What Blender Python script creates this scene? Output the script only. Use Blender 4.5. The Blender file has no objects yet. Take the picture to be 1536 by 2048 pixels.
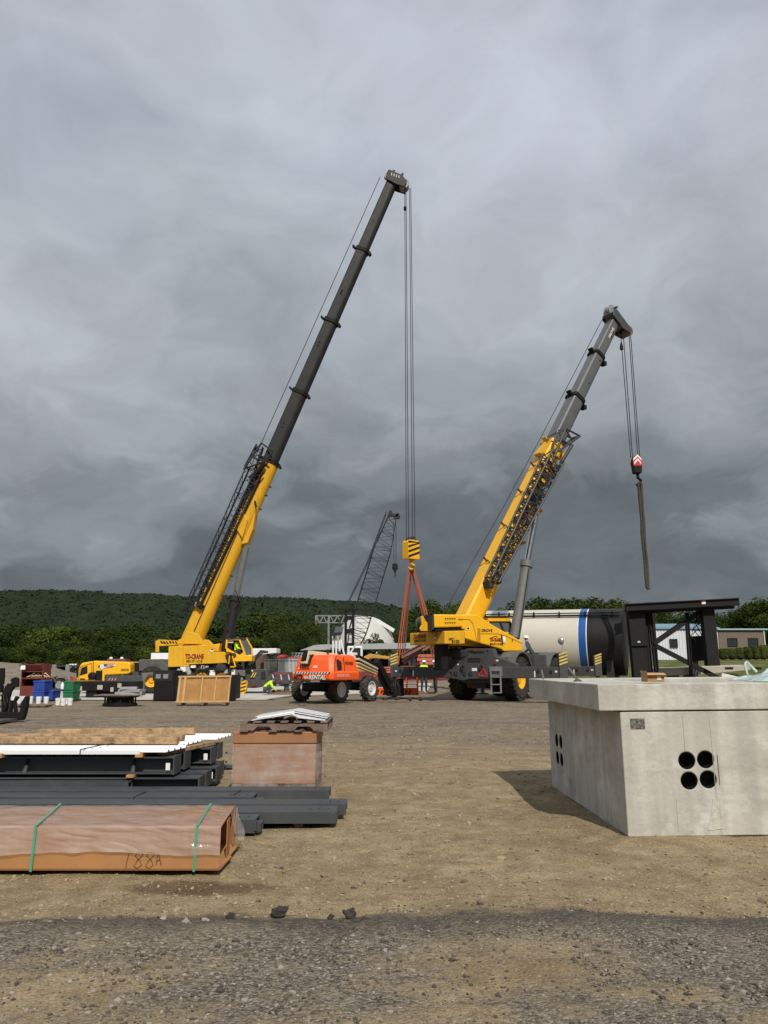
import bpy, bmesh, math, random
import numpy as np
from mathutils import Vector, Matrix, noise
random.seed(7); rng = np.random.default_rng(7)
S = bpy.context.scene; C = S.collection
R = math.radians; PI = math.pi
# ------------------------------------------------------------------ camera
H, F = 1.5, 1540.0
PITCH = math.atan(307/1540.0); cp, sp = math.cos(PITCH), math.sin(PITCH)
cd = bpy.data.cameras.new('camera'); cam = bpy.data.objects.new('camera', cd); C.objects.link(cam)
cam.location = (0, 0, H); cam.rotation_euler = (R(90)+PITCH, 0, 0)
cd.sensor_fit = 'VERTICAL'; cd.sensor_height = 36; cd.sensor_width = 36; cd.lens = 36*F/2048
cd.clip_start = 0.1; cd.clip_end = 9000
S.camera = cam
S.render.resolution_x, S.render.resolution_y = 768, 1024
S.view_settings.view_transform = 'Standard'; S.view_settings.look = 'None'
S.view_settings.exposure = 0.0; S.view_settings.gamma = 1
# ------------------------------------------------------------------ sun and sky
SUN = Vector((0.36, -1.38, 1.40)).normalized()
sd = bpy.data.lights.new('sun', 'SUN'); sd.energy = 3.9; sd.angle = R(0.7); sd.color = (1.0, 0.93, 0.82)
so = bpy.data.objects.new('sun', sd); C.objects.link(so)
so.rotation_euler = (-SUN).to_track_quat('-Z', 'Y').to_euler(); so.location = (20, -40, 60)
w = bpy.data.worlds.new('World'); S.world = w; w.use_nodes = True
def build_world():
    nt = w.node_tree; N = nt.nodes; L = nt.links; N.clear()
    def nd(t, **k):
        n = N.new(t)
        for a, b in k.items(): setattr(n, a, b)
        return n
    def mth(op, a, b=None, clamp=False):
        n = nd('ShaderNodeMath', operation=op); n.use_clamp = clamp
        for i, q in enumerate((a, b)):
            if q is None: continue
            if isinstance(q, (int, float)): n.inputs[i].default_value = q
            else: L.new(q, n.inputs[i])
        return n.outputs[0]
    out = nd('ShaderNodeOutputWorld'); bg = nd('ShaderNodeBackground'); bg.inputs[1].default_value = 0.1
    sky = nd('ShaderNodeTexSky'); sky.sky_type = 'NISHITA'; sky.sun_disc = False
    sky.sun_elevation = math.asin(SUN.z); sky.sun_rotation = math.atan2(SUN.x, SUN.y)
    tc = nd('ShaderNodeTexCoord'); sx = nd('ShaderNodeSeparateXYZ'); L.new(tc.outputs['Generated'], sx.inputs[0])
    z = mth('MAXIMUM', sx.outputs[2], 0.0); zd = mth('ADD', z, 0.42)
    px = mth('DIVIDE', sx.outputs[0], zd); py = mth('DIVIDE', sx.outputs[1], zd)
    cx = nd('ShaderNodeCombineXYZ'); L.new(px, cx.inputs[0]); L.new(py, cx.inputs[1])
    def nz(scale, detail, rough, off, dist=0.0, sc=(1, 1, 1)):
        m = nd('ShaderNodeMapping'); m.inputs['Location'].default_value = off; m.inputs['Scale'].default_value = sc
        L.new(cx.outputs[0], m.inputs[0])
        n = nd('ShaderNodeTexNoise'); n.inputs['Scale'].default_value = scale; n.inputs['Detail'].default_value = detail
        n.inputs['Roughness'].default_value = rough; n.inputs['Distortion'].default_value = dist
        L.new(m.outputs[0], n.inputs['Vector']); return n.outputs['Fac']
    wn = nd('ShaderNodeTexNoise'); wn.inputs['Scale'].default_value = 3.2; wn.inputs['Detail'].default_value = 3; L.new(cx.outputs[0], wn.inputs['Vector'])
    wv = nd('ShaderNodeVectorMath', operation='MULTIPLY_ADD'); L.new(wn.outputs['Color'], wv.inputs[0]); wv.inputs[1].default_value = (.34, .34, 0); L.new(cx.outputs[0], wv.inputs[2]); cx = wv
    def dens(ox, oy):
        b_ = nz(1.35, 2.5, 0.5, (3.1+ox, 1.7+oy, 0), 0.1, (0.9, 1.0, 1)); m_ = nz(3.6, 5, 0.56, (7.3+ox, 2.2+oy, 0), 0.1, (0.9, 1.0, 1)); f_ = nz(10, 5, 0.6, (1.3+ox, 9.2+oy, 0))
        return mth('ADD', mth('ADD', mth('MULTIPLY', b_, 0.56), mth('MULTIPLY', m_, 0.32)), mth('MULTIPLY', f_, 0.12)), m_
    d, mid = dens(0, 0); d2, _ = dens(.035, .085)
    relief = mth('SUBTRACT', d2, d)               # edges turned to the sun are brighter
    # thicker, darker bank of cloud low over the horizon, thinner overhead
    t = mth('ADD', mth('MULTIPLY', mth('SUBTRACT', d, 0.5), 1.15), z, True)
    cr = nd('ShaderNodeValToRGB'); L.new(t, cr.inputs[0]); e = cr.color_ramp.elements
    cr.color_ramp.interpolation = 'EASE'
    e[0].position = 0.0; e[0].color = (0.100, 0.117, 0.130, 1)
    e[1].position = 1.0; e[1].color = (0.53, 0.56, 0.63, 1)
    for p, c in ((0.12, (0.132, 0.152, 0.168, 1)), (0.22, (0.225, 0.252, 0.274, 1)), (0.32, (0.325, 0.352, 0.380, 1)), (0.45, (0.425, 0.455, 0.495, 1)), (0.70, (0.455, 0.485, 0.550, 1))):
        q = e.new(p); q.color = c
    sc = nd('ShaderNodeMixRGB', blend_type='MULTIPLY'); sc.inputs[0].default_value = 1
    L.new(cr.outputs[0], sc.inputs[1]); sc.inputs[2].default_value = (10, 10, 10, 1)
    # thin places let a little of the blue sky through
    gap = nz(1.05, 4, 0.55, (0.4, 5.1, 0), 0.3)
    gm = nd('ShaderNodeMapRange'); L.new(gap, gm.inputs[0])
    gm.inputs[1].default_value = 0.50; gm.inputs[2].default_value = 0.68; gm.inputs[3].default_value = 0.0; gm.inputs[4].default_value = 0.38
    sc2 = nd('ShaderNodeMixRGB', blend_type='MULTIPLY'); sc2.inputs[0].default_value = 1; L.new(sc.outputs[0], sc2.inputs[1]); L.new(mth('ADD', mth('ADD', mth('MULTIPLY', mth('SUBTRACT', mid, 0.5), 0.75), mth('MULTIPLY', relief, 2.3)), 1.06), sc2.inputs[2]); sc = sc2
    skm = nd('ShaderNodeMixRGB', blend_type='MIX'); L.new(mth('MULTIPLY', gm.outputs[0], mth('MULTIPLY', z, 1.6, True)), skm.inputs[0])
    L.new(sc.outputs[0], skm.inputs[1]); L.new(sky.outputs[0], skm.inputs[2])
    L.new(skm.outputs[0], bg.inputs[0]); L.new(bg.outputs[0], out.inputs[0])
build_world()
# ------------------------------------------------------------------ measuring helpers (photo pixel + distance -> place)
def W(px, py, D):
    u = (px-768)/F; v = (py-1024)/F; zc = D/(cp+v*sp)
    return Vector((u*zc, D, H+zc*(sp-v*cp)))
def DG(py, z=0.0):
    v = (py-1024)/F
    return (H-z)*(cp+v*sp)/(v*cp-sp)
def G(px, py, z=0.0): return W(px, py, DG(py, z))
class Plane:                                     # vertical plane through p along horizontal direction (dx,dy)
    def __init__(s, p, d):
        s.p = Vector((p[0], p[1], 0)); s.d = Vector((d[0], d[1], 0)).normalized(); s.n = Vector((s.d.y, -s.d.x, 0))
    def pt(s, px, py, off=0.0):                  # off: metres towards the camera side (along n)
        u = (px-768)/F; v = (py-1024)/F
        ray = Vector((u, cp+v*sp, sp-v*cp)); q = s.p+s.n*off
        t = (q-Vector((0, 0, 0))).dot(s.n)/Vector((ray.x, ray.y, 0)).dot(s.n)
        return Vector((ray.x*t, ray.y*t, H+ray.z*t))
# ------------------------------------------------------------------ mesh builder
def perp(a, up=Vector((0, 0, 1))):
    x = a.cross(up)
    if x.length < 1e-4: x = a.cross(Vector((1, 0, 0)))
    x.normalize(); y = x.cross(a).normalized(); return x, y
class MB:
    def __init__(s, M=None): s.v = []; s.f = []; s.m = []; s.M = M; s.k = 0
    def add(s, vs, fs):
        b = len(s.v)
        for p in vs:
            p = Vector(p); s.v.append(s.M @ p if s.M else p)
        for f in fs: s.f.append([b+i for i in f]); s.m.append(s.k)
        return s
    def box(s, x0, x1, y0, y1, z0, z1):
        return s.add([(x, y, z) for z in (z0, z1) for y in (y0, y1) for x in (x0, x1)],
              [(0, 2, 3, 1), (4, 5, 7, 6), (0, 1, 5, 4), (2, 6, 7, 3), (0, 4, 6, 2), (1, 3, 7, 5)])
    def beam(s, a, b, wd, ht, up=(0, 0, 1)):
        a = Vector(a); b = Vector(b); x, y = perp(b-a, Vector(up)); x = x*wd/2; y = y*ht/2
        vs = [p+i*x+j*y for p in (a, b) for i, j in ((-1, -1), (1, -1), (1, 1), (-1, 1))]
        return s.add(vs, [(0, 1, 2, 3), (4, 7, 6, 5)]+[(i, 4+i, 4+(i+1) % 4, (i+1) % 4) for i in range(4)])
    def ibeam(s, a, b, wd, ht, tf=.015, tw=.01, up=(0, 0, 1)):
        a = Vector(a); b = Vector(b); x, y = perp(b-a, Vector(up)); w2 = wd/2; h2 = ht/2; t = tw/2
        o = [(-w2, -h2), (w2, -h2), (w2, -h2+tf), (t, -h2+tf), (t, h2-tf), (w2, h2-tf), (w2, h2), (-w2, h2), (-w2, h2-tf), (-t, h2-tf), (-t, -h2+tf), (-w2, -h2+tf)]
        return s.extr([[p+i*x+j*y for i, j in o] for p in (a, b)])
    def extr(s, rings, cap=True):
        n = len(rings[0]); vs = [p for r in rings for p in r]; fs = []
        for k in range(len(rings)-1):
            for i in range(n): fs.append((k*n+i, k*n+(i+1) % n, (k+1)*n+(i+1) % n, (k+1)*n+i))
        if cap: fs.append(tuple(range(n))[::-1]); fs.append(tuple((len(rings)-1)*n+i for i in range(n)))
        return s.add(vs, fs)
    def prism(s, poly, d):
        d = Vector(d); poly = [Vector(p) for p in poly]; return s.extr([poly, [p+d for p in poly]])
    def tube(s, a, b, r, n=8, r2=None):
        a = Vector(a); b = Vector(b); x, y = perp(b-a); r2 = r if r2 is None else r2
        return s.extr([[p+(x*math.cos(2*PI*i/n)+y*math.sin(2*PI*i/n))*q for i in range(n)] for p, q in ((a, r), (b, r2))])
    def path(s, pts, r, n=6):
        pts = [Vector(p) for p in pts]; rings = []
        for k, p in enumerate(pts):
            t = (pts[min(k+1, len(pts)-1)]-pts[max(k-1, 0)]); x, y = perp(t); q = r[k] if isinstance(r, (list, tuple)) else r
            rings.append([p+(x*math.cos(2*PI*i/n)+y*math.sin(2*PI*i/n))*q for i in range(n)])
        return s.extr(rings)
    def lathe(s, c, ax, prof, n=24, cap=True):   # prof: (radius, along)
        c = Vector(c); ax = Vector(ax).normalized(); x, y = perp(ax)
        return s.extr([[c+ax*h+(x*math.cos(2*PI*i/n)+y*math.sin(2*PI*i/n))*r for i in range(n)] for r, h in prof], cap)
    def ball(s, c, r, nu=12, nv=8):
        c = Vector(c); r = Vector((r, r, r)) if isinstance(r, (int, float)) else Vector(r)
        return s.extr([[c+Vector((r.x*math.sin(a)*math.cos(2*PI*i/nu), r.y*math.sin(a)*math.sin(2*PI*i/nu), -r.z*math.cos(a))) for i in range(nu)]
                 for a in [max(.02, PI*j/nv) if j < nv else PI-.02 for j in range(nv+1)]])
    def quad(s, a, b, c, d): return s.add([a, b, c, d], [(0, 1, 2, 3)])
    def build(s, name, mat, parent=None, bevel=0, seg=2, smooth=None, label=None, fix=True):
        off = wloc(parent) if parent else Vector((0, 0, 0))
        me = bpy.data.meshes.new(name); me.from_pydata([tuple(p-off) for p in s.v], [], s.f)
        mats = mat if isinstance(mat, (list, tuple)) else [mat]
        for m in mats: me.materials.append(m)
        if len(mats) > 1: me.polygons.foreach_set('material_index', s.m)
        if fix:
            bm = bmesh.new(); bm.from_mesh(me); bmesh.ops.recalc_face_normals(bm, faces=bm.faces); bm.to_mesh(me); bm.free()
        if smooth: me.shade_smooth(); me.set_sharp_from_angle(angle=R(smooth))
        o = bpy.data.objects.new(name, me); C.objects.link(o); o.parent = parent
        if bevel:
            b = o.modifiers.new('Bevel', 'BEVEL'); b.width = bevel; b.segments = seg; b.limit_method = 'ANGLE'; b.angle_limit = R(40); b.harden_normals = False
        if label: o['label'] = label
        return o
def wloc(o):
    v = Vector((0, 0, 0))
    while o: v = v+o.location; o = o.parent
    return v
def tag(o, label, cat, group=None):
    o['label'] = label; o['category'] = cat
    if group: o['group'] = group
    return o
def thing(name, loc, label, cat, group=None):
    o = bpy.data.objects.new(name, None); C.objects.link(o); o.location = loc; o.empty_display_size = .3
    return tag(o, label, cat, group)
def sub(name, parent):
    o = bpy.data.objects.new(name, None); C.objects.link(o); o.parent = parent; o.empty_display_size = .1; return o
def struct(o, k='structure'): o['kind'] = k; return o
def copy_tree(o, loc=None, rz=None, scale=None, label=None, parent=None):
    c = o.copy(); C.objects.link(c)
    if parent: c.parent = parent
    if loc is not None: c.location = loc
    if rz is not None: c.rotation_euler = (0, 0, rz)
    if scale is not None: c.scale = (scale if isinstance(scale, (tuple, list)) else (scale,)*3)
    if label: c['label'] = label
    for ch in [q for q in o.children]: copy_tree(ch, parent=c)
    return c
FONTS = {}
def text(parent, s, o, xd, yd, wid, hgt, mat, bold=.0, shear=0.0, name='lettering', ex=.004):
    fc = bpy.data.curves.new('t', 'FONT'); fc.body = s; fc.size = 1; fc.extrude = .01; fc.offset = bold; fc.shear = shear; fc.resolution_u = 3
    fo = bpy.data.objects.new('t', fc); C.objects.link(fo); dg = bpy.context.evaluated_depsgraph_get()
    me = bpy.data.meshes.new_from_object(fo.evaluated_get(dg)); bpy.data.objects.remove(fo); bpy.data.curves.remove(fc)
    xs = [v.co.x for v in me.vertices]; ys = [v.co.y for v in me.vertices]
    x0, x1, y0, y1 = min(xs), max(xs), min(ys), max(ys); o = Vector(o); xd = Vector(xd).normalized(); yd = Vector(yd).normalized(); zd = xd.cross(yd)
    off = wloc(parent)
    for v in me.vertices:
        q = v.co.copy(); v.co = o+xd*((q.x-x0)/(x1-x0)*wid)+yd*((q.y-y0)/(y1-y0)*hgt)+zd*(q.z/.01*ex)-off
    me.materials.clear(); me.materials.append(mat); me.name = name
    t = bpy.data.objects.new(name, me); C.objects.link(t); t.parent = parent; return t
# ------------------------------------------------------------------ materials
MT = {}
def mat(name, col, rough=.6, metal=0.0, var=.14, scale=2.5, bump=0.0, bscale=30, dust=0.0, dcol=(.30, .24, .16), coat=0.0, spec=.5, streak=0.0):
    if name in MT: return MT[name]
    m = bpy.data.materials.new(name); m.use_nodes = True; nt = m.node_tree; N = nt.nodes; L = nt.links
    p = N['Principled BSDF']; p.inputs['Roughness'].default_value = rough; p.inputs['Metallic'].default_value = metal
    p.inputs['Coat Weight'].default_value = coat; p.inputs['Specular IOR Level'].default_value = spec
    tc = N.new('ShaderNodeTexCoord'); n1 = N.new('ShaderNodeTexNoise'); n1.inputs['Scale'].default_value = scale; n1.inputs['Detail'].default_value = 6; n1.inputs['Roughness'].default_value = .65
    L.new(tc.outputs['Object'], n1.inputs['Vector'])
    mr = N.new('ShaderNodeMapRange'); mr.inputs[1].default_value = .3; mr.inputs[2].default_value = .7; mr.inputs[3].default_value = 1-var; mr.inputs[4].default_value = 1+var
    L.new(n1.outputs['Fac'], mr.inputs[0])
    mx = N.new('ShaderNodeMixRGB'); mx.blend_type = 'MULTIPLY'; mx.inputs[0].default_value = 1; mx.inputs[1].default_value = (*col, 1); L.new(mr.outputs[0], mx.inputs[2])
    src = mx.outputs[0]
    if streak:
        mp = N.new('ShaderNodeMapping'); mp.inputs['Scale'].default_value = (9, 9, .35); L.new(tc.outputs['Object'], mp.inputs[0])
        n3 = N.new('ShaderNodeTexNoise'); n3.inputs['Scale'].default_value = 1.0; n3.inputs['Detail'].default_value = 5; L.new(mp.outputs[0], n3.inputs['Vector'])
        m3 = N.new('ShaderNodeMapRange'); m3.inputs[1].default_value = .38; m3.inputs[2].default_value = .66; m3.inputs[3].default_value = 1-streak; m3.inputs[4].default_value = 1+streak*.6; L.new(n3.outputs['Fac'], m3.inputs[0])
        mz = N.new('ShaderNodeMixRGB'); mz.blend_type = 'MULTIPLY'; mz.inputs[0].default_value = 1; L.new(src, mz.inputs[1]); L.new(m3.outputs[0], mz.inputs[2]); src = mz.outputs[0]
    if dust:
        n2 = N.new('ShaderNodeTexNoise'); n2.inputs['Scale'].default_value = scale*2.3; n2.inputs['Detail'].default_value = 8; n2.inputs['Roughness'].default_value = .7
        L.new(tc.outputs['Object'], n2.inputs['Vector'])
        m2 = N.new('ShaderNodeMapRange'); m2.inputs[1].default_value = .48; m2.inputs[2].default_value = .75; m2.inputs[3].default_value = 0; m2.inputs[4].default_value = dust; L.new(n2.outputs['Fac'], m2.inputs[0])
        md = N.new('ShaderNodeMixRGB'); L.new(m2.outputs[0], md.inputs[0]); L.new(src, md.inputs[1]); md.inputs[2].default_value = (*dcol, 1); src = md.outputs[0]
        rr = N.new('ShaderNodeMapRange'); rr.inputs[3].default_value = rough; rr.inputs[4].default_value = min(1, rough+.35); L.new(n2.outputs['Fac'], rr.inputs[0]); L.new(rr.outputs[0], p.inputs['Roughness'])
    L.new(src, p.inputs['Base Color'])
    if bump:
        nb = N.new('ShaderNodeTexNoise'); nb.inputs['Scale'].default_value = bscale; nb.inputs['Detail'].default_value = 5; L.new(tc.outputs['Object'], nb.inputs['Vector'])
        bp = N.new('ShaderNodeBump'); bp.inputs['Strength'].default_value = bump; bp.inputs['Distance'].default_value = .02; L.new(nb.outputs['Fac'], bp.inputs['Height']); L.new(bp.outputs[0], p.inputs['Normal'])
    MT[name] = m; return m
YEL = mat('crane_yellow', (.80, .42, .004), .36, var=.05, dust=.07, coat=.2)
YEL2 = mat('crane_yellow_worn', (.66, .355, .006), .42, var=.07, dust=.12, streak=.07)
GRY = mat('charcoal_paint', (.046, .050, .054), .5, var=.15, dust=.12)
DK = mat('dark_steel', (.022, .023, .025), .5, var=.25, dust=.08)
BOOMD = mat('dark_boom_paint', (.014, .014, .015), .42, var=.25, dust=.05, scale=1.2, spec=.35)
BOOMG = mat('grey_boom_paint', (.085, .088, .090), .28, var=.15, dust=.1, scale=1.2, coat=.5)
BLK = mat('black_paint', (.008, .008, .009), .5, var=.2, dust=.015, spec=.22)
RUB = mat('rubber', (.020, .019, .018), .85, var=.25, dust=.4, dcol=(.16, .13, .10))
CHR = mat('cylinder_chrome', (.55, .57, .6), .15, 1.0, var=.05)
WHT = mat('white_paint', (.72, .73, .73), .5, var=.06, dust=.15)
LBL = mat('label_white', (.75, .75, .73), .6, var=.05)
RED = mat('red_decal', (.20, .012, .012), .5, var=.05)
SIGR = mat('signal_red', (.52, .02, .02), .5, var=.1)
INK = mat('black_decal', (.012, .011, .010), .6, var=.05)
ORG = mat('lift_orange', (.82, .100, .008), .33, var=.05, dust=.06, coat=.3)
CRM = mat('lift_cream', (.62, .52, .33), .45, var=.08, dust=.2)
ROPE = mat('wire_rope', (.022, .022, .024), .6, 0, var=.2, spec=.2)
GLS = mat('dark_glass', (.02, .025, .03), .06, var=.02, spec=.8)
WOOD = mat('timber', (.36, .235, .125), .75, var=.55, scale=5, bump=.4, dust=.9, dcol=(.09, .05, .025), bscale=60)
PLY = mat('plywood', (.38, .195, .058), .7, var=.22, scale=3, bump=.2)
PALW = mat('old_pallet_wood', (.165, .118, .095), .85, var=.3, scale=8, bump=.4)
STL = mat('blue_grey_steel', (.046, .052, .058), .42, var=.18, scale=2, dust=.22, dcol=(.12, .115, .10))
CARD = mat('cardboard', (.37, .180, .068), .8, var=.1, scale=2.5, bump=.08)
CARD2 = mat('wrapped_cardboard', (.31, .150, .070), .6, var=.12, scale=2)
WMET = mat('white_sheet_metal', (.74, .76, .78), .32, var=.06, coat=.2)
GALV = mat('galvanised', (.42, .44, .45), .4, .7, var=.15)
REDO = mat('red_oxide', (.34, .075, .05), .6, var=.2, dust=.3)
MAR = mat('dark_red', (.17, .018, .016), .5, var=.2, dust=.2)
BLU = mat('blue_plastic', (.012, .055, .32), .5, var=.15, dust=.15)
GRN = mat('green_plastic', (.006, .14, .06), .5, var=.15, dust=.15)
BUCK = mat('bucket_white', (.74, .75, .76), .45, var=.04, dust=.12)
HIV = mat('hi_vis', (.55, .85, .03), .8, var=.1)
HIVG = mat('hi_vis_green', (.18, .42, .03), .8, var=.1)
NAVY = mat('work_trousers', (.022, .025, .035), .85, var=.2)
SKIN = mat('skin', (.42, .24, .17), .6, var=.06)
HAIR = mat('hair', (.03, .02, .015), .8, var=.2)
HELM = mat('helmet_white', (.78, .78, .76), .35, var=.03)
SHRT = mat('grey_shirt', (.05, .055, .075), .85, var=.15)
# ------------------------------------------------------------------ ground
def sstep(a, b, t):
    t = np.clip((t-a)/(b-a), 0, 1); return t*t*(3-2*t)
def rise(x, y): return 2.1*sstep(56, 84, y)*sstep(14, 24, x-(y-60)*.15)
def zrise(x, y): return float(rise(np.float64(x), np.float64(y)))
YE = DG(1832)                                    # near edge of the sand
def edge_y(x): return YE + .10*math.sin(x*1.3+.6) + .06*math.sin(x*3.1) + .05*x*.4
def build_ground():
    gx = np.concatenate([-np.geomspace(7, 2600, 46)[::-1], np.arange(-6.92, 7.9, .075), np.geomspace(8, 2600, 46)])
    gy = np.concatenate([[-60, -20, -6, 0, 1.2], np.arange(2.2, 13.5, .075), np.geomspace(13.7, 60, 110), np.geomspace(61, 2600, 46)])
    X, Y = np.meshgrid(gx, gy); Z = rise(X, Y)
    n = len(gx); vs = []
    for j in range(len(gy)):
        for i in range(n):
            x = X[j, i]; y = Y[j, i]; z = Z[j, i]
            if y < 60 and abs(x) < 40:
                a = min(1, max(0, (x+9)/2))*min(1, max(0, (10-x)/2)) if y < 14 else 1
                h = .030*noise.noise((x*.7, y*.7, 0))+.014*noise.noise((x*2.3, y*2.3, 4))
                h += .010*noise.noise((x*6, y*6, 2))*(1 if y < 13.5 else 0)
                e = edge_y(x); g = 1/(1+math.exp(min(60, (y-e)*14)))
                h += .030*g+.022*math.exp(-((y-e+.12)/.16)**2)*(1+.8*noise.noise((x*3, 1, 7)))
                if y > 13: h += .02*noise.noise((x*.25, y*1.1, 9))
                z += (h-.03)*a
            vs.append((x, y, z))
    fs = [(j*n+i, j*n+i+1, (j+1)*n+i+1, (j+1)*n+i) for j in range(len(gy)-1) for i in range(n-1)]
    me = bpy.data.meshes.new('ground'); me.from_pydata(vs, [], fs); me.shade_smooth()
    o = bpy.data.objects.new('ground', me); C.objects.link(o); o['kind'] = 'structure'; o['label'] = 'tan dirt and dark crushed gravel yard'
    m = bpy.data.materials.new('ground'); m.use_nodes = True; nt = m.node_tree; N = nt.nodes; L = nt.links; P = N['Principled BSDF']; P.inputs['Roughness'].default_value = .95; P.inputs['Specular IOR Level'].default_value = .15
    tc = N.new('ShaderNodeTexCoord'); V = tc.outputs['Object']
    sx = N.new('ShaderNodeSeparateXYZ'); L.new(V, sx.inputs[0])
    def mth(op, a, b=None, cl=False):
        q = N.new('ShaderNodeMath'); q.operation = op; q.use_clamp = cl
        for i, t in enumerate((a, b)):
            if t is None: continue
            if isinstance(t, (int, float)): q.inputs[i].default_value = t
            else: L.new(t, q.inputs[i])
        return q.outputs[0]
    def nz(scale, det=5, ro=.6, sc=(1, 1, 1), loc=(0, 0, 0), dist=0.0):
        mp = N.new('ShaderNodeMapping'); mp.inputs['Scale'].default_value = sc; mp.inputs['Location'].default_value = loc; L.new(V, mp.inputs[0])
        q = N.new('ShaderNodeTexNoise'); q.inputs['Scale'].default_value = scale; q.inputs['Detail'].default_value = det; q.inputs['Roughness'].default_value = ro; q.inputs['Distortion'].default_value = dist
        L.new(mp.outputs[0], q.inputs['Vector']); return q.outputs['Fac']
    def rng_(s_, a, b, c=0.0, d=1.0):
        q = N.new('ShaderNodeMapRange'); q.inputs[1].default_value = a; q.inputs[2].default_value = b; q.inputs[3].default_value = c; q.inputs[4].default_value = d; L.new(s_, q.inputs[0]); return q.outputs[0]
    def mix(f, a, b, bt='MIX'):
        q = N.new('ShaderNodeMixRGB'); q.blend_type = bt
        for i, t in enumerate((f, a, b)):
            if isinstance(t, (int, float)): q.inputs[i].default_value = t
            elif isinstance(t, tuple): q.inputs[i].default_value = (*t, 1)
            else: L.new(t, q.inputs[i])
        return q.outputs[0]
    def vor(scale, feat='F1', out='Color', sc=(1, 1, 1)):
        q = N.new('ShaderNodeTexVoronoi'); q.inputs['Scale'].default_value = scale; q.feature = feat
        L.new(V, q.inputs['Vector']); return q.outputs[out]
    y = sx.outputs[1]; x = sx.outputs[0]
    # tan dirt
    s1 = mix(rng_(nz(.9, 6), .35, .65), (.282, .222, .136), (.368, .300, .190))
    s1 = mix(rng_(nz(5, 8, .7, loc=(3, 1, 0)), .42, .62), s1, mix(.7, s1, (.210, .158, .094)))
    s1 = mix(rng_(nz(34, 5, .75), .50, .68, 0, .6), s1, (.150, .112, .070))
    peb = vor(42); pw = rng_(mth('MULTIPLY', vor(42, out='Distance'), 1), .25, .5, .55, 0)
    pc = N.new('ShaderNodeSeparateColor'); L.new(peb, pc.inputs[0])
    s1 = mix(mth('MULTIPLY', rng_(pc.outputs[0], .78, .86), pw), s1, mix(pc.outputs[1], (.16, .13, .09), (.50, .45, .37)))
    grit = nz(85, 4, .75, loc=(9, 0, 0)); s1 = mix(1.0, s1, mix(rng_(grit, .38, .64), (.62, .60, .57), (1.28, 1.27, 1.24)), 'MULTIPLY')
    s1 = mix(1.0, s1, mix(rng_(nz(2.3, 7, .7, loc=(2, 9, 0)), .40, .62), (.84, .83, .82), (1.1, 1.1, 1.1)), 'MULTIPLY')
    # crushed dark gravel
    v1 = vor(58); vc = N.new('ShaderNodeSeparateColor'); L.new(v1, vc.inputs[0])
    g1 = mix(vc.outputs[0], (.078, .068, .053), (.285, .248, .195))
    g1 = mix(mth('MULTIPLY', rng_(vc.outputs[1], .9, .97), .8), g1, (.36, .33, .29))
    g1 = mix(rng_(nz(24, 6, .7), .35, .6), mix(.4, g1, (.08, .072, .064)), g1)
    # far grey gravel
    g2 = mix(rng_(nz(3, 8, .7), .35, .65), (.122, .101, .078), (.215, .182, .140))
    g2 = mix(rng_(nz(22, 5, .8, loc=(5, 0, 0)), .45, .65, 0, .65), g2, (.36, .315, .26))
    g2 = mix(1.0, g2, mix(rng_(nz(11, 6, .8, loc=(5, 2, 0)), .36, .66), (.58, .57, .56), (1.42, 1.40, 1.36)), 'MULTIPLY')
    g2 = mix(1.0, g2, mix(rng_(nz(1.1, 7, .7, sc=(.5, 2, 1), loc=(5, 6, 0)), .40, .62), (.72, .72, .73), (1.12, 1.1, 1.06)), 'MULTIPLY')
    # which is where
    w1 = mth('ADD', mth('SUBTRACT', y, YE), mth('MULTIPLY', mth('SUBTRACT', nz(1.4, 6, .65), .5), .75))
    w1 = mth('SUBTRACT', w1, mth('MULTIPLY', x, .02)); near = rng_(mth('ADD', w1, mth('MULTIPLY', mth('SUBTRACT', nz(17, 5, .75, loc=(3, 3, 0)), .5), .32)), -.05, .09, 1, 0)
    patch = rng_(nz(.95, 7, .68, sc=(.9, 1.9, 1), loc=(2, 7, 0)), .435, .58, 0, .85)
    patch = mth('MULTIPLY', patch, rng_(w1, -.18, -.75, .12, 1.15))
    g1 = mix(mth('MULTIPLY', rng_(w1, -.42, -.12), .62), g1, (.050, .045, .039)); near = mth('SUBTRACT', near, mth('MULTIPLY', near, patch), True)
    fr = mth('ADD', y, mth('MULTIPLY', mth('SUBTRACT', nz(.22, 5, .6, sc=(1, 1.6, 1)), .5), 24))
    far = rng_(fr, 12.5, 18.5)
    stre = rng_(nz(.55, 7, .65, sc=(.35, 2.2, 1), loc=(1, 4, 0)), .50, .62, 0, .85)
    far = mth('MAXIMUM', far, mth('MULTIPLY', stre, rng_(y, 9.5, 13)))
    tanfar = rng_(nz(.18, 6, .6, sc=(.4, 2.4, 1), loc=(8, 3, 0)), .50, .64, 0, .6)
    far = mth('SUBTRACT', far, mth('MULTIPLY', far, tanfar), True)
    col = mix(far, s1, g2); col = mix(near, col, g1)
    # damp stain beside the carton
    q0 = G(405, 1768)
    dx = mth('DIVIDE', mth('SUBTRACT', x, q0.x), .58); dy = mth('DIVIDE', mth('SUBTRACT', y, q0.y), .22)
    dd = mth('ADD', mth('ADD', mth('MULTIPLY', dx, dx), mth('MULTIPLY', dy, dy)), mth('MULTIPLY', mth('SUBTRACT', nz(4, 6, .7), .5), 1.9))
    col = mix(mth('MULTIPLY', rng_(dd, .5, 1.15, 1, 0), .85), col, mix(1.0, col, (.40, .35, .33), 'MULTIPLY'))
    # grass on the far rise
    gr = mix(rng_(nz(.5, 6), .4, .6), (.060, .085, .020), (.125, .130, .045))
    gm = mth('MULTIPLY', rng_(mth('ADD', y, mth('MULTIPLY', nz(.3), 6)), 60, 64), rng_(mth('SUBTRACT', x, mth('MULTIPLY', mth('SUBTRACT', y, 60), .15)), 13, 17))
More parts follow.
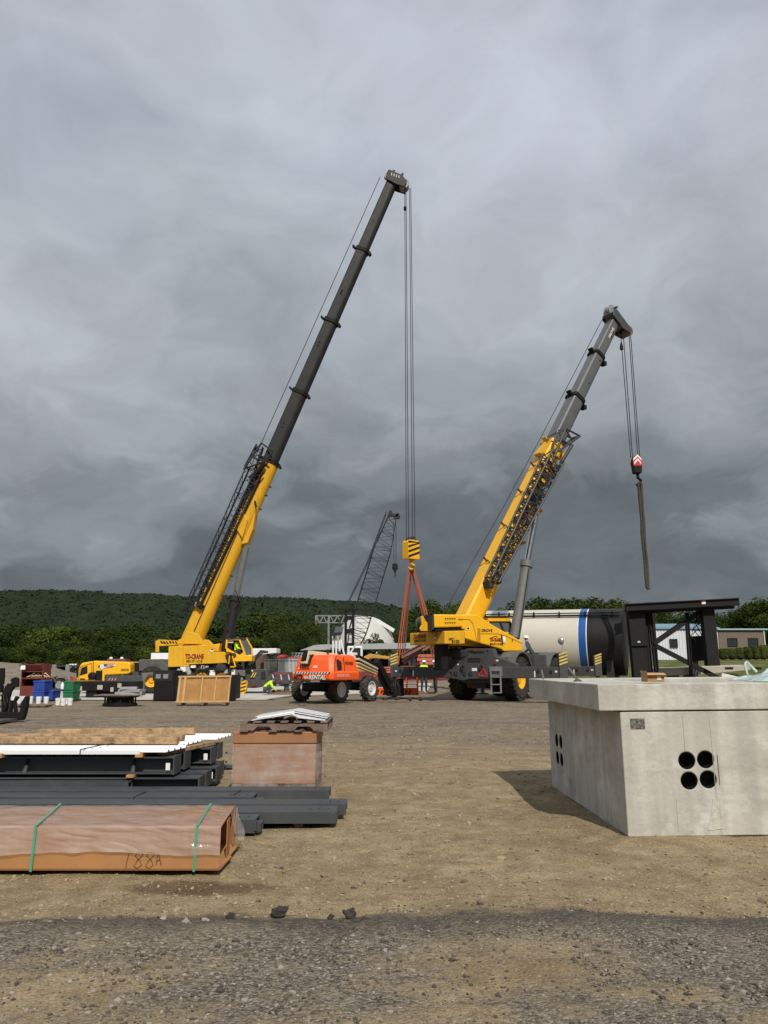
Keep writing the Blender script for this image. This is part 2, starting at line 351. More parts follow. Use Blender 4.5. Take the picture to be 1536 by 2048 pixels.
    gm = mth('MAXIMUM', gm, rng_(y, 95, 120)); col = mix(gm, col, gr)
    L.new(col, P.inputs['Base Color'])
    bn = nz(38, 6, .7); bn2 = nz(7, 6, .65, loc=(4, 4, 0))
    hgt = mth('ADD', mth('MULTIPLY', bn, .35), mth('MULTIPLY', bn2, .9))
    hgt = mth('ADD', hgt, mth('MULTIPLY', mth('MULTIPLY', vor(58, out='Distance'), near), -.5))
    b = N.new('ShaderNodeBump'); b.inputs['Strength'].default_value = .9; b.inputs['Distance'].default_value = .035; L.new(hgt, b.inputs['Height']); L.new(b.outputs[0], P.inputs['Normal'])
    me.materials.append(m); return o
build_ground()
def stones(name, pts, sizes, mats, label):       # loose stones as one mesh
    ico = np.array([(0, 0, -1), (.72, -.53, -.45), (-.28, -.85, -.45), (-.89, 0, -.45), (-.28, .85, -.45), (.72, .53, -.45), (.28, -.85, .45), (-.72, -.53, .45), (-.72, .53, .45), (.28, .85, .45), (.89, 0, .45), (0, 0, 1)])
    tri = np.array([(0, 2, 1), (1, 5, 0), (0, 3, 2), (0, 4, 3), (0, 5, 4), (1, 10, 5), (2, 6, 1), (3, 7, 2), (4, 8, 3), (5, 9, 4), (1, 6, 10), (2, 7, 6), (3, 8, 7), (4, 9, 8), (5, 10, 9), (6, 11, 10), (7, 11, 6), (8, 11, 7), (9, 11, 8), (10, 11, 9)])
    n = len(pts); vs = ico[None]*(1+rng.uniform(-.32, .32, (n, 12, 1)))
    sc = sizes[:, None]*np.stack([rng.uniform(.7, 1.3, n), rng.uniform(.7, 1.3, n), rng.uniform(.45, .85, n)], 1)
    vs = vs*sc[:, None, :]; a = rng.uniform(0, 6.28, n); ca, sa = np.cos(a)[:, None], np.sin(a)[:, None]
    vs = np.stack([vs[..., 0]*ca-vs[..., 1]*sa, vs[..., 0]*sa+vs[..., 1]*ca, vs[..., 2]], -1)+pts[:, None, :]
    fs = (tri[None]+np.arange(n)[:, None, None]*12).reshape(-1, 3)
    me = bpy.data.meshes.new(name); me.from_pydata(vs.reshape(-1, 3).tolist(), [], fs.tolist())
    for m in mats: me.materials.append(m)
    me.polygons.foreach_set('material_index', np.repeat(rng.integers(0, len(mats), n), 20).astype(np.int32))
    o = bpy.data.objects.new(name, me); C.objects.link(o); o['kind'] = 'stuff'; o['label'] = label; return o
GST = [mat('stone_dark', (.065, .056, .046), .9, var=.4, scale=20), mat('stone_mid', (.135, .115, .092), .9, var=.35, scale=20), mat('stone_brown', (.17, .138, .10), .9, var=.3, scale=20),
       mat('stone_dark', (.04, .04, .04)), mat('stone_pale', (.26, .235, .20), .9, var=.25, scale=20), mat('stone_mid', (.1, .1, .1))]
def scatter_stones():
    n = 34000; X = rng.uniform(-4.2, 4.2, n); Y = 2.6+rng.uniform(0, 1, n)**.8*(YE-2.3)
    e = np.array([edge_y(x) for x in X]); keep = (Y < e+np.abs(rng.normal(0, .07, n))-.03)
    pn = np.array([noise.noise((x*.9, y*1.7, 3)) for x, y in zip(X, Y)]); keep &= (pn < .12) | (rng.uniform(0, 1, n) < .35)
    X, Y = X[keep], Y[keep]; s = rng.lognormal(math.log(.0062), .45, len(X)).clip(.003, .022)
    Zs = np.array([.030*noise.noise((x*.7, y*.7, 0))+.014*noise.noise((x*2.3, y*2.3, 4)) for x, y in zip(X, Y)])+s*.1
    stones('crushed_gravel', np.stack([X, Y, Zs], 1), s, GST, 'loose dark crushed gravel across the near ground')
    n = 15000; X = rng.uniform(-1, 1, n); Y = YE+rng.uniform(0, 1, n)**1.6*16; X = X*(1+Y*.52)
    s = rng.lognormal(math.log(.0062), .5, n).clip(.003, .03)*(1+.05*(Y-YE))
    Zs = np.array([.030*noise.noise((x*.7, y*.7, 0))+.014*noise.noise((x*2.3, y*2.3, 4))-.03 for x, y in zip(X, Y)])+s*.2
    stones('pebbles', np.stack([X, Y, Zs], 1), s, [GST[2], mat('stone_tan', (.29, .225, .14), .9, var=.25, scale=20), MT['stone_tan'], GST[2], MT['stone_tan'], GST[1], GST[4], MT['stone_tan']], 'scattered pebbles on the tan dirt')
scatter_stones()
def rock(px, py, r, m, label, group):
    q = G(px, py); b = MB(); b.ball((q.x, q.y, r*.45), (r, r*.8, r*.75), 11, 8)
    for v in b.v:
        d = v-Vector((q.x, q.y, 0)); k = 1+.75*noise.noise(d*(1.7/r)+Vector((px, 0, 0)))+.35*noise.noise(d*(4/r)); v.x = q.x+d.x*k; v.y = q.y+d.y*k; v.z = d.z*k
    o = b.build('rock', m, None, smooth=15); tag(o, label, 'rock', group)
for px, py, r, l in ((702, 1836, .038, 'largest dark angular rock on the gravel edge'), (462, 1838, .026, 'dark lump of asphalt on the gravel edge, nearest the carton'), (558, 1832, .045, 'flat dark rubble lump half buried at the sand edge'),
                     (660, 1838, .02, 'small dark rock just beside the largest one'), (728, 1842, .018, 'low dark rock just right of the largest one'), (106, 1857, .024, 'dark rock lying out on the near gravel')):
    rock(px, py, r, mat('rock_dark', (.050, .045, .040), .95, var=.5, scale=24, bump=.8, spec=.1), l, 'rocks along the gravel edge')
for px, py, r, l in ((373, 1850, .024, 'pale broken stone on the near gravel'), (327, 1840, .018, 'pale grey stone at the gravel edge'), (58, 1862, .024, 'flat pale stone on the near gravel at far left')):
    rock(px, py, r, mat('rock_pale', (.30, .28, .25), .9, var=.3, scale=14, bump=.6), l, 'pale stones on the gravel')
# concrete slab behind the yard
CONC = mat('slab_concrete', (.46, .445, .41), .85, var=.12, scale=.6, dust=.35, bump=.1)
b = MB(); b.prism([W(-420, 1399, DG(1399))*Vector((1, 1, 0)) if 0 else (-38, 35.2, .0), (-5.2, 35.2, 0), (-4.6, 39.5, 0), (2.5, 45.5, 0), (4, 66, 0), (-38, 66, 0)], (0, 0, .05)); struct(b.build('concrete_pad', CONC))
# gravel mound far left
def mound():
    b = MB(); n = 28; vs = []; fs = []
    for j in range(n+1):
        for i in range(n+1):
            u = i/n*2-1; v = j/n*2-1; r = math.hypot(u, v)
            h = max(0, 1-r*r)**.8*1.75*(1+.15*noise.noise((u*2, v*2, 1)))+.05*noise.noise((u*9, v*9, 2))*(r < .95)
            vs.append((-26+u*7.2, 53+v*6, h-.03))
    for j in range(n):
        for i in range(n): fs.append((j*(n+1)+i, j*(n+1)+i+1, (j+1)*(n+1)+i+1, (j+1)*(n+1)+i))
    b.add(vs, fs); o = b.build('gravel_pile', mat('pile_gravel', (.17, .145, .115), .95, var=.3, scale=3, bump=.8, bscale=14), None, smooth=60)
    tag(o, 'long grey gravel pile behind the dark red cabinet', 'gravel pile')
mound()
# ------------------------------------------------------------------ wooded hill
def ridge(px):
    return float(np.interp(px, [-500, 0, 60, 110, 200, 330, 500, 600, 700, 760, 800, 850, 950, 1200, 1700], [1205, 1193, 1188, 1186, 1192, 1201, 1209, 1212, 1219, 1222, 1233, 1256, 1285, 1300, 1300]))
def rdist(px): return float(np.interp(px, [0, 330, 500, 800], [620, 680, 980, 1150]))
def build_hills():
    cols = np.arange(-520, 1720, 24); rows = np.linspace(0, 1.35, 34); vs = []; n = len(cols)
    for t in rows:
        for px in cols:
            Dr = rdist(px); D0 = 300; D = D0+(Dr-D0)*t; top = W(px, ridge(px), Dr).z-9
            s = t if t <= 1 else 1-(t-1)*1.2
            h = top*(s*s*(3-2*s))*1.0
            h += 6*noise.noise((px*.012, t*3, 1))*min(1, t*2)*(1-.9*math.exp(-((t-1)/.2)**2))
            q = W(px, 1331, D); vs.append((q.x, D, max(h, -.5) if t > 0 else -.5))
    fs = [(j*n+i, j*n+i+1, (j+1)*n+i+1, (j+1)*n+i) for j in range(len(rows)-1) for i in range(n-1)]
    me = bpy.data.meshes.new('hills'); me.from_pydata(vs, [], fs); me.shade_smooth(); me.materials.append(mat('hill_soil', (.02, .03, .012), .95, var=.3, scale=.05))
    o = bpy.data.objects.new('hills', me); C.objects.link(o); o['kind'] = 'structure'; return np.array(vs).reshape(len(rows), n, 3)
HV = build_hills()
def leafmat(name, dark, light, tl=.2, nscale=.5):
    m = bpy.data.materials.new(name); m.use_nodes = True; nt = m.node_tree; N = nt.nodes; L = nt.links; P = N['Principled BSDF']; P.inputs['Roughness'].default_value = .75; P.inputs['Specular IOR Level'].default_value = .05
    tc = N.new('ShaderNodeTexCoord'); n1 = N.new('ShaderNodeTexNoise'); n1.inputs['Scale'].default_value = nscale; n1.inputs['Detail'].default_value = 4; L.new(tc.outputs['Object'], n1.inputs['Vector'])
    oi = N.new('ShaderNodeObjectInfo'); ad = N.new('ShaderNodeMath'); ad.operation = 'MULTIPLY_ADD'; ad.inputs[1].default_value = .5; L.new(oi.outputs['Random'], ad.inputs[0]); L.new(n1.outputs['Fac'], ad.inputs[2])
    mr = N.new('ShaderNodeMapRange'); mr.inputs[1].default_value = .4; mr.inputs[2].default_value = 1.0; L.new(ad.outputs[0], mr.inputs[0])
    mx = N.new('ShaderNodeMixRGB'); L.new(mr.outputs[0], mx.inputs[0]); mx.inputs[1].default_value = (*dark, 1); mx.inputs[2].default_value = (*light, 1); L.new(mx.outputs[0], P.inputs['Base Color'])
    t = N.new('ShaderNodeBsdfTranslucent'); L.new(mx.outputs[0], t.inputs[0]); ms = N.new('ShaderNodeMixShader'); ms.inputs[0].default_value = tl
    L.new(P.outputs[0], ms.inputs[1]); L.new(t.outputs[0], ms.inputs[2]); L.new(ms.outputs[0], N['Material Output'].inputs[0]); return m
LF = leafmat('leaves', (.028, .046, .010), (.080, .104, .022))
LFD = leafmat('leaves_deep', (.018, .035, .011), (.046, .068, .018))
LFH = leafmat('leaves_hill_shaded', (.007, .0135, .009), (.021, .032, .016), .05, .05)  # leaf colour lowered so the cloud shade over the hill is painted in
BARK = mat('bark', (.075, .060, .045), .9, var=.3, scale=6, bump=.5)
def cards(P, Nn, size):                          # leaf cards: centres, normals, sizes
    n = len(P); r = rng.normal(size=(n, 3)); u = np.cross(Nn, r); u /= np.linalg.norm(u, axis=1, keepdims=True)+1e-9; v = np.cross(Nn, u)
    s = size[:, None]; k = rng.uniform(.6, 1.2, (n, 1))
    q = np.stack([P-u*s, P-v*s*k*.6, P+u*s, P+v*s*k*.6], 1); return q.reshape(-1, 3)
def ico1():
    bm = bmesh.new(); bmesh.ops.create_icosphere(bm, subdivisions=2, radius=1); v = np.array([x.co[:] for x in bm.verts]); f = np.array([[x.index for x in y.verts] for y in bm.faces]); bm.free(); return v, f
ICV, ICF = ico1()
def build_forest():
    rows, n, _ = HV.shape; pts = []; tries = 0
    while len(pts) < 6300 and tries < 60000:
        tries += 1; a = rng.uniform(0, n-1.001); t = rng.uniform(.0, 1)**.9*(rows-1.001)*.80
        i, j = int(a), int(t); fa, ft = a-i, t-j
        p = HV[j, i]*(1-fa)*(1-ft)+HV[j, i+1]*fa*(1-ft)+HV[j+1, i]*(1-fa)*ft+HV[j+1, i+1]*fa*ft
        if -.62 < p[0]/p[1] < .16: pts.append(p)
    pts = np.array(pts); n = len(pts); r = rng.uniform(4.6, 10.5, n)*np.clip(pts[:, 1]/650, .75, 1.5)
    V = ICV[None]*(1+rng.uniform(-.17, .17, (n, len(ICV), 1)))*(r[:, None, None]*np.array([1, 1, .85]))+(pts+np.array([0, 0, 3.0]))[:, None, :]
    Fc = (ICF[None]+np.arange(n)[:, None, None]*len(ICV)).reshape(-1, 3); V = V.reshape(-1, 3)
    m = 84; d = rng.normal(size=(n, m, 3)); d[..., 2] = np.abs(d[..., 2])*.9; d /= np.linalg.norm(d, axis=2, keepdims=True)
    P = (pts+np.array([0, 0, 3.0]))[:, None, :]+d*(r[:, None, None]*np.array([1, 1, .9]))*rng.uniform(.86, 1.05, (n, m, 1))
    q = cards(P.reshape(-1, 3), (d+rng.normal(0, .5, d.shape)).reshape(-1, 3), np.repeat(r*.115, m)*rng.uniform(.5, 1.3, n*m))
    b0 = len(V); Q = b0+np.arange(len(q)).reshape(-1, 4)
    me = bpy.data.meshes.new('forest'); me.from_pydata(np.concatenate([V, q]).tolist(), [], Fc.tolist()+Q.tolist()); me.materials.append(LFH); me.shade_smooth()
    o = bpy.data.objects.new('forest', me); C.objects.link(o); o['kind'] = 'stuff'; o['label'] = 'dark green wood covering the far hill'
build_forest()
# ------------------------------------------------------------------ trees
def tree_proto(seed, rx, rz, h, ncl, ncard, lsize, leaf, dense=True, squat=0.0):
    r0 = np.random.default_rng(seed); random.seed(seed)
    root = bpy.data.objects.new('tree', None); C.objects.link(root)
    cz = h-rz*.95; cc = []
    for k in range(ncl):
        d = r0.normal(size=3); d /= np.linalg.norm(d); rr = r0.uniform(.35, .92)
        cc.append((d[0]*rx*rr, d[1]*rx*rr, cz+d[2]*rz*rr*(1.0 if d[2] > 0 else .85)))
    cc = np.array(cc); cr = r0.uniform(.22, .42, ncl)*rx
    per = ncard//ncl; d = r0.normal(size=(ncl, per, 3)); d /= np.linalg.norm(d, axis=2, keepdims=True)
    rad = r0.uniform(.45, 1.12, (ncl, per, 1))**.7
    P = cc[:, None, :]+d*rad*cr[:, None, None]*np.array([1, 1, .8])
    q = cards(P.reshape(-1, 3), (d+r0.normal(0, .55, d.shape)+np.array([0, 0, .35])).reshape(-1, 3), lsize*r0.uniform(.55, 1.35, ncl*per))
    me = bpy.data.meshes.new('crown'); me.from_pydata(q.tolist(), [], np.arange(len(q)).reshape(-1, 4).tolist())
    V = []; Fq = []
    me.materials.append(leaf); cw = bpy.data.objects.new('crown', me); C.objects.link(cw); cw.parent = root
    b = MB(); tr = h*.022; fork = Vector((r0.normal()*.2, r0.normal()*.2, max(h*.2, cz-rz*.75)))
    b.path([(0, 0, -.2), (fork.x*.3, fork.y*.3, fork.z*.5), fork, (fork.x, fork.y, cz)], [tr*1.3, tr, tr*.8, tr*.4], 8)
    for k in range(min(8, ncl)):
        e = Vector(cc[k]); mdl = fork.lerp(e, .5)+Vector((0, 0, -.08*h)); b.path([fork, mdl, e], [tr*.5, tr*.32, tr*.12], 5)
    b.build('trunk', BARK, root, smooth=50)
    return root
TP = [tree_proto(11, 4.6, 4.6, 10, 44, 13000, .17, LF), tree_proto(12, 3.8, 5.2, 11, 40, 11000, .17, LF), tree_proto(13, 5.2, 4.2, 9.5, 48, 14000, .17, LFD),
      tree_proto(14, 4.2, 4.4, 9, 38, 11000, .16, LFD), tree_proto(15, 2.6, 3.4, 7.6, 24, 3200, .14, LF), tree_proto(16, 3.4, 4.2, 9.5, 30, 5200, .16, LF)]
PH = [10, 11, 9.5, 9, 7.6, 9.5]; PUSED = [False]*6
def tree(k, px, top, D, label, group, sc=None, zb=None):
    q = W(px, top, D); zb = zrise(q.x, D) if zb is None else zb
    s = (q.z-zb)/PH[k]; s3 = (s*(sc or 1), s*(sc or 1), s); rz = random.uniform(0, 6.28)
    if not PUSED[k]:
        o = TP[k]; PUSED[k] = True; o.location = (q.x, D, zb); o.scale = s3; o.rotation_euler = (0, 0, rz)
    else: o = copy_tree(TP[k], (q.x, D, zb), rz, s3)
    return tag(o, label, 'tree', group)
random.seed(3)
GL = 'trees along the foot of the wooded hill'
band = [(-40, 1262), (2, 1256), (38, 1250), (72, 1247), (104, 1250), (134, 1262), (168, 1266), (200, 1262), (232, 1254), (262, 1251), (296, 1268), (330, 1262), (362, 1258), (396, 1256), (430, 1248), (462, 1240), (494, 1232), (524, 1226), (556, 1222), (588, 1226), (616, 1238)]
for i, (px, top) in enumerate(band):
    tree((0, 2, 1, 3)[i % 4], px, top+random.uniform(-3, 4), random.uniform(122, 150), 'broadleaf tree in the green belt below the wooded hill', GL, 1.35 if px < 540 else .7)
for i, (px, top) in enumerate([(-20, 1296), (22, 1290), (62, 1284), (98, 1288), (128, 1292), (160, 1290), (192, 1282), (222, 1288), (250, 1280), (284, 1290), (320, 1290), (360, 1290), (420, 1280), (480, 1272), (520, 1268), (560, 1262), (594, 1266), (620, 1276), (20, 1305), (120, 1307), (200, 1304), (290, 1306)]):
    tree((3, 0, 5, 2)[i % 4], px, top+random.uniform(-2, 3), random.uniform(92, 112), 'bushy lower tree at the front of the green belt', 'bushy trees at the front of the belt', 1.5 if px < 540 else .6)
for k, px, top, D, l in ((4, 748, 1264, 96, 'small loose-crowned tree in front of the white dome'), (4, 722, 1287, 92, 'shrubby young tree left of the loose-crowned one before the dome'), (3, 806, 1262, 100, 'dark rounded tree behind the orange slings'),
                         (4, 774, 1284, 96, 'short bushy tree right of the loose-crowned one before the dome'), (2, 838, 1256, 112, 'dark broad tree behind the winch of the yellow crane')):
    tree(k, px, top, D, l, 'trees around the white dome', {748: 1.0, 722: .8, 806: .5, 774: .9, 838: .62}[px])
for k, px, top, D, l in ((0, 866, 1199, 105, 'broad tree above the winch of the yellow crane, left of the pair'), (5, 902, 1197, 104, 'tall tree beside the yellow boom foot, right of the pair'), (2, 935, 1212, 108, 'dark tree just behind the yellow boom foot'), (4, 1002, 1212, 112, 'small lone tree above the crane cab roof'), (4, 975, 1222, 112, 'small tree peeping out right of the yellow boom')):
    tree(k, px, top, D, l, 'trees behind the yellow crane', .85, 0)
for i, (k, px, top) in enumerate(((2, 1082, 1207), (0, 1110, 1195), (3, 1148, 1203), (2, 1176, 1204), (0, 1206, 1197))):
    tree(k, px, top, 118, ['low tree at the left end of the row above the long tank', 'tallest rounded tree of the row above the long tank', 'low tree in the middle of the row above the long tank', 'dark tree second from the right in the row above the tank', 'rounded tree above the dark end of the tank'][i], 'row of trees above the long tank', 1.15)
for k, px, top, D, l in ((0, 1300, 1206, 122, 'tree seen over the top beam of the black steel frame'), (2, 1335, 1228, 118, 'dark tree seen through the black steel frame, left'), (3, 1372, 1222, 118, 'tree seen through the black steel frame, beside its right post'), (0, 1412, 1222, 120, 'tree behind the right post of the black steel frame')):
    tree(k, px, top, D, l, 'trees behind the white shed', 1.15)
for k, px, top, D, l in ((5, 1506, 1187, 106, 'tallest open-crowned tree behind the brick building'), (2, 1462, 1228, 112, 'dark tree behind the left part of the brick building'), (1, 1545, 1200, 108, 'tree at the right edge behind the brick building'), (3, 1440, 1236, 114, 'low dark tree beside the right post of the steel frame'), (2, 1496, 1232, 116, 'dense low tree below the tallest open-crowned one')):
    tree(k, px, top, D, l, 'trees behind the brick building', 1.1)
# ------------------------------------------------------------------ background buildings
def corr(b, P0, d, n, length, z0, z1, pitch=.3, dep=.04):   # corrugated wall sheet
    k = int(length/pitch); pr = []
    P0 = Vector(P0); d = Vector(d); n = Vector(n)
    for i in range(k+1):
        for f, e in ((0, 0), (.25, 0), (.35, 1), (.75, 1), (.85, 0)):
            t = min(length, (i+f)*pitch); pr.append(P0+d*t+n*(dep*e))
    vs = [(p.x, p.y, z0) for p in pr]+[(p.x, p.y, z1) for p in pr]; m = len(pr)
    b.add(vs, [(i, i+1, m+i+1, m+i) for i in range(m-1)])
def window(parent, c, w_, h_, d, n, bars=2, frm=None):
    c = Vector(c); d = Vector(d); n = Vector(n); u = Vector((0, 0, 1)); frm = frm or BLK
    b = MB(); t = .07
    for s in (-1, 1):
        b.beam(c+d*(s*(w_/2-t/2))-u*(h_/2)+n*.05, c+d*(s*(w_/2-t/2))+u*(h_/2)+n*.05, t, .12, up=n); b.beam(c-d*(w_/2)+u*(s*(h_/2-t/2))+n*.052, c+d*(w_/2)+u*(s*(h_/2-t/2))+n*.052, .12, t, up=u)
    for k in range(1, bars): b.beam(c-d*(w_/2)+u*(h_*(k/bars-.5))+n*.04, c+d*(w_/2)+u*(h_*(k/bars-.5))+n*.04, .06, t, up=u)
    f = b.build('window', frm, parent)
    g = MB(); g.prism([c-d*w_*.48-u*h_*.48, c+d*w_*.48-u*h_*.48, c+d*w_*.48+u*h_*.48, c-d*w_*.48+u*h_*.48], n*.03); g.build('pane', GLS, f)
def shed():
    D = 92; a = W(1310, 1258, D); e = W(1436, 1258, D); zt = a.z; zb = 1.55
    t = thing('metal_shed', (a.x, D, zb), 'white ribbed metal shed seen through the black steel frame', 'shed'); x0, x1 = a.x-.4, e.x
    b = MB(); corr(b, (x0, D, 0), (1, 0, 0), (0, -1, 0), x1-x0, zb+.55, zt, .34, .05); corr(b, (x0, D+12, 0), (0, -1, 0), (-1, 0, 0), 12, zb+.55, zt, .34, .05); b.build('wall', mat('shed_white', (.60, .63, .68), .45, var=.05, dust=.15), t, fix=False)
    b = MB(); b.box(x0+.1, x1, D+.08, D+12, zb-.5, zb+.56); b.build('foundation', mat('shed_base', (.30, .28, .20), .9, var=.2), t)
    b = MB(); b.prism([(x0-.2, D-.25, zt), (x1+.1, D-.25, zt), (x1+.1, D-.25, zt+.18), (x0-.2, D-.25, zt+.18)], (0, 6.3, .75)); b.prism([(x0-.2, D+12.3, zt), (x1+.1, D+12.3, zt), (x1+.1, D+12.3, zt+.18), (x0-.2, D+12.3, zt+.18)], (0, -6.2, .75)); b.build('roof', mat('roof_blue', (.16, .27, .36), .5, var=.1), t)
    q = W(1346.5, 1286.5, D); window(t, (q.x, D-.06, q.z), .95, 1.0, (1, 0, 0), (0, -1, 0), 3, DK)
shed()
def brickhouse():
    D = 92; a = W(1433, 1258, D); e = W(1529, 1261, D); zt = a.z-.12; zb = zrise(a.x+3, D)
    t = thing('brick_building', (a.x, D, zb), 'low tan brick building with a pale blue roof edge and two dark windows', 'building'); x0, x1 = a.x+.03, e.x
    m = bpy.data.materials.new('tan_brick'); m.use_nodes = True; N = m.node_tree.nodes; L = m.node_tree.links; bt = N.new('ShaderNodeTexBrick'); tc = N.new('ShaderNodeTexCoord'); mp = N.new('ShaderNodeMapping'); mp.inputs['Rotation'].default_value = (R(90), 0, 0)
    L.new(tc.outputs['Object'], mp.inputs[0]); L.new(mp.outputs[0], bt.inputs['Vector']); bt.inputs['Scale'].default_value = 3.2; bt.inputs['Color1'].default_value = (.17, .125, .095, 1); bt.inputs['Color2'].default_value = (.125, .092, .070, 1); bt.inputs['Mortar'].default_value = (.20, .18, .16, 1)
    L.new(bt.outputs['Color'], N['Principled BSDF'].inputs['Base Color']); N['Principled BSDF'].inputs['Roughness'].default_value = .9
    b = MB(); b.box(x0, x1, D-.02, D+14, zb-.6, zt); b.build('wall', m, t)
    b = MB(); b.box(x0-.02, x1+.25, D-.3, D+14.2, zt+.002, zt+.16); b.build('roof', mat('fascia_blue', (.33, .47, .56), .5, var=.05), t)
    b = MB(); b.tube((x1-.15, D-.1, zb), (x1-.15, D-.1, zt), .06); b.build('downpipe', WHT, t)
    for px in (1464.5, 1506): q = W(px, 1284, D); window(t, (q.x, D-.05, q.z), 1.15, .95, (1, 0, 0), (0, -1, 0), 2, DK)
brickhouse()
def hedge():
    HL = leafmat('hedge_leaves', (.050, .068, .014), (.095, .115, .030), .15, 1.5); first = None
    for i, (px, top) in enumerate(((1446, 1297), (1462, 1296), (1478, 1295), (1494, 1293.5), (1510, 1292), (1526, 1290), (1542, 1288))):
        q = W(px, top, 84); zb = zrise(q.x, 84)
        if not first:
            root = bpy.data.objects.new('shrub', None); C.objects.link(root); n = 2600
            d = rng.normal(size=(n, 3)); d /= np.linalg.norm(d, axis=1, keepdims=True); sq = np.sign(d)*np.abs(d)**.62
            P = sq*np.array([.46, .46, .52])*rng.uniform(.86, 1.02, (n, 1))+np.array([0, 0, .55]); Q = cards(P, d+rng.normal(0, .4, d.shape), rng.uniform(.03, .075, n))
            me = bpy.data.meshes.new('foliage'); me.from_pydata(Q.tolist(), [], np.arange(len(Q)).reshape(-1, 4).tolist()); me.materials.append(HL); f = bpy.data.objects.new('foliage', me); C.objects.link(f); f.parent = root
            b = MB(); b.ball((0, 0, .5), (.40, .40, .47)); b.tube((0, 0, -.2), (0, 0, .3), .05); b.build('stem', mat('hedge_core', (.03, .036, .012), .95), root, smooth=60); o = first = root
        else: o = copy_tree(first)
        s = q.z-zb; o.location = (q.x, 84, zb); o.scale = (1.05, 1.05, s/1.08); o.rotation_euler = (0, 0, i*1.3)
        tag(o, 'clipped rounded green shrub in the row before the brick building', 'shrub', 'clipped shrubs along the brick building')
hedge()
def dome():
    D = 210; DM = mat('dome_white', (.50, .50, .48), .6, var=.1, scale=.15, streak=.12)
    c = W(728, 1290, D); topz = W(728, 1232.5, D).z; rx = W(795, 1290, D).x-c.x
    t = thing('dome_building', (c.x, D, 0), 'big white salt dome with an inclined conveyor housing near its top', 'dome')
    prof = [(rx*1.04, 0), (rx*1.04, .5)]+[(rx*1.03*math.cos(a)**.78, .5+(topz-.5)*math.sin(a)) for a in np.linspace(.05, 1.56, 14)]
    b = MB(); b.lathe((c.x, D, 0), (0, 0, 1), prof, 56); b.build('shell', DM, t, smooth=25)
    b = MB(); a = W(755, 1242, D-rx*.35); e = W(788, 1262, D-rx*.35); b.beam(a, e, 1.5, 1.0); b.build('conveyor_housing', WHT, t, bevel=.1)
    b = MB(); p0 = W(632, 1231, D-2); p1 = W(724, 1231, D-2)
    for s in (0, 1):
        for zz in (0, -1.9): b.beam(p0+Vector((0, s*2, zz)), p1+Vector((0, s*2, zz)), .22, .22)
        k = 13
        for i in range(k): f = p0.lerp(p1, i/k)+Vector((0, s*2, 0)); g = p0.lerp(p1, (i+1)/k)+Vector((0, s*2, 0)); b.beam(f+Vector((0, 0, -1.9 if i % 2 else 0)), g+Vector((0, 0, 0 if i % 2 else -1.9)), .16, .16)
    t2 = thing('conveyor_gantry', (p0.x, D-2, 0), 'grey lattice conveyor gantry on legs left of the white dome', 'gantry')
    b.build('bridge', mat('gantry_grey', (.20, .21, .215), .6), t2)
    for s in (0, 3.4):
        b = MB()
        for yy in (0, 2): b.beam((p0.x+s, D-2+yy, 0), (p0.x+s, D-2+yy, p0.z), .4, .4)
        for k in range(6): b.beam((p0.x+s, D-2, p0.z*k/6), (p0.x+s, D, p0.z*(k+1)/6), .25, .25)
        b.build('leg', MT['gantry_grey'], t2)
dome()
def canopy():
    D = 84; a = W(600, 1296, D); e = W(838, 1292, D); t = thing('canopy_building', (a.x, D, 0), 'long low open shed with a thin grey flat roof behind the lift', 'shed')
    b = MB(); b.prism([(a.x, D, a.z-.25), (e.x, D, e.z-.25), (e.x, D, e.z+.3), (a.x+1.5, D, a.z+.3)], (0, 9, .3)); b.build('roof', mat('roof_grey', (.34, .37, .37), .5, var=.1), t)
    for i in range(6):
        x = a.x+1+(e.x-a.x-2)*i/5; b = MB(); b.box(x-.15, x+.15, D+.4, D+.7, 0, min(a.z, e.z)-.1); b.build('post', DK, t)
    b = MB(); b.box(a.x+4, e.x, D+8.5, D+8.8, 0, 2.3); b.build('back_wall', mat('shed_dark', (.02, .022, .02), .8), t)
canopy()
def portal():
    D = 80; t = None; xs = [W(px, 1300, D).x for px in (691, 706)]; zt = W(698, 1222, D).z
    t = thing('steel_tower', (xs[0], D, 0), 'tall black twin-post steel tower in front of the white dome', 'tower')
    for x in xs: b = MB(); b.box(x-.13, x+.13, D-.13, D+.13, 0, zt); b.build('post', BLK, t)
    for k, py in enumerate((1262, 1236, 1290)):
        z = W(700, py, D).z; b = MB(); b.box(xs[0]+.14, xs[1]-.14, D-.1, D+.1, z-.2, z+.2)
        b.prism([(xs[0]+.14, D-.1, z-.2), (xs[0]+.14, D-.1, z-.4), (xs[0]+.24, D-.1, z-.2)], (0, .2, 0)); b.prism([(xs[1]-.14, D-.1, z-.2), (xs[1]-.14, D-.1, z-.4), (xs[1]-.24, D-.1, z-.2)], (0, .2, 0)); b.build('cross_plate', BLK, t)
    b = MB(); b.prism([(xs[0]-.3, D-.2, zt+.001), (xs[1]+.3, D-.2, zt+.001), (xs[1]+.8, D-.2, zt+.25), (xs[1]-.1, D-.2, zt+.10), (xs[0]+.1, D-.2, zt+.10), (xs[0]-.8, D-.2, zt+.25)], (0, .4, 0)); b.build('head', BLK, t)
portal()
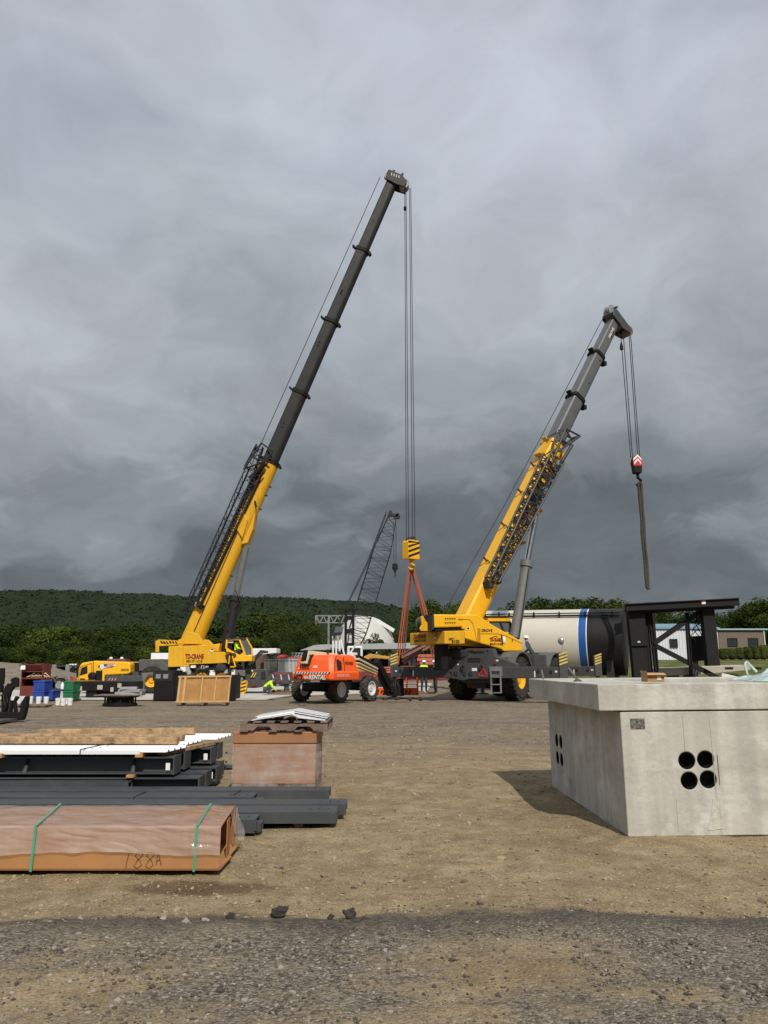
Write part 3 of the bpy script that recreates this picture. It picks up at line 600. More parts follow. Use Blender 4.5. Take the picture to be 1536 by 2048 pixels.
def truss(b, A, B, wa, wb, ta, tb, side, n, r=.04, rb=.022, bat=False):   # four-chord lattice from A to B
    A = Vector(A); B = Vector(B); u = (B-A).normalized(); x = Vector(side).normalized(); y = u.cross(x).normalized()
    def c(f, i): 
        w2 = (wa+(wb-wa)*f)/2; t2 = (ta+(tb-ta)*f)/2; s = ((-1, -1), (1, -1), (1, 1), (-1, 1))[i]
        return A.lerp(B, f)+x*(w2*s[0])+y*(t2*s[1])
    for i in range(4): b.tube(c(0, i), c(1, i), r, 6)
    for k in range(n):
        f0, f1 = k/n, (k+1)/n
        for i in range(4):
            j = (i+1) % 4
            b.tube(c(f0, i) if k % 2 else c(f0, j), c(f1, j) if k % 2 else c(f1, i), rb, 5)
        if k % 3 == 0:
            for i in range(4): b.tube(c(f0, i), c(f0, (i+1) % 4), rb*1.1, 5)
    return c
def latticecrane():
    D = 86; t = thing('lattice_crane', (W(700, 1331, D).x, D, 0), 'distant dark lattice boom crane standing behind the yellow pair', 'crane')
    A = W(704, 1300, D); B = W(784, 1036, D)
    LM = mat('lattice_grey', (.034, .039, .045), .6, var=.15, spec=.2)
    for f0, f1 in ((0, .14), (.14, .44), (.44, .76), (.76, 1)):
        b = MB(); wv = lambda f: 1.1+.85*min(1, f/.14) if f < .14 else (1.95 if f < .76 else 1.95-1.0*(f-.76)/.24)
        truss(b, A.lerp(B, f0+.002), A.lerp(B, f1-.002), wv(f0), wv(f1), wv(f0)*.8, wv(f1)*.8, (1, 0, -.3), max(4, int(27*(f1-f0))), .046, .025)
        q = A.lerp(B, f1-.004); b.build('boom_section', LM, t)
    b = MB(); h = B+Vector((.15, 0, .5)); u = (B-A).normalized(); sd_ = Vector((1, 0, -.3)).normalized()
    b.beam(B-sd_*.42, B-sd_*.36+u*.75, .6, .3); b.beam(B+sd_*.3, B+sd_*.55+u*.7, .6, .28); b.beam(B-sd_*.45+u*.3, B+sd_*.6+u*.42, .7, .3); b.tube(B+sd_*.6+u*.35-Vector((0, .35, 0)), B+sd_*.6+u*.35+Vector((0, .35, 0)), .26, 16); b.build('boom_head', LM, t)
    b = MB()
    for yy in (-.8, .8):
        b.path([B-sd_*.8+u*.4+Vector((0, yy, 0)), W(733, 1130, D)+Vector((0, yy, 0)), W(688, 1222, D)+Vector((0, yy, 0)), W(660, 1300, D)+Vector((0, yy, 0))], .045, 5)
    b.build('pendant_line', ROPE, t)
    b = MB(); q = W(790, 1128, D)
    for s in (-.22, .22): b.tube((q.x+s*.6, D, W(790, 1044, D).z), (q.x+s*.5, D, q.z), .03, 5)
    b.build('hoist_rope', ROPE, t)
    b = MB(); z0 = 0; x0 = A.x
    b.box(x0-5.5, x0+1, D-1.6, D+1.6, 1.3, 3.2); b.build('house', mat('lattice_house', (.05, .05, .055), .6), t, bevel=.06)
    for s in (-1, 1):
        b = MB(); b.prism([(x0-5, D+s*1.9-.4, .15), (x0-4.4, D+s*1.9-.4, 0), (x0+1.2, D+s*1.9-.4, 0), (x0+1.9, D+s*1.9-.4, .5), (x0+1.4, D+s*1.9-.4, 1.1), (x0-4.6, D+s*1.9-.4, 1.1), (x0-5.2, D+s*1.9-.4, .6)], (0, .8, 0)); b.build('track', RUB, t)
    hb = MB(); hb.lathe((q.x, D-.15, q.z-.42), (0, 1, 0), [(.1, 0), (.34, .02), (.34, .28), (.1, .3)], 18); hb.prism([(q.x-.24, D-.2, q.z-.5), (q.x+.24, D-.2, q.z-.5), (q.x+.08, D-.2, q.z-1.0), (q.x-.08, D-.2, q.z-1.0)], (0, .35, 0))
    hb.prism([(q.x-.3, D-.12, q.z+.02), (q.x+.3, D-.12, q.z+.02), (q.x+.3, D-.12, q.z-.4), (q.x-.3, D-.12, q.z-.4)], (0, .24, 0))
    o = hb.build('hook_block', BLK, None, smooth=40); hk = MB(); hk.path([(q.x, D, q.z-.95), (q.x, D, q.z-1.15), (q.x+.1, D, q.z-1.28), (q.x, D, q.z-1.4), (q.x-.1, D, q.z-1.3)], .05, 6); hk.build('hook', BLK, o, smooth=60); tag(o, 'small black hook block hanging from the lattice crane', 'hook block')
latticecrane()
# ------------------------------------------------------------------ tank, steel frame and trailer on the right
def tank():
    LT = 9.6; Dr = 47.0; r = (W(1250, 1217, Dr).z-W(1250, 1352, Dr).z)/2*1.0
    zc_ = (W(1250, 1217, Dr).z+W(1250, 1352, Dr).z)/2; E = Vector((W(1262, 1300, Dr).x, Dr, zc_)); Pl = Plane((E.x, E.y), (-.925, .38))
    Sx = E+Vector((-.925, .38, 0)).normalized()*LT; Sx.z += .1; ax = (E-Sx).normalized()
    TW = mat('tank_white', (.55, .525, .45), .3, var=.05, scale=.7, coat=.4, dust=.12, dcol=(.42, .38, .30)); TB = mat('tank_black', (.012, .012, .013), .5, var=.1, spec=.3); TBL = mat('tank_blue', (.015, .09, .34), .3, var=.05)
    t = thing('storage_tank', (E.x, E.y, 0), 'long white storage tank lying down, with a blue band and a black end', 'tank')
    def at(px):                                  # distance back along the axis for a photo column
        best = min(np.linspace(0, LT, 1500), key=lambda s: abs((lambda q: 768+F*q.x/(q.y*cp+(q.z-H)*sp)-px)(E-ax*s-Vector((ax.y, -ax.x, 0))*(-0)+Vector((0, -r*.0, 0))+Vector((0, 0, r*.2)))))
        return best
    s1, s2, s0 = at(1166), at(1180), at(1190)
    L_ = LT; n = 64
    b = MB(); b.lathe(Sx, ax, [(r*.05, -1.1), (r*.45, -.95), (r*.8, -.55), (r, 0), (r, L_-s1)], n, True); b.build('barrel', TW, t, smooth=35)
    b = MB(); b.lathe(Sx, ax, [(r*.98, L_-s1), (r+.012, L_-s1), (r+.012, L_-s2), (r*.98, L_-s2)], n); b.build('band', TBL, t, smooth=35)
    b = MB(); b.lathe(Sx, ax, [(r*.98, L_-s1-.04), (r+.014, L_-s1-.04), (r+.014, L_-s1-.005), (r*.98, L_-s1-.005)], n)
    b.lathe(Sx, ax, [(r*.98, L_-s2+.005), (r+.014, L_-s2+.005), (r+.014, L_-s2+.06), (r*.98, L_-s2+.06)], n); b.build('edge_stripe', WHT, t, smooth=35)
    b = MB(); b.lathe(Sx, ax, [(r, L_-s2), (r, L_-.3), (r*.93, L_-.28)], n); b.build('skirt', TB, t, smooth=35)
    b = MB(); sd_ = Vector((ax.y, -ax.x, 0)).normalized()
    for rr, a in ((.05, .80), (.035, .92)):
        o = sd_*(math.cos(a)*(r+.12))+Vector((0, 0, math.sin(a)*(r+.12))); b.tube(Sx+o+ax*1, Sx+o+ax*(L_-.4), rr, 8)
        for k in range(6): p = Sx+ax*(1.0+k*1.55); o2 = sd_*(math.cos(a)*r*.98)+Vector((0, 0, math.sin(a)*r*.98)); b.beam(p+o2, p+o*1.05, .06, .1)
    b.build('pipe_rail', BLK, t, smooth=50)
    for k in (2.0, 5.0, 8.5):
        p = Sx+ax*k; s_ = sd_*1; b = MB(); q = p-Vector((0, 0, r)); b.prism([Vector((q.x, q.y, .0))+s_*1.5-ax*.2, Vector((q.x, q.y, .0))-s_*1.5-ax*.2, p-s_*1.7-Vector((0, 0, r*.55))-ax*.2, p-Vector((0, 0, r*1.0))-ax*.2, p+s_*1.7-Vector((0, 0, r*.55))-ax*.2], ax*.4); b.build('saddle', DK, t)
tank()
def steelframe():
    FR = mat('frame_black', (.012, .012, .013), .55, var=.15, dust=.02, spec=.25); D = 44.2; B2 = 3.4
    t = thing('steel_gantry', (W(1275, 1350, D).x, D, 0), 'black braced steel gantry bolted to the tank end', 'gantry')
    def pl(px, dy): return [W(x, y, D+dy) for x, y in px]
    def pr(name, px, dy, dep): MB().prism(pl(px, dy), (0, dep, 0)).build(name, FR, t, bevel=.015, seg=1)
    pr('column', [(1256, 1219), (1289, 1217), (1299, 1356), (1269, 1356)], .35, .5); pr('column', [(1405, 1219), (1429, 1217), (1441, 1331), (1416, 1332)], .4, .5)
    b = MB()
    for pts, dy in (([(1252, 1208.5), (1478, 1196.5), (1480, 1209), (1253, 1221)], 0.0),):
        b.prism(pl(pts, dy), (0, .3, 0))
        top = pl([(1252, 1208.5), (1478, 1196.5)], dy-.06); bot = pl([(1253, 1221), (1480, 1209)], dy-.06)
        for a, e, k in ((top[0], top[1], .06), (bot[0], bot[1], -.06)): b.beam(a+Vector((0, .2, 0)), e+Vector((0, .2, 0)), .5, .06)
    b.build('top_beam', FR, t, bevel=.012, seg=1)
    pr('top_beam', [(1290, 1221), (1470, 1211), (1470, 1217), (1290, 1227)], .6, .3)
    for a, e, w_ in (((1306, 1288), (1400, 1223), .36), ((1306, 1289), (1440, 1358), .20)):
        b = MB(); b.ibeam(W(*a, D+.9), W(*e, D+.9), .25, w_, .03, .02, up=(0, 1, 0)); b.build('brace', FR, t)
    for a, e in (((1291, 1221), (1302, 1352)), ((1299, 1221), (1313, 1345)), ((1373, 1225), (1380, 1330))):
        b = MB(); b.ibeam(W(*a, D+.8), W(*e, D+.8), .2, .2, .03, .02); b.build('post', FR, t)
    pr('side_plate', [(1377, 1273), (1407, 1271), (1416, 1321), (1382, 1323)], 1.8, .1)
    pr('column', [(1302, 1224), (1309, 1224), (1318, 1338), (1312, 1338)], 3.0, .4)
    b = MB(); q = pl([(1262, 1289), (1297, 1288)], .3); b.beam(q[0], q[1], .12, .18); b.build('stiffener', FR, t)
    b = MB(); q = W(1277.5, 1285, D+.33); b.lathe(q, (0, -1, 0), [(.05, 0), (.09, .01), (.09, .05), (.02, .06)], 14); b.build('round_badge', mat('badge_grey', (.45, .5, .55), .5), t)
    b = MB(); q = pl([(1404, 1200.5), (1411, 1200), (1411.5, 1208), (1404.5, 1208.4)], -.02); b.prism(q, (0, .015, 0)); b.build('label', LBL, t); b = MB(); q = pl([(1402.6, 1200.6), (1404, 1200.5), (1404.5, 1208.4), (1403, 1208.5)], -.02); b.prism(q, (0, .015, 0)); b.build('label', mat('label_orange', (.6, .2, .08), .6), t)
    b = MB(); random.seed(5)
    for k in range(5):
        q0 = W(1388+k*3, 1230, D+1.2); pts = [q0+Vector((random.uniform(-.3, .3)*i/5+(.25*math.sin(i*1.3+k)), random.uniform(-.1, .1), -.42*i)) for i in range(6)]; b.path(pts, .028, 5)
    b.build('cable', BLK, t, smooth=50)
steelframe()
def trailer_right():
    D = 48; TM = mat('trailer_beige', (.40, .37, .31), .6, var=.1, dust=.3)
    a = W(1300, 1336, D); e = W(1512, 1328, D); t = thing('flatbed_trailer', (a.x, D, 0), 'beige flat steel trailer frame lying behind the concrete vault', 'trailer')
    b = MB(); b.prism([W(1300, 1337, D), W(1500, 1329.5, D), W(1502, 1340, D), W(1430, 1347, D), W(1300, 1354, D)], (0, 2.4, 0)); b.build('deck', TM, t, bevel=.03)
    b = MB()
    for px in (1458, 1523-8): q = W(px, 1336.5, D); b.box(q.x-.25, q.x+.25, D-.012, D+.02, q.z-.07, q.z+.07)
    b.build('slot', BLK, t)
    for px in (1352, 1384, 1474): 
        q = W(px, 1352, D-.2); wh = sub('wheel', t); b = MB(); b.lathe((q.x, D+.1, .5), (0, 1, 0), [(.3, 0), (.46, 0), (.5, .05), (.5, .25), (.46, .3), (.3, .3)], 26); b.build('tyre', RUB, wh, smooth=40); b = MB(); b.lathe((q.x, D+.06, .5), (0, 1, 0), [(.05, .02), (.27, .05), (.3, .05), (.3, .2)], 20); b.build('rim', WHT, wh, smooth=40)
    for px in (1489.5, 1493.5): q = W(px, 1324, D+1); b = MB(); b.box(q.x-.05, q.x+.05, D+.95, D+1.05, W(px, 1330, D).z-.1, q.z); b.build('stake', mat('stake_tan', (.5, .45, .35), .6), t)
    b = MB(); q = W(1391, 1316, D-.6); b.prism([W(1384, 1322, D-.6), W(1387, 1318, D-.6), W(1395, 1317.5, D-.6), W(1397, 1322, D-.6), W(1396, 1352, D-.6), W(1386, 1352, D-.6)], (0, .6, 0)); o = b.build('jack_box', DK, t, bevel=.02)
    b = MB(); b.path([W(1387, 1318, D-.3), W(1388, 1313, D-.3), W(1393, 1313, D-.3), W(1394, 1318, D-.3)], .04); b.build('handle', TM, o)
    for x0 in (1392, 1398): b = MB(); b.beam(W(x0+3, 1333, D-.75), W(x0-3, 1353, D-.75), .06, .06); b.build('stay', GRY, t)
    b = MB(); b.beam(W(1443, 1350, D-.9), W(1474, 1357, D-.9), .1, .22); o = b.build('white_pipe', WHT, None, bevel=.02); tag(o, 'short white plank sloping in front of the beige trailer', 'plank')
trailer_right()
# ------------------------------------------------------------------ low trailers and stacked steel in the middle distance
def lowboy(px0, px1, D, py_top, py_bot, label, nw=3):
    a = W(px0, py_top, D); e = W(px1, py_top, D); zb = W(px0, py_bot, D).z; t = thing('lowbed_trailer', (a.x, D, 0), label, 'trailer', 'dark red trailers in the middle distance')
    b = MB(); b.box(a.x, e.x, D, D+.2, zb, a.z); b.box(a.x, e.x, D+2.2, D+2.4, zb, a.z); b.box(a.x, e.x, D+.02, D+2.38, a.z-.03, a.z+.05)
    k = int((e.x-a.x)/1.0)
    for i in range(k): b.box(a.x+i+.3, a.x+i+.4, D-.06, D+.02, zb+.03, a.z-.04)
    b.build('deck', MAR, t)
    for i in range(nw):
        x = a.x+.8+i*1.15; wh = sub('wheel', t); b = MB(); b.lathe((x, D+.15, .45), (0, 1, 0), [(.26, 0), (.42, 0), (.45, .05), (.45, .24), (.42, .28), (.26, .28)], 24); b.build('tyre', RUB, wh, smooth=40); b = MB(); b.lathe((x, D+.12, .45), (0, 1, 0), [(.05, .03), (.24, .06), (.27, .05), (.27, .2)], 16); b.build('rim', GALV, wh, smooth=40)
    return t
lowboy(545, 668, 56, 1346, 1361, 'dark red lowbed trailer left of and behind the orange lift', 2)
lowboy(700, 900, 55, 1345, 1361, 'dark red lowbed trailer behind the sling load', 3)
def bundle(px0, px1, D, py0, py1, m, label, rows=3, r=.12, group=None, cat='steel bundle'):
    a = W(px0, py0, D); e = W(px1, py0, D); zb = W(px0, py1, D).z; t = thing('steel_bundle', (a.x, D, zb), label, cat, group); h = (a.z-zb)/rows
    for k in range(rows):
        for j in range(3):
            b = MB(); x0 = a.x+random.uniform(0, .25); x1 = e.x-random.uniform(0, .25); b.box(x0, x1, D+j*.5, D+j*.5+.42, zb+k*h+.01, zb+(k+1)*h-.02); b.build('beam', m, t, bevel=.02, seg=1)
    return t
bundle(834, 884, 54, 1308, 1330, mat('red_beam', (.42, .12, .08), .6, var=.2, dust=.3), 'bundle of salmon red steel beams under the yellow counterweight')
bundle(778, 800, 53, 1312, 1322, MT['red_beam'], 'short bundle of salmon red beams just left of the outrigger jack', 2)
bundle(800, 874, 54.5, 1331, 1345, MAR, 'dark red steel beams lying below the salmon bundle', 2)
bundle(766, 798, 50, 1333, 1346, MT['red_beam'], 'red steel channels stacked beside the lift basket', 3)
def redbeams():                                  # two inclined dark red members
    for i, (a, e, l) in enumerate((((803, 1312), (850, 1288), 'inclined dusty red steel member, the upper of two'), ((806, 1325), (858, 1290), 'inclined dusty red steel member, the lower of two'))):
        b = MB(); b.ibeam(W(*a, 50+i*.5), W(*e, 50+i*.5), .3, .3, .05, .03); o = b.build('steel_beam', mat('dusty_red', (.22, .11, .10), .7, var=.2, dust=.3), None); tag(o, l, 'steel beam', 'inclined red members')
redbeams()
def excavator():
    D = 62; EY = mat('excavator_yellow', (.46, .24, .03), .5, var=.1, dust=.3); t = thing('excavator', (W(745, 1350, D).x, D, 0), 'weathered yellow excavator with its arm lowered, behind the orange lift', 'excavator')
    b = MB(); b.prism([W(x, y, D) for x, y in ((720, 1322), (728, 1313), (740, 1307.5), (770, 1312), (772, 1318), (742, 1316), (726, 1325))], (0, .6, 0)); b.build('boom', EY, t, bevel=.05)
    b = MB(); b.prism([W(x, y, D+.1) for x, y in ((768, 1311), (786, 1314), (788, 1319), (769, 1318))], (0, .4, 0)); b.build('stick', EY, t, bevel=.04)
    b = MB(); b.prism([W(x, y, D-.1) for x, y in ((786, 1313), (793, 1318), (792, 1327), (784, 1326))], (0, .8, 0)); b.build('bucket', DK, t, bevel=.04)
    x0 = W(700, 1331, D).x; b = MB(); b.box(x0-1.8, x0+1.3, D-.9, D+1.6, 1.0, 2.1); b.build('house', EY, t, bevel=.1)
    b = MB(); b.box(x0-.2, x0+1.0, D-.85, D+.2, 2.1, 3.0); o = b.build('cab', WHT, t, bevel=.08); b = MB(); b.box(x0, x0+.85, D-.87, D-.8, 2.3, 2.85); b.build('window', GLS, o)
    for s in (-.6, 1.3): b = MB(); b.prism([(x0-1.9, D+s-.3, .3), (x0-1.5, D+s-.3, .05), (x0+1.4, D+s-.3, .05), (x0+1.9, D+s-.3, .4), (x0+1.5, D+s-.3, .9), (x0-1.6, D+s-.3, .9)], (0, .55, 0)); b.build('track', RUB, t)
excavator()
def lighttower():
    D = 58; t = thing('solar_light_tower', (W(688, 1331, D).x, D, 0), 'solar light tower with a tilted dark panel on white legs', 'light tower')
    b = MB(); b.prism([W(x, y, D-.4) for x, y in ((666, 1271.5), (668.5, 1265), (685, 1264.5), (682, 1271))], (0, 1.5, .5)); b.build('solar_panel', mat('solar', (.02, .025, .035), .25, var=.2), t)
    b = MB()
    for p0, p1 in (((666, 1272), (666, 1318)), ((672, 1272), (672.5, 1318)), ((679, 1272), (679, 1318)), ((679.5, 1272), (690, 1316)), ((711, 1290), (697, 1312))): b.tube(W(*p0, D), W(*p1, D), .07, 6)
    b.build('mast_leg', WHT, t)
    b = MB(); q = W(705, 1308, D); b.box(q.x-.4, q.x+.35, D-.3, D+.6, .9, q.z+.1); b.build('control_box', WHT, t, bevel=.05)
    b = MB(); b.box(q.x-1.6, q.x+.6, D-.5, D+.9, .5, .9); b.build('trailer_base', DK, t)
lighttower()
def fence():
    D = 60; a = W(528, 1316, D); e = W(602, 1316, D); z1 = a.z; t = thing('picket_fence', (a.x, D, 0), 'dark upright bar fence in front of the white container', 'fence')
    b = MB(); n = 28
    for i in range(n+1): x = a.x+(e.x-a.x)*i/n; b.box(x-.018, x+.018, D-.018, D+.018, .05, z1)
    b.build('picket', DK, t); b = MB()
    for z in (.35, z1-.25): b.box(a.x, e.x, D+.019, D+.06, z, z+.06)
    b.build('rail', DK, t)
    D = 63; a = W(556, 1317, D); e = W(612, 1317, D); b = MB(); corr(b, (a.x, D, 0), (1, 0, 0), (0, -1, 0), e.x-a.x, .2, a.z, .25, .05); b.box(a.x, e.x, D+.06, D+2.4, .15, a.z)
    t = thing('shipping_container', (a.x, D, 0), 'white shipping container behind the bar fence', 'container'); b.build('body', mat('container_white', (.52, .54, .55), .5, var=.08, dust=.25), t)
    b = MB(); b.box(a.x-.03, e.x, D-.03, D+.1, a.z, a.z+.12); b.build('top_rail', REDO, t)
    D = 63.5; b = MB(); corr(b, (W(528, 1317, D).x, D, 0), (1, 0, 0), (0, -1, 0), W(555, 1317, D).x-W(528, 1317, D).x, .2, W(528, 1318, D).z, .25, .05); b.box(W(528, 1317, D).x, W(554.8, 1317, D).x, D+.07, D+2, .2, W(528, 1318, D).z)
    t = thing('shipping_container', (W(528, 1317, D).x, D, 0), 'olive grey container behind the bar fence, beside the white one', 'container'); b.build('body', mat('container_olive', (.13, .125, .10), .6, var=.1, dust=.3), t)
    D = 64.6; tt = thing('pipe_rack', (W(585, 1310, D).x, D, W(585, 1317, 63).z+.12), 'grey pipe rack on top of the white container', 'rack'); b = MB()
    for px in (582, 588, 594, 600, 606): b.beam(W(px, 1316, D), W(px+5, 1306, D), .07, .07)
    b.beam(W(582, 1306, D+.1), W(612, 1306, D+.1), .07, .07); b.beam(W(582, 1312, D+.1), W(612, 1312, D+.1), .07, .07); b.build('frame', GALV, tt)
    b = MB(); q = W(567, 1313, D); b.ball((q.x, D, q.z-.05), (.55, .3, .2)); b.box(q.x-.5, q.x+.3, D-.25, D+.25, q.z-.3, q.z-.1); o = b.build('red_machine_cover', SIGR, None, smooth=40); tag(o, 'small red machine cover on the white container', 'machine cover')
fence()
def whitetrailerbox():
    D = 68; a = W(478, 1297, D); e = W(553, 1303, D); t = thing('box_trailer', (a.x, D, 0), 'long white trailer behind the left crane cab', 'trailer')
    b = MB(); b.prism([W(480, 1297, D), W(553, 1296.5, D), W(553, 1306, D), W(512, 1310, D), W(480, 1322, D)], (0, 2.5, 0)); b.build('body', WHT, t, bevel=.04)
    for px in (486, 535, 550): q = W(px, 1308, D+.2); b = MB(); b.box(q.x-.12, q.x+.12, D+.2, D+.5, 0, q.z); b.build('post', DK, t)
    b = MB(); b.path([W(498, 1330, D-4), W(508, 1318, D-4), W(522, 1302, D-4), (W(536, 1304, D-4))], .11, 6); b.path([W(504, 1328, D-4), W(524, 1306, D-4), (W(536, 1304, D-4))], .07, 6); o = b.build('folded_arm', DK, None, smooth=40); tag(o, 'dark folded hydraulic arm in front of the white trailer', 'hydraulic arm')
    D = 66; b = MB(); b.prism([W(x, y, D) for x, y in ((510, 1312), (528, 1308), (530, 1322), (521, 1328), (520, 1340), (512, 1340), (511, 1326))], (0, 1.5, 0)); o = b.build('rusty_hopper', mat('rust', (.10, .055, .045), .8, var=.3), None, bevel=.05); tag(o, 'rusty brown hopper behind the left crane cab', 'hopper')
whitetrailerbox()
def whitebox2():
    D = 64; a = W(302, 1306, D); e = W(348, 1306, D); t = thing('box_truck', (a.x, D, 0), 'white box truck mostly hidden behind the left crane', 'truck'); b = MB(); b.box(a.x, e.x+1, D, D+2.4, 1.0, a.z); b.build('box', WHT, t, bevel=.04); b = MB(); b.box(a.x+.2, e.x+.5, D+.2, D+2.2, .5, .98); b.build('chassis', DK, t)
whitebox2()
def whitestack():
    D = 62; q = W(140, 1327, D); b = MB()
    for k, px in enumerate((133, 138, 143)): b.prism([W(px, 1336, D+k*.3), W(px+4, 1329, D+k*.3), W(px+9, 1329, D+k*.3), W(px+7, 1336, D+k*.3)], (0, .25, .05))
    t = thing('far_fence', (W(88, 1331, 60).x, 60, 0), 'dark post fence along the trees, left of the yellow carrier cab', 'fence'); bb = MB()
    for px in (87, 109, 136): x = W(px, 1331, 60).x; p = MB(); p.box(x-.14, x+.14, 59.9, 60.1, 0, W(px, 1329, 60).z); p.build('post', GALV, t)
    x0 = W(84, 1331, 60).x; x1 = W(156, 1331, 60).x
    for z in (.4, .9, 1.4): bb.box(x0, x1, 60.11, 60.15, z, z+.12)
    bb.build('rail', DK, t)
    o = b.build('panel_stack', WHT, None); tag(o, 'leaning white panels behind the yellow carrier cab', 'panels')
whitestack()
# ------------------------------------------------------------------ cranes
def section(w_, h_):
    p = [(-w_*.42, h_*.5), (w_*.42, h_*.5), (w_*.5, h_*.42), (w_*.5, -h_*.12)]
    for a in np.linspace(0, PI, 9)[1:-1]: p.append((w_*.5*math.cos(a), -h_*.12-h_*.38*math.sin(a)))
    p += [(-w_*.5, -h_*.12), (-w_*.5, h_*.42)]; return p
class Boom:
    def __init__(s, A, B, side):
        s.A = Vector(A); s.B = Vector(B); s.u = (s.B-s.A).normalized(); s.L = (s.B-s.A).length; s.x = Vector(side).normalized()
        s.y = s.u.cross(s.x).normalized()
        if s.y.z < 0: s.y = -s.y
        # y points to the back (upper side) of the boom
    def at(s, f, i=0.0, j=0.0): return s.A+s.u*(s.L*f)+s.x*i+s.y*j
    def ring(s, f, w_, h_): return [s.at(f, i, j) for i, j in section(w_, h_)]
    def seg(s, b, f0, f1, w_, h_, w2=None, h2=None): b.extr([s.ring(f0, w_, h_), s.ring(f1, w2 or w_, h2 or h_)]); return b
def wheel(parent, c, ax, Rr, Wd, rim, rr, nl=20, lug=.05, rimd=.12, tm=None):
    c = Vector(c); ax = Vector(ax).normalized(); wh = sub('wheel', parent); h = Wd/2
    b = MB(); b.lathe(c, ax, [(rr, -h*.85), (Rr*.86, -h), (Rr*.97, -h*.8), (Rr, -h*.4), (Rr, h*.4), (Rr*.97, h*.8), (Rr*.86, h), (rr, h*.85)], 40, False)
    x, y = perp(ax)
    for k in range(nl):                          # chevron tread bars
        for sgn in (-1, 1):
            a0 = 2*PI*(k+(.5 if sgn > 0 else 0))/nl; a1 = a0+.55*2*PI/nl*1.6
            pts = []
            for a, hh in ((a0, h*.98), (a1, .02)):
                d = x*math.cos(a)+y*math.sin(a); pts.append((c+d*(Rr*(.97 if hh > .1 else 1.0))+ax*(sgn*hh), d))
            b.beam(pts[0][0], pts[1][0], Rr*.10, lug*2, up=pts[0][1])
        d = x*math.cos(2*PI*k/nl)+y*math.sin(2*PI*k/nl)
    b.build('tyre', tm or RUB, wh, smooth=35)
    b = MB(); b.lathe(c, ax, [(rr*1.03, h*.80), (rr*1.03, h*.88), (rr*.92, h*.84), (rr*.86, h*.84-rimd), (rr*.45, h*.84-rimd*1.25), (rr*.40, h*.84-rimd*.6), (.02, h*.84-rimd*.55)], 32, False)
    b.lathe(c, ax, [(rr*1.03, -h*.80), (rr*.9, -h*.8), (rr*.8, -h*.6), (.02, -h*.6)], 32, False)
    for k in range(10): a = 2*PI*k/10; d = x*math.cos(a)+y*math.sin(a); b.tube(c+d*rr*.62+ax*(h*.84-rimd*1.2), c+d*rr*.62+ax*(h*.84-rimd*.9), rr*.04, 6)
    b.build('rim', rim, wh, smooth=35); return wh
def sheaves(b, c, ax, r, n, gap):
    for k in range(n): o = Vector(c)+Vector(ax).normalized()*((k-(n-1)/2)*gap); b.lathe(o, ax, [(r, -gap*.42), (r*.9, -gap*.1), (r*.9, gap*.1), (r, gap*.42)], 20)
def eagle(parent, P, xd, yd, sc, parts=True):    # eagle head with a flag streaming behind it
    P = Vector(P); xd = Vector(xd).normalized()*sc; yd = Vector(yd).normalized()*sc; n = xd.cross(yd).normalized()
    def pl(name, pts, m, k): b = MB(); b.prism([P+xd*x+yd*y+n*(.004*k) for x, y in pts], n*.004); b.build(name, m, parent, fix=True)
    FR_ = mat('flag_red', (.38, .07, .07), .5); FB = mat('flag_blue', (.04, .07, .22), .5); FG = mat('flag_white', (.6, .58, .58), .5)
    pl('emblem', [(.3, .1), (.55, .34), (1.9, .42), (2.25, .1), (1.6, .02), (.9, -.22), (.4, -.2)], FG, 1)
    for i in range(4): y = .34-.14*i; pl('emblem', [(.9, y), (1.95-.05*i, y+.05), (2.05-.12*i, y-.02), (.85, y-.07)], FR_, 2)
    pl('emblem', [(.5, .33), (1.0, .36), (.95, .02), (.5, .0)], FB, 3)
    pl('emblem', [(0, .0), (.1, .26), (.35, .36), (.55, .28), (.62, 0), (.55, -.2), (.3, -.38), (.16, -.22)], mat('eagle_white', (.72, .72, .72), .5), 4)
    pl('emblem', [(.1, .2), (-.16, .1), (-.22, -.12), (-.08, -.02), (.06, -.04)], INK, 5)
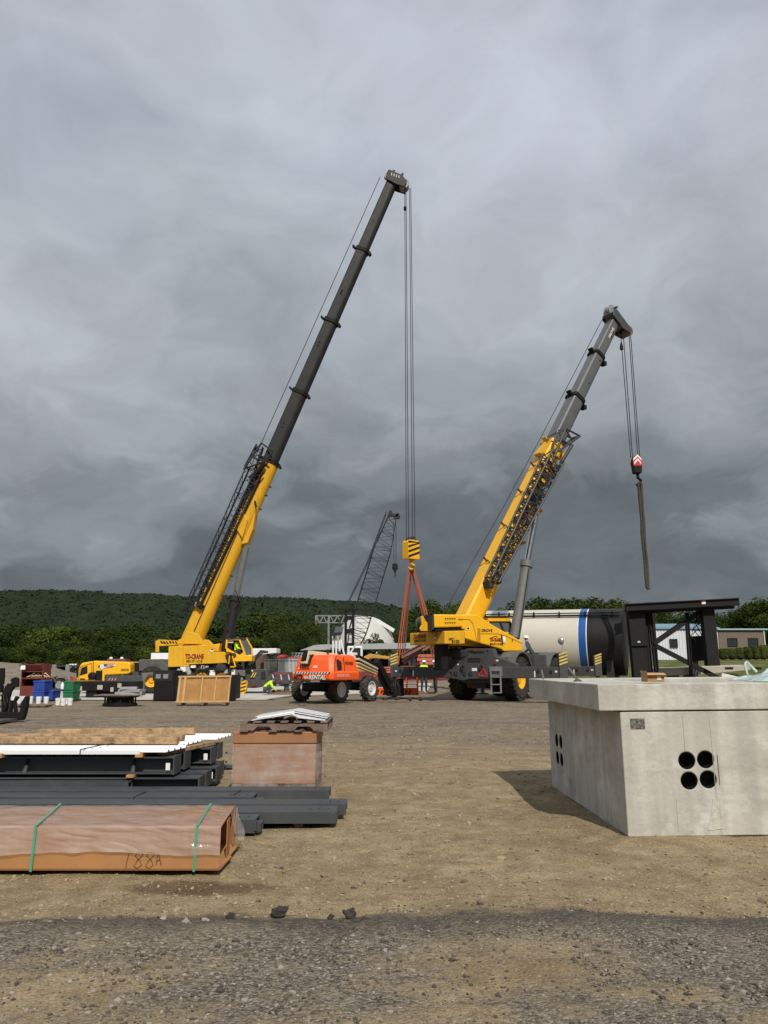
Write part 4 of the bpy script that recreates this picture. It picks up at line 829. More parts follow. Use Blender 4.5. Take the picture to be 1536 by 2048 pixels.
def crane_left():
    D = 43.0; Fd = 41.4
    P0 = W(400, 1331, D); t = thing('mobile_crane', (P0.x, D, 0.05), 'taller yellow mobile crane with the dark boom, its driver cab and black boxes at left', 'crane')
    # boom
    A = W(389, 1274, D); B = W(791, 352, D); bm_ = Boom(A, B, (0, -1, 0)); L = bm_.L
    def fr(px, py): return (W(px, py, D)-A).dot(bm_.u)/L
    fY, f1, f2, f3 = fr(540, 925), fr(601, 787), fr(663, 645), fr(726, 503)
    bm_.seg(MB(), -.045, fY, .98, 1.12, .90, 1.0).build('boom_section', YEL2, t, smooth=30)
    for fa, fb, w1, w2, h1, h2 in ((fY-.02, f1, .76, .74, .86, .84), (f1, f2, .70, .68, .80, .78), (f2, f3, .65, .63, .75, .73), (f3, .985, .60, .58, .70, .68)):
        bm_.seg(MB(), fa, fb, w1, h1, w2, h2).build('boom_section', BOOMD, t, smooth=30)
    for f, w_, h_ in ((fY, .98, 1.12), (f1, .84, .96), (f2, .79, .90), (f3, .73, .84)):
        b = MB(); b.extr([bm_.ring(f-.0035, w_, h_), bm_.ring(f+.0035, w_, h_)]); b.beam(bm_.at(f, 0, h_*.5), bm_.at(f+.004, 0, h_*.5+.28), .30, .07, up=bm_.y); b.beam(bm_.at(f, .1, -h_*.5), bm_.at(f-.004, .1, -h_*.5-.14), .3, .16, up=bm_.y); b.build('collar', BLK, t)
    b = MB()                                     # pad holes and hose clips along the sections
    for f in (fY+.07, fY+.078, f1+.10, f1+.107, f2+.06, f2+.066):
        b.tube(bm_.at(f, .30, .12), bm_.at(f, .39, .12), .045, 8)
    b.build('pin_hole', BLK, t)
    b = MB(); b.beam(bm_.at(.01, .51, .02), bm_.at(fY*.66, .49, .02), .03, .05, up=bm_.y); b.path([bm_.at(fY*.66, .49, .02), bm_.at(fY*.69, .49, .28), bm_.at(fY*.80, .48, .34), bm_.at(fY*.97, .46, .38)], .035, 5); b.build('hydraulic_hose', mat('hose_brown', (.05, .02, .015), .6), t)
    b = MB(); b.prism([bm_.at(fY*.56, .42, -.38), bm_.at(fY*.60, .44, .26), bm_.at(fY*.70, .44, .32), bm_.at(fY*.66, .46, -.26)], bm_.x*.14); b.prism([bm_.at(fY*.53, .40, -.42), bm_.at(fY*.72, .40, -.42), bm_.at(fY*.63, .40, -.68), bm_.at(fY*.55, .40, -.72)], bm_.x*-.84); b.build('cylinder_lug', YEL2, t, bevel=.03)
    b = MB()
    for f, j in ((.25, .2), (.36, .3), (.82, .1), (.87, .0), (.74, -.4)): b.beam(bm_.at(fY*f, .48, j), bm_.at(fY*f+.01, .54, j+.22), .07, .07); b.tube(bm_.at(fY*f, .4, -.54), bm_.at(fY*f, .4, -.70), .06, 6)
    b.tube(bm_.at(-.012, .48, 0), bm_.at(-.012, .52, 0), .10, 14); b.build('fitting', INK, t)
    for p0, p1 in (((.86, .985)),): 
        b = MB(); b.prism([bm_.at(fY*p0, .475, .40), bm_.at(fY*p1, .455, .42), bm_.at(fY*p1, .455, .16), bm_.at(fY*p0, .475, .12)], bm_.x*.012); b.build('red_marking', RED, t)
    # head
    b = MB(); h = .985
    for s in (-.36, .36): b.prism([bm_.at(h-.002, s, .46), bm_.at(h+.016, s, .42), bm_.at(h+.014, s, -.42), bm_.at(h+.005, s, -.90), bm_.at(h-.009, s, -.86), bm_.at(h-.010, s, -.32), bm_.at(h-.006, s, .36)], bm_.x*(.05 if s > 0 else -.05))
    b.beam(bm_.at(h+.012, 0, .5), bm_.at(h+.010, 0, -.4), .68, .3, up=bm_.u)
    for j in (.20, -.38): b.beam(bm_.at(h+.013, .1, j), bm_.at(h+.024, .1, j), .13, .13)
    b.build('boom_head', DK, t, bevel=.02, seg=1)
    b = MB(); sheaves(b, bm_.at(h+.001, 0, -.74), bm_.x, .31, 5, .11); sheaves(b, bm_.at(h+.006, .1, .42), bm_.x, .22, 2, .14); b.build('sheave', mat('sheave_nylon', (.30, .28, .24), .6), t, smooth=40)
    b = MB()
    for k in range(4): b.prism([bm_.at(h+.010, .42, .22-.16*k), bm_.at(h+.010, .42, .17-.16*k), bm_.at(h+.004, .42, .11-.16*k), bm_.at(h+.004, .42, .16-.16*k)], bm_.x*.012)
    b.build('stripe', mat('stripe_cream', (.6, .55, .4), .6), t)
    # hoist rope: winch to head, then four falls to the block
    hb = W(821.5, 1082, D); hx = hb.x
    top = bm_.at(h+.006, 0, -1.2)
    b = MB(); b.path([bm_.at(-.02, .1, .95), bm_.at(fY, .1, .93), bm_.at(h, .1, .84)], .022, 5)
    for k, (x0, x1) in enumerate(((809.5, 812.5), (812, 817), (819, 825), (821.5, 830))): b.tube(W(x0, 376, D-.15+.1*k), W(x1, 1084, D-.2+.13*k), .021, 5)
    b.build('hoist_rope', ROPE, t)
    b = MB(); q0 = W(809.5, 372, D-.4); q1 = W(810.3, 417, D-.4); b.tube(q0, q0+Vector((0, 0, -.55)), .06, 6); b.tube(q0, q1, .012, 4); b.lathe(q1, (0, 0, 1), [(.03, -.16), (.09, -.1), (.1, .08), (.03, .16)], 10); b.build('limit_weight', BLK, t, smooth=50)
    # stowed lattice jib beside the boom
    jm = mat('jib_steel', (.026, .029, .031), .5, var=.15, spec=.3)
    b = MB(); Aj = W(386, 1206, D-.3); Bj = W(503, 950, D-.3)
    truss(b, Aj, W(508, 938, D-.3), .58, .82, .55, .74, bm_.x, 15, .036, .017); Bt = W(523, 886, D-.3)
    truss(b, W(395, 1210, D-.62), W(516, 948, D-.62), .30, .36, .30, .40, bm_.x, 26, .045, .022)
    c1 = W(488, 938, D-.6); c2 = W(488, 938, D)
    for q in (c1, c2): b.tube(q, Bt, .06, 6); b.tube(q, W(536, 920, D-.7), .05, 6); b.tube(q.lerp(Bt, .45), W(540, 925, D-.7), .045, 6)
    b.tube(Bt, W(545, 902, D-.7), .05, 6); b.tube(W(503, 950, D-.55), W(545, 905, D-.75), .045, 6); b.tube(c1, c2, .05, 6)
    truss(b, W(500, 938, D-.3), W(520, 892, D-.3), .42, .3, .6, .4, bm_.x, 3, .04, .025)
    b.build('jib', jm, t)
    b = MB(); b.beam(W(500, 958, D-.66), W(531, 925, D-.8), .22, .22).build('jib_bracket', BLK, t, bevel=.02, seg=1); b = MB(); b.beam(W(396, 1206, D-.62), W(405, 1216, D-.62), .25, .3); b.box(*[v for p in ((W(380, 1205, D).x, W(392, 1205, D).x), (D-.6, D-.1), (W(386, 1212, D).z, W(386, 1203, D).z)) for v in p])
    b.build('jib_bracket', BLK, t, bevel=.02, seg=1); MB().tube(W(500, 985, D-.62), W(528, 945, D-.72), .05, 6).build('jib_strut', BLK, t)
    b = MB(); b.ball(W(391, 1207, D-.70), (.09, .08, .17), 10, 7); b.build('jib_sheave', GALV, t, smooth=50)
    # lift cylinder
    b = MB(); c0 = W(451, 1304, D-.1); c1 = W(472, 1192, D-.1); c2 = W(492, 1094, D-.1); b.tube(c0, c1, .31, 18); b.tube(c1-(c1-c0).normalized()*.3, c1, .36, 18); b.build('cylinder_barrel', BOOMD, t, bevel=.02, smooth=40)
    b = MB(); b.tube(c1, c2, .19, 18); b.build('cylinder_rod', mat('rod_grey', (.19, .2, .2), .28, .4), t, smooth=40)
    b = MB(); b.path([W(447, 1195, D-.5), W(452, 1206, D-.5), W(458, 1225, D-.5), W(455, 1260, D-.5)], .05, 6); b.build('hydraulic_hose', INK, t); b = MB(); b.path([W(470, 1180, D-.5), W(480, 1200, D-.45), W(470, 1215, D-.45)], .03, 5); b.build('hydraulic_hose', INK, t)
    # superstructure
    def pr(name, pts, d0, dep, m, bev=.03, par=None): b = MB(); b.prism([W(x, y, d0) for x, y in pts], (0, dep, 0)); return b.build(name, m, par or t, bevel=bev)
    side = pr('superstructure', [(366, 1291.6), (365.5, 1328.8), (378, 1328.8), (455, 1326), (464, 1304), (417, 1303.5), (417, 1290)], Fd, 2.9, YEL2)
    pr('counterweight', [(337, 1292.6), (335.5, 1334), (365.3, 1333.3), (365.8, 1291.8)], Fd-.06, 3.0, YEL2)
    pr('counterweight', [(365.6, 1329), (365.3, 1333.2), (377.6, 1332.8), (378, 1329)], Fd-.03, 2.9, YEL2, .01)
    pr('boom_foot', [(356, 1280), (353, 1288), (409, 1288.5), (403, 1279), (397, 1268), (374, 1262), (365, 1277)], Fd+.55, .25, YEL2)
    pr('boom_foot', [(356, 1280), (353, 1288), (409, 1288.5), (403, 1279), (397, 1268), (374, 1262), (365, 1277)], Fd+2.1, .25, YEL2)
    pr('hood', [(402, 1290), (407, 1279), (416, 1279.5), (437, 1300), (437, 1303), (402, 1303)], Fd+.05, .35, YEL2)
    pr('hood', [(425, 1289), (440, 1287), (437, 1303.4), (420, 1303.4)], Fd+.6, 1.2, YEL)
    b = MB(); 
    b.prism([W(x, y, Fd-.02) for x, y in ((450, 1310), (461, 1310), (455.5, 1325), (454, 1325))], (0, .01, 0)); b.build('marking', INK, side)
    b = MB(); b.box(W(420, 1300, Fd).x, W(427, 1300, Fd).x, Fd-.03, Fd+.03, W(420, 1303.3, Fd).z, W(420, 1300.8, Fd).z); b.build('label', LBL, side)
    b = MB(); b.prism([W(x, y, Fd-.02) for x, y in ((421.5, 1299.8), (424, 1297), (427, 1299.8))], (0, .02, 0)); b.build('marking', RED, side)
    a = W(370, 1318.2, Fd-.012); s1 = W(407.5, 1318.2, Fd).x-a.x
    text(side, 'TD-CRANE', a, (1, 0, 0), (0, 0, 1), s1, .27, RED, bold=.045); a = W(372.5, 1325.2, Fd-.012); text(side, '859-371-1218', a, (1, 0, 0), (0, 0, 1), W(404.5, 1325, Fd).x-a.x, .14, INK, bold=.02)
    # winch behind
    b = MB(); q = W(322, 1286, D); sheaves(b, q, (0, 1, 0), .24, 1, 1.2); b.build('winch', DK, t, smooth=40)
    b = MB()
    for yy in (-.75, .7): b.prism([W(x, y, D+yy) for x, y in ((311, 1282), (318, 1279), (355, 1281), (355, 1290), (318, 1292), (318, 1304), (311, 1304))], (0, .06, 0))
    b.build('winch_frame', YEL2, t); b = MB()
    for k in range(6): b.path([W(320+k*6, 1281, D-.7), W(323+k*6, 1284+k % 3, D-.8), W(328+k*5, 1288, D-.7)], .035, 5)
    b.build('hydraulic_hose', INK, t)
    # operator cab (front right), glazed
    Cd = 41.2; cw = 1.0
    cab = pr('operator_cab', [(452, 1295), (463, 1302), (479, 1310), (487.5, 1303.5), (491, 1310), (504.5, 1311), (503, 1322), (480, 1323), (466, 1322.5), (464, 1306), (452, 1303)], Cd, cw, YEL, .025)
    b = MB()
    for yy in (Cd+.04, Cd+cw-.04):
        ch = [W(x, y, yy) for x, y in ((455, 1279.3), (479, 1278.3), (490.5, 1309.5))]
        for k in range(2): b.beam(ch[k], ch[k+1], .085, .085)
        ch = [W(x, y, yy) for x, y in ((493, 1276.5), (504, 1296), (504.5, 1312))]
        for k in range(2): b.beam(ch[k], ch[k+1], .07, .07)
        b.beam(W(454, 1279, yy), W(452.5, 1297, yy), .09, .09)
    b.beam(W(493, 1276.5, Cd), W(493, 1276.5, Cd+cw), .08, .08); b.build('cab_frame', YEL, cab)
    b = MB(); b.prism([W(x, y, Cd-.02) for x, y in ((454.5, 1277.8), (493.5, 1275.4), (494, 1277.2), (454.5, 1279.8))], (0, cw+.04, 0)); b.build('cab_roof', DK, cab)
    b = MB(); b.prism([W(481.5, 1280, Cd+.05), W(493, 1278, Cd+.05), W(503, 1296, Cd+.05), W(504, 1310, Cd+.05), W(492, 1309, Cd+.05)], (0, .012, 0)); b.build('window', mat('cab_glass', (.10, .12, .13), .05, spec=.8), cab)
    b = MB(); b.prism([W(455.5, 1280, Cd+cw-.08), W(479, 1279, Cd+cw-.08), W(489, 1308, Cd+cw-.08), (W(454, 1298, Cd+cw-.08))], (0, .03, 0)); b.build('back_panel', BLK, cab)
    b = MB(); q = W(470, 1304, Cd+.5); b.box(q.x-.30, q.x-.12, Cd+.2, Cd+.75, q.z-.1, q.z+.62); b.box(q.x-.3, q.x+.3, Cd+.2, Cd+.75, q.z-.22, q.z-.08); b.build('seat', BLK, cab, bevel=.04)
    b = MB(); q0 = W(454, 1282, Cd-.01); b.box(q0.x, W(465.5, 1282, Cd).x, Cd+.1, Cd+.5, W(454, 1285.6, Cd).z, W(454, 1281.4, Cd).z); b.build('sun_blind', LBL, cab)
    b = MB(); q = W(467.5, 1310.5, Cd-.03); b.lathe(q, (0, -1, 0), [(.13, 0), (.10, .05), (.02, .06)], 16); b.build('work_lamp', DK, cab, smooth=40)
    b = MB(); b.beam(W(465, 1312, Cd-.05), W(471, 1333.5, Cd-.05), .08, .06); b.beam(W(471, 1333.6, Cd-.02), W(461, 1333.6, Cd-.02), .06, .06); b.beam(W(459.5, 1311, Cd), W(457.5, 1328, Cd), .07, .05); b.build('step_frame', YEL, cab)
    pr('superstructure_skirt', [(379, 1329.5), (455, 1326.6), (470, 1332), (470, 1340), (379, 1340)], Fd+.2, 2.4, BLK)
    # slewing ring and carrier
    b = MB(); q = W(425, 1340, D); b.lathe((q.x, D, .05+1.15), (0, 0, 1), [(1.15, 0), (1.2, .1), (1.2, .3), (1.1, .4)], 40); b.build('slewing_ring', DK, t, smooth=40)
    chs = pr('chassis', [(232, 1345), (282, 1343), (282, 1350), (470, 1350), (470, 1338.5), (536, 1338.5), (536, 1353), (541, 1354), (541, 1373), (520, 1373.5), (512, 1376), (468, 1376), (280, 1374), (232, 1366)], 41.9, 2.3, GRY)
    pr('deck_box', [(277, 1319), (277, 1342.5), (336, 1342.5), (336, 1330), (320, 1318)], 41.7, 2.6, mat('deck_grey', (.075, .078, .078), .55, var=.15, dust=.25, streak=.1), .05)
    pr('engine_box', [(262, 1325), (276, 1325), (276, 1344), (262, 1344)], 42.2, 1.8, BLK)
    pr('fender', [(283, 1346), (311, 1344), (311, 1349), (297, 1350), (290, 1360), (288, 1379), (283, 1379)], 41.45, .8, mat('fender_grey', (.11, .115, .115), .55, dust=.25), .02)
    for px, lab in ((303.5, 0), (404, 0), (444, 0), (196, 0), (236, 0)):
        wheel(t, (W(px, 1376, 41.75).x, 41.75, .05+.70), (0, -1, 0), .70, .42, YEL, .36, 22, .02)
    pr('rear_box', [(463, 1340), (490, 1340), (490, 1352.4), (463, 1352.4)], 41.55, .7, mat('box_grey', (.12, .125, .125), .5), .02)
    b = MB(); b.prism([W(x, y, 41.5) for x, y in ((475, 1346), (477, 1344.6), (481, 1352), (478, 1351))], (0, .03, 0)); b.build('marking', INK, chs)
    b = MB()
    for k, x in enumerate((501, 506)): b.prism([W(x+x0, y0, 41.83) for x0, y0 in ((0, 1355), (5, 1345), (7.5, 1345), (2.5, 1355))], (0, .04, 0))
    b.build('stripe', mat('stripe_yellow', (.55, .42, .10), .5), chs); b = MB()
    b.prism([W(x, y, 41.87) for x, y in ((501, 1344), (510, 1344), (510, 1357), (501, 1357))], (0, .02, 0)); b.build('marking', INK, chs)
    b = MB(); b.prism([W(x, y, 41.85) for x, y in ((523, 1343), (531, 1343), (531, 1357), (522, 1357))], (0, .04, 0)); b.build('step_panel', INK, chs)
    b = MB(); b.prism([W(x, y, 41.83) for x, y in ((503.3, 1340.4), (505.8, 1340.2), (506, 1343), (503.5, 1343.2))], (0, .03, 0)); b.build('label', LBL, chs)
    b = MB(); b.prism([W(x, y, 41.8) for x, y in ((503, 1369), (512, 1368.6), (512, 1372.5), (503, 1373))], (0, .05, 0)); b.build('tail_lamp', RED, chs)
    rear = pr('outrigger_box', [(538, 1348), (577, 1347), (577, 1368), (570, 1368.5), (566, 1366), (541, 1366)], 42.6, 1.6, GRY)
    for x in (543, 559, 574.5):
        b = MB(); b.prism([W(x+x0, y0, 42.57) for x0, y0 in ((0, 1349), (1.5, 1349), (4, 1360), (2.5, 1362))], (0, .03, 0)); b.build('stripe', mat('stripe_red', (.45, .03, .05), .5), rear); b = MB(); b.prism([W(x+1.6+x0, y0, 42.57) for x0, y0 in ((0, 1349), (1.2, 1349), (3.4, 1358), (2.6, 1361))], (0, .03, 0)); b.build('stripe', LBL, rear)
    b = MB(); q = W(572.5, 1368, 42.7); b.tube((q.x, 42.9, .1), (q.x, 42.9, q.z), .14, 12); b.lathe((q.x, 42.9, .05), (0, 0, 1), [(.35, 0), (.35, .06), (.12, .12)], 20); b.build('outrigger_jack', GRY, rear, smooth=40)
    for x0, x1, y0, y1 in ((419, 430, 1340.5, 1351), (463, 470, 1338, 1353), (411, 416, 1332, 1335.5), (381, 391, 1331, 1336)): MB().box(W(x0, y0, 41.3).x, W(x1, y0, 41.3).x, 41.3, 41.5, W(x0, y1, 41.3).z, W(x0, y0, 41.3).z).build('white_box', WHT, t, bevel=.02)
    b = MB()
    for x, y in ((405, 1334.5), (357.5, 1341.5), (378, 1345), (451.5, 1343)): q = W(x, y, 41.4); b.box(q.x-.09, q.x+.09, 41.4, 41.6, q.z-.1, q.z+.1)
    b.build('junction_box', mat('box_pale', (.35, .36, .36), .5), t, bevel=.01)
    b = MB(); random.seed(9)
    for k in range(12): x = random.uniform(395, 470); b.path([W(x, random.uniform(1328, 1336), 41.3), W(x+random.uniform(-5, 5), 1339, 41.2), W(x+random.uniform(-9, 9), random.uniform(1342, 1352), 41.3)], .025, 5)
    b.build('hydraulic_hose', INK, t); b = MB()
    b.lathe(W(440, 1334.5, 41.4), (0, -1, 0), [(.22, 0), (.2, .1), (.05, .12)], 16); b.lathe(W(447, 1335, 41.4), (0, -1, 0), [(.17, 0), (.15, .1), (.05, .12)], 16); b.build('pump', DK, t, smooth=40)
    # driver's cab at the far left
    Dd = 41.5
    dc = pr('driver_cab', [(157.5, 1336), (160, 1330), (164, 1325.5), (190, 1321.5), (200, 1322.5), (256, 1323.5), (260.5, 1328), (260.5, 1346), (253, 1348.3), (209, 1350.5), (208.5, 1363), (155, 1363), (154, 1356)], Dd, 2.4, YEL, .06)
    b = MB(); b.prism([W(x, y, Dd-.02) for x, y in ((162.5, 1336), (174.5, 1331.5), (174.8, 1346.5), (159.5, 1351.2))], (0, .03, 0)); b.build('window', GLS, dc)
    b = MB(); ch = [W(x, y, Dd-.005) for x, y in ((161, 1334), (183, 1326.5), (184, 1350), (178, 1360), (157, 1360), (158.5, 1351.5), (161, 1334))]
    for k in range(6): b.beam(ch[k], ch[k+1], .018, .018)
    ch = [W(x, y, Dd-.005) for x, y in ((186.5, 1323), (187, 1352))]; b.beam(*ch, .03, .03); b.build('door_seam', INK, dc)
    b = MB(); b.prism([W(x, y, Dd-.03) for x, y in ((192, 1341.5), (204.5, 1341), (204, 1361.5), (190, 1361))], (0, .05, 0)); b.lathe(W(186, 1352, Dd), (0, -1, 0), [(.20, 0), (.20, .2), (.1, .26)], 18); b.build('air_intake', BLK, dc, smooth=40)
    b = MB(); b.prism([W(x, y, Dd-.04) for x, y in ((152.5, 1332), (156, 1330), (157, 1350), (153, 1356))], (0, 2.5, 0)); b.build('windscreen', GLS, dc)
    b = MB()
    for x in (156, 210): 0
    b.tube(W(153, 1331, Dd-.2), W(150.5, 1333, Dd-.25), .03); b.box(W(151, 1335, Dd).x-.06, W(151, 1335, Dd).x+.06, Dd-.4, Dd-.2, W(151, 1344, Dd).z, W(151, 1333, Dd).z); b.build('mirror', BLK, dc)
    eagle(dc, W(199, 1333.5, Dd-.015), (1, 0, .02), (0, 0, 1), .40)
    a = W(241.5, 1342.4, Dd-.012); text(dc, 'GROVE', a, (1, 0, 0), (0, 0, 1), W(257.5, 1342, Dd).x-a.x, .13, INK, bold=.02)
    b = MB(); b.prism([W(x, y, Dd-.02) for x, y in ((160, 1356.5), (170, 1357), (170, 1359.5), (160, 1359))], (0, .02, 0)); b.build('marking', RED, dc)
    for px in (222, 243.5):
        b = MB(); q = W(px, 1319, 42.5); b.lathe((q.x, 42.5, W(px, 1321, 42.5).z-.12), (0, 0, 1), [(.12, 0), (.12, .1), (.10, .2), (.07, .3), (.02, .31)], 14); b.build('beacon', WHT, t, smooth=40)
    b = MB(); b.box(W(213, 1320, 42).x, W(250, 1320, 42).x, 42.1, 42.9, W(213, 1323.5, 42.1).z-.1, W(213, 1317.5, 42.1).z); b.build('tool_tray', mat('tray_brown', (.14, .06, .05), .7), t)
    for px, z0 in ((206, 0),): 0
    b = MB()
    for k in range(3): b.prism([W(216+k*6+x0, y0, 41.35) for x0, y0 in ((0, 1361), (3.5, 1356), (6, 1356), (2.5, 1361))], (0, .03, 0))
    b.build('stripe', mat('stripe_pink', (.45, .25, .25), .5), t); b = MB(); b.box(W(211, 1350, 41.4).x, W(284, 1350, 41.4).x, 41.4, 42.4, W(215, 1364, 41.4).z, W(215, 1351, 41.4).z); b.build('outrigger_housing', GRY, t, bevel=.03)
    # hook block
    q = W(822, 1101, D); hz1 = W(822, 1081, D).z; hz0 = W(822, 1119, D).z; r45 = Matrix.Translation((q.x, D, 0)) @ Matrix.Rotation(R(35), 4, 'Z')
    hbk = thing('hook_block', (q.x, D, hz0), 'yellow hook block with black diagonal stripes under the tall crane', 'hook block')
    b = MB(r45); b.prism([(-.40, -.28, hz0+.05), (-.36, -.28, hz0), (.36, -.28, hz0), (.40, -.28, hz0+.05), (.40, -.28, hz1-.12), (.28, -.28, hz1), (-.28, -.28, hz1), (-.40, -.28, hz1-.12)], (0, .56, 0)); b.build('body', YEL, hbk, bevel=.02)
    b = MB(r45)
    for k in range(4): z = hz0+.05+.28*k; b.prism([(-.395, -.285, z), (-.395, -.285, z+.13), (.395, -.285, min(hz1-.1, z+.42)), (.395, -.285, min(hz1-.12, z+.29))], (0, -.006, 0))
    for k in range(3): z = hz0+.08+.36*k; b.box(.402, .408, -.2, .2, z, z+.13)
    b.build('stripe', INK, hbk)
    b = MB(r45); sheaves(b, (0, 0, hz1-.05), (0, 1, 0), .26, 3, .14); b.build('sheave', DK, hbk, smooth=40)
    b = MB(); b.lathe((q.x, D, hz0-.18), (0, 0, 1), [(.10, 0), (.14, .05), (.14, .19)], 14); b.path([(q.x, D, hz0-.12), (q.x+.02, D, hz0-.25), (q.x+.17, D, hz0-.36), (q.x+.12, D, hz0-.55), (q.x-.06, D, hz0-.56), (q.x-.16, D, hz0-.42)], [.09, .09, .09, .09, .07, .03], 8); b.build('hook', YEL2, hbk, smooth=50)
    # slings
    SLG = mat('sling_orange', (.40, .12, .075), .8, var=.15, scale=8)
    for i, (px, py, DD, dx, l) in enumerate(((794, 1329, 44.6, -.10, 'orange lifting sling on the far left of the four'), (806, 1316, 46.4, -.03, 'orange lifting sling second from left, shorter looking'), (884, 1336, 44.6, .10, 'orange lifting sling passing outermost behind the right crane winch'), (872, 1330, 46.4, .04, 'orange lifting sling on the inner side passing behind the winch'))):
        e = W(px, py, DD); s0 = Vector((q.x+dx, D+.04*i, hz0-.48)); b = MB()
        for k in (-.07, .07): b.beam(s0+Vector((k*.6, .01*k, 0)), e+Vector((k, 0, 0)), .075, .03, up=(0, -1, 0))
        b.path([s0+Vector((-.04, 0, 0)), s0+Vector((0, 0, .1)), s0+Vector((.04, 0, 0))], .03, 5)
        o = b.build('lifting_sling', SLG, None); tag(o, l, 'sling', 'slings under the striped hook block')
    return t
crane_left()
def crane_right():
    psi = R(33); f = Vector((math.sin(psi), math.cos(psi), 0)); r = Vector((math.cos(psi), -math.sin(psi), 0))
    RR = G(1032, 1400); RR.z = 0; O = RR-r*1.28
    M = Matrix(((r.x, f.x, 0, O.x), (r.y, f.y, 0, O.y), (0, 0, 1, 0), (0, 0, 0, 1)))     # local x = right, y = forward
    t = thing('mobile_crane', (O.x, O.y, 0), 'shorter yellow rough terrain crane with a grey boom, seen from behind its outriggers', 'crane')
    for x, y, s in ((1.28, 0, 1), (-1.28, 0, -1), (1.28, 4.2, 1), (-1.28, 4.2, -1)): wheel(t, M @ Vector((x, y, .93)), r*s, .93, .68, YEL, .44, 26, .05, .14)
    Rp = Plane(M @ Vector((0, -1.75, 0)), r)     # rear face
    # chassis
    b = MB(M); b.box(-.75, .75, -1.3, 5.4, .75, 1.55); b.box(-1.3, 1.3, -1.2, 5.6, 1.56, 1.85); b.build('chassis', GRY, t, bevel=.03)
    b = MB(M)
    for y in (0, 4.2): b.tube((-1.0, y, .93), (1.0, y, .93), .16, 10); b.ball((0, y, .93), (.34, .36, .34))
    b.box(-.35, .35, -1.1, -.6, .5, .9); b.build('axle', DK, t, smooth=40)
    rear = MB(); poly = [(878, 1326), (925, 1311), (930, 1297), (985, 1297), (990, 1312), (1033, 1328), (1033, 1355.5), (937, 1358), (925, 1361.5), (912, 1358), (878, 1354.5)]
    rear.prism([Rp.pt(*p) for p in poly], Rp.n*-.35); rearo = rear.build('rear_frame', GRY, t, bevel=.025)
    g = MB()
    for x0, x1, y0, y1 in ((932, 946, 1301, 1304), (942, 968, 1302, 1306), (935.5, 961, 1316, 1319), (935.5, 961, 1321, 1324), (974, 977, 1300, 1304)): g.prism([Rp.pt(x0, y0, .005), Rp.pt(x1, y0, .005), Rp.pt(x1, y1, .005), Rp.pt(x0, y1, .005)], Rp.n*.012)
    g.build('grille', INK, rearo)
    g = MB(); q = [(965.5, 1336), (957, 1352), (974, 1351.5)]
    for k in range(3): g.beam(Rp.pt(*q[k], .02), Rp.pt(*q[(k+1) % 3], .02), .06, .02, up=Rp.n)
    g.build('warning_triangle', mat('triangle_red', (.42, .02, .03), .5), rearo)
    g = MB(); g2 = MB()
    for x, y, wd, ht in ((944, 1336, 10, 6), (880, 1339.5, 7, 3), (1017, 1343, 7, 3), (992, 1319.5, 5, 3), (915, 1327.5, 2.5, 3)): g.prism([Rp.pt(x, y, .01), Rp.pt(x+wd, y, .01), Rp.pt(x+wd, y+ht, .01), Rp.pt(x, y+ht, .01)], Rp.n*.01)
    g.build('label', LBL, rearo)
    for x, y in ((906, 1327), (990, 1327.5), (951, 1301.5)): MB().lathe(Rp.pt(x, y), Rp.n, [(.07, 0), (.06, .05), (.01, .06)], 12).build('tail_lamp', RED, rearo)
    g = MB()
    for x in (885, 925, 962): g.path([Rp.pt(x, 1329, .04), Rp.pt(x+3, 1333, .12), Rp.pt(x, 1338, .10), Rp.pt(x-3, 1335, .04)], .035, 6)
    for x in (898, 908, 925, 938): g.path([Rp.pt(x, 1347, .02), Rp.pt(x+1.5, 1342, .1), Rp.pt(x+4, 1344, .1), Rp.pt(x+6, 1351, .02)], .022, 5)
    g.beam(Rp.pt(928, 1316, .04), Rp.pt(922, 1334, .08), .05, .05); g.beam(Rp.pt(969, 1312, .04), Rp.pt(965, 1331, .08), .05, .05); g.build('tow_fitting', DK, rearo)
    g = MB(); a, e = Rp.pt(980.5, 1335.5, .12), Rp.pt(1003, 1336, .12)
    stp = MB(); stp.prism([Rp.pt(979, 1333, .03), Rp.pt(1005, 1333, .03), Rp.pt(1006, 1352, .03), Rp.pt(981, 1352, .03)], Rp.n*.05); stp.build('step_plate', mat('plate_grey', (.16, .17, .17), .5), rearo)
    for x in (982, 1001): g.beam(Rp.pt(x, 1340, .14), Rp.pt(x+1.2, 1386, .14), .06, .05)
    for y in (1341, 1354, 1369, 1385.5): g.beam(Rp.pt(982, y, .14), Rp.pt(1002, y, .14), .09, .04)
    g.build('ladder', GALV, t)
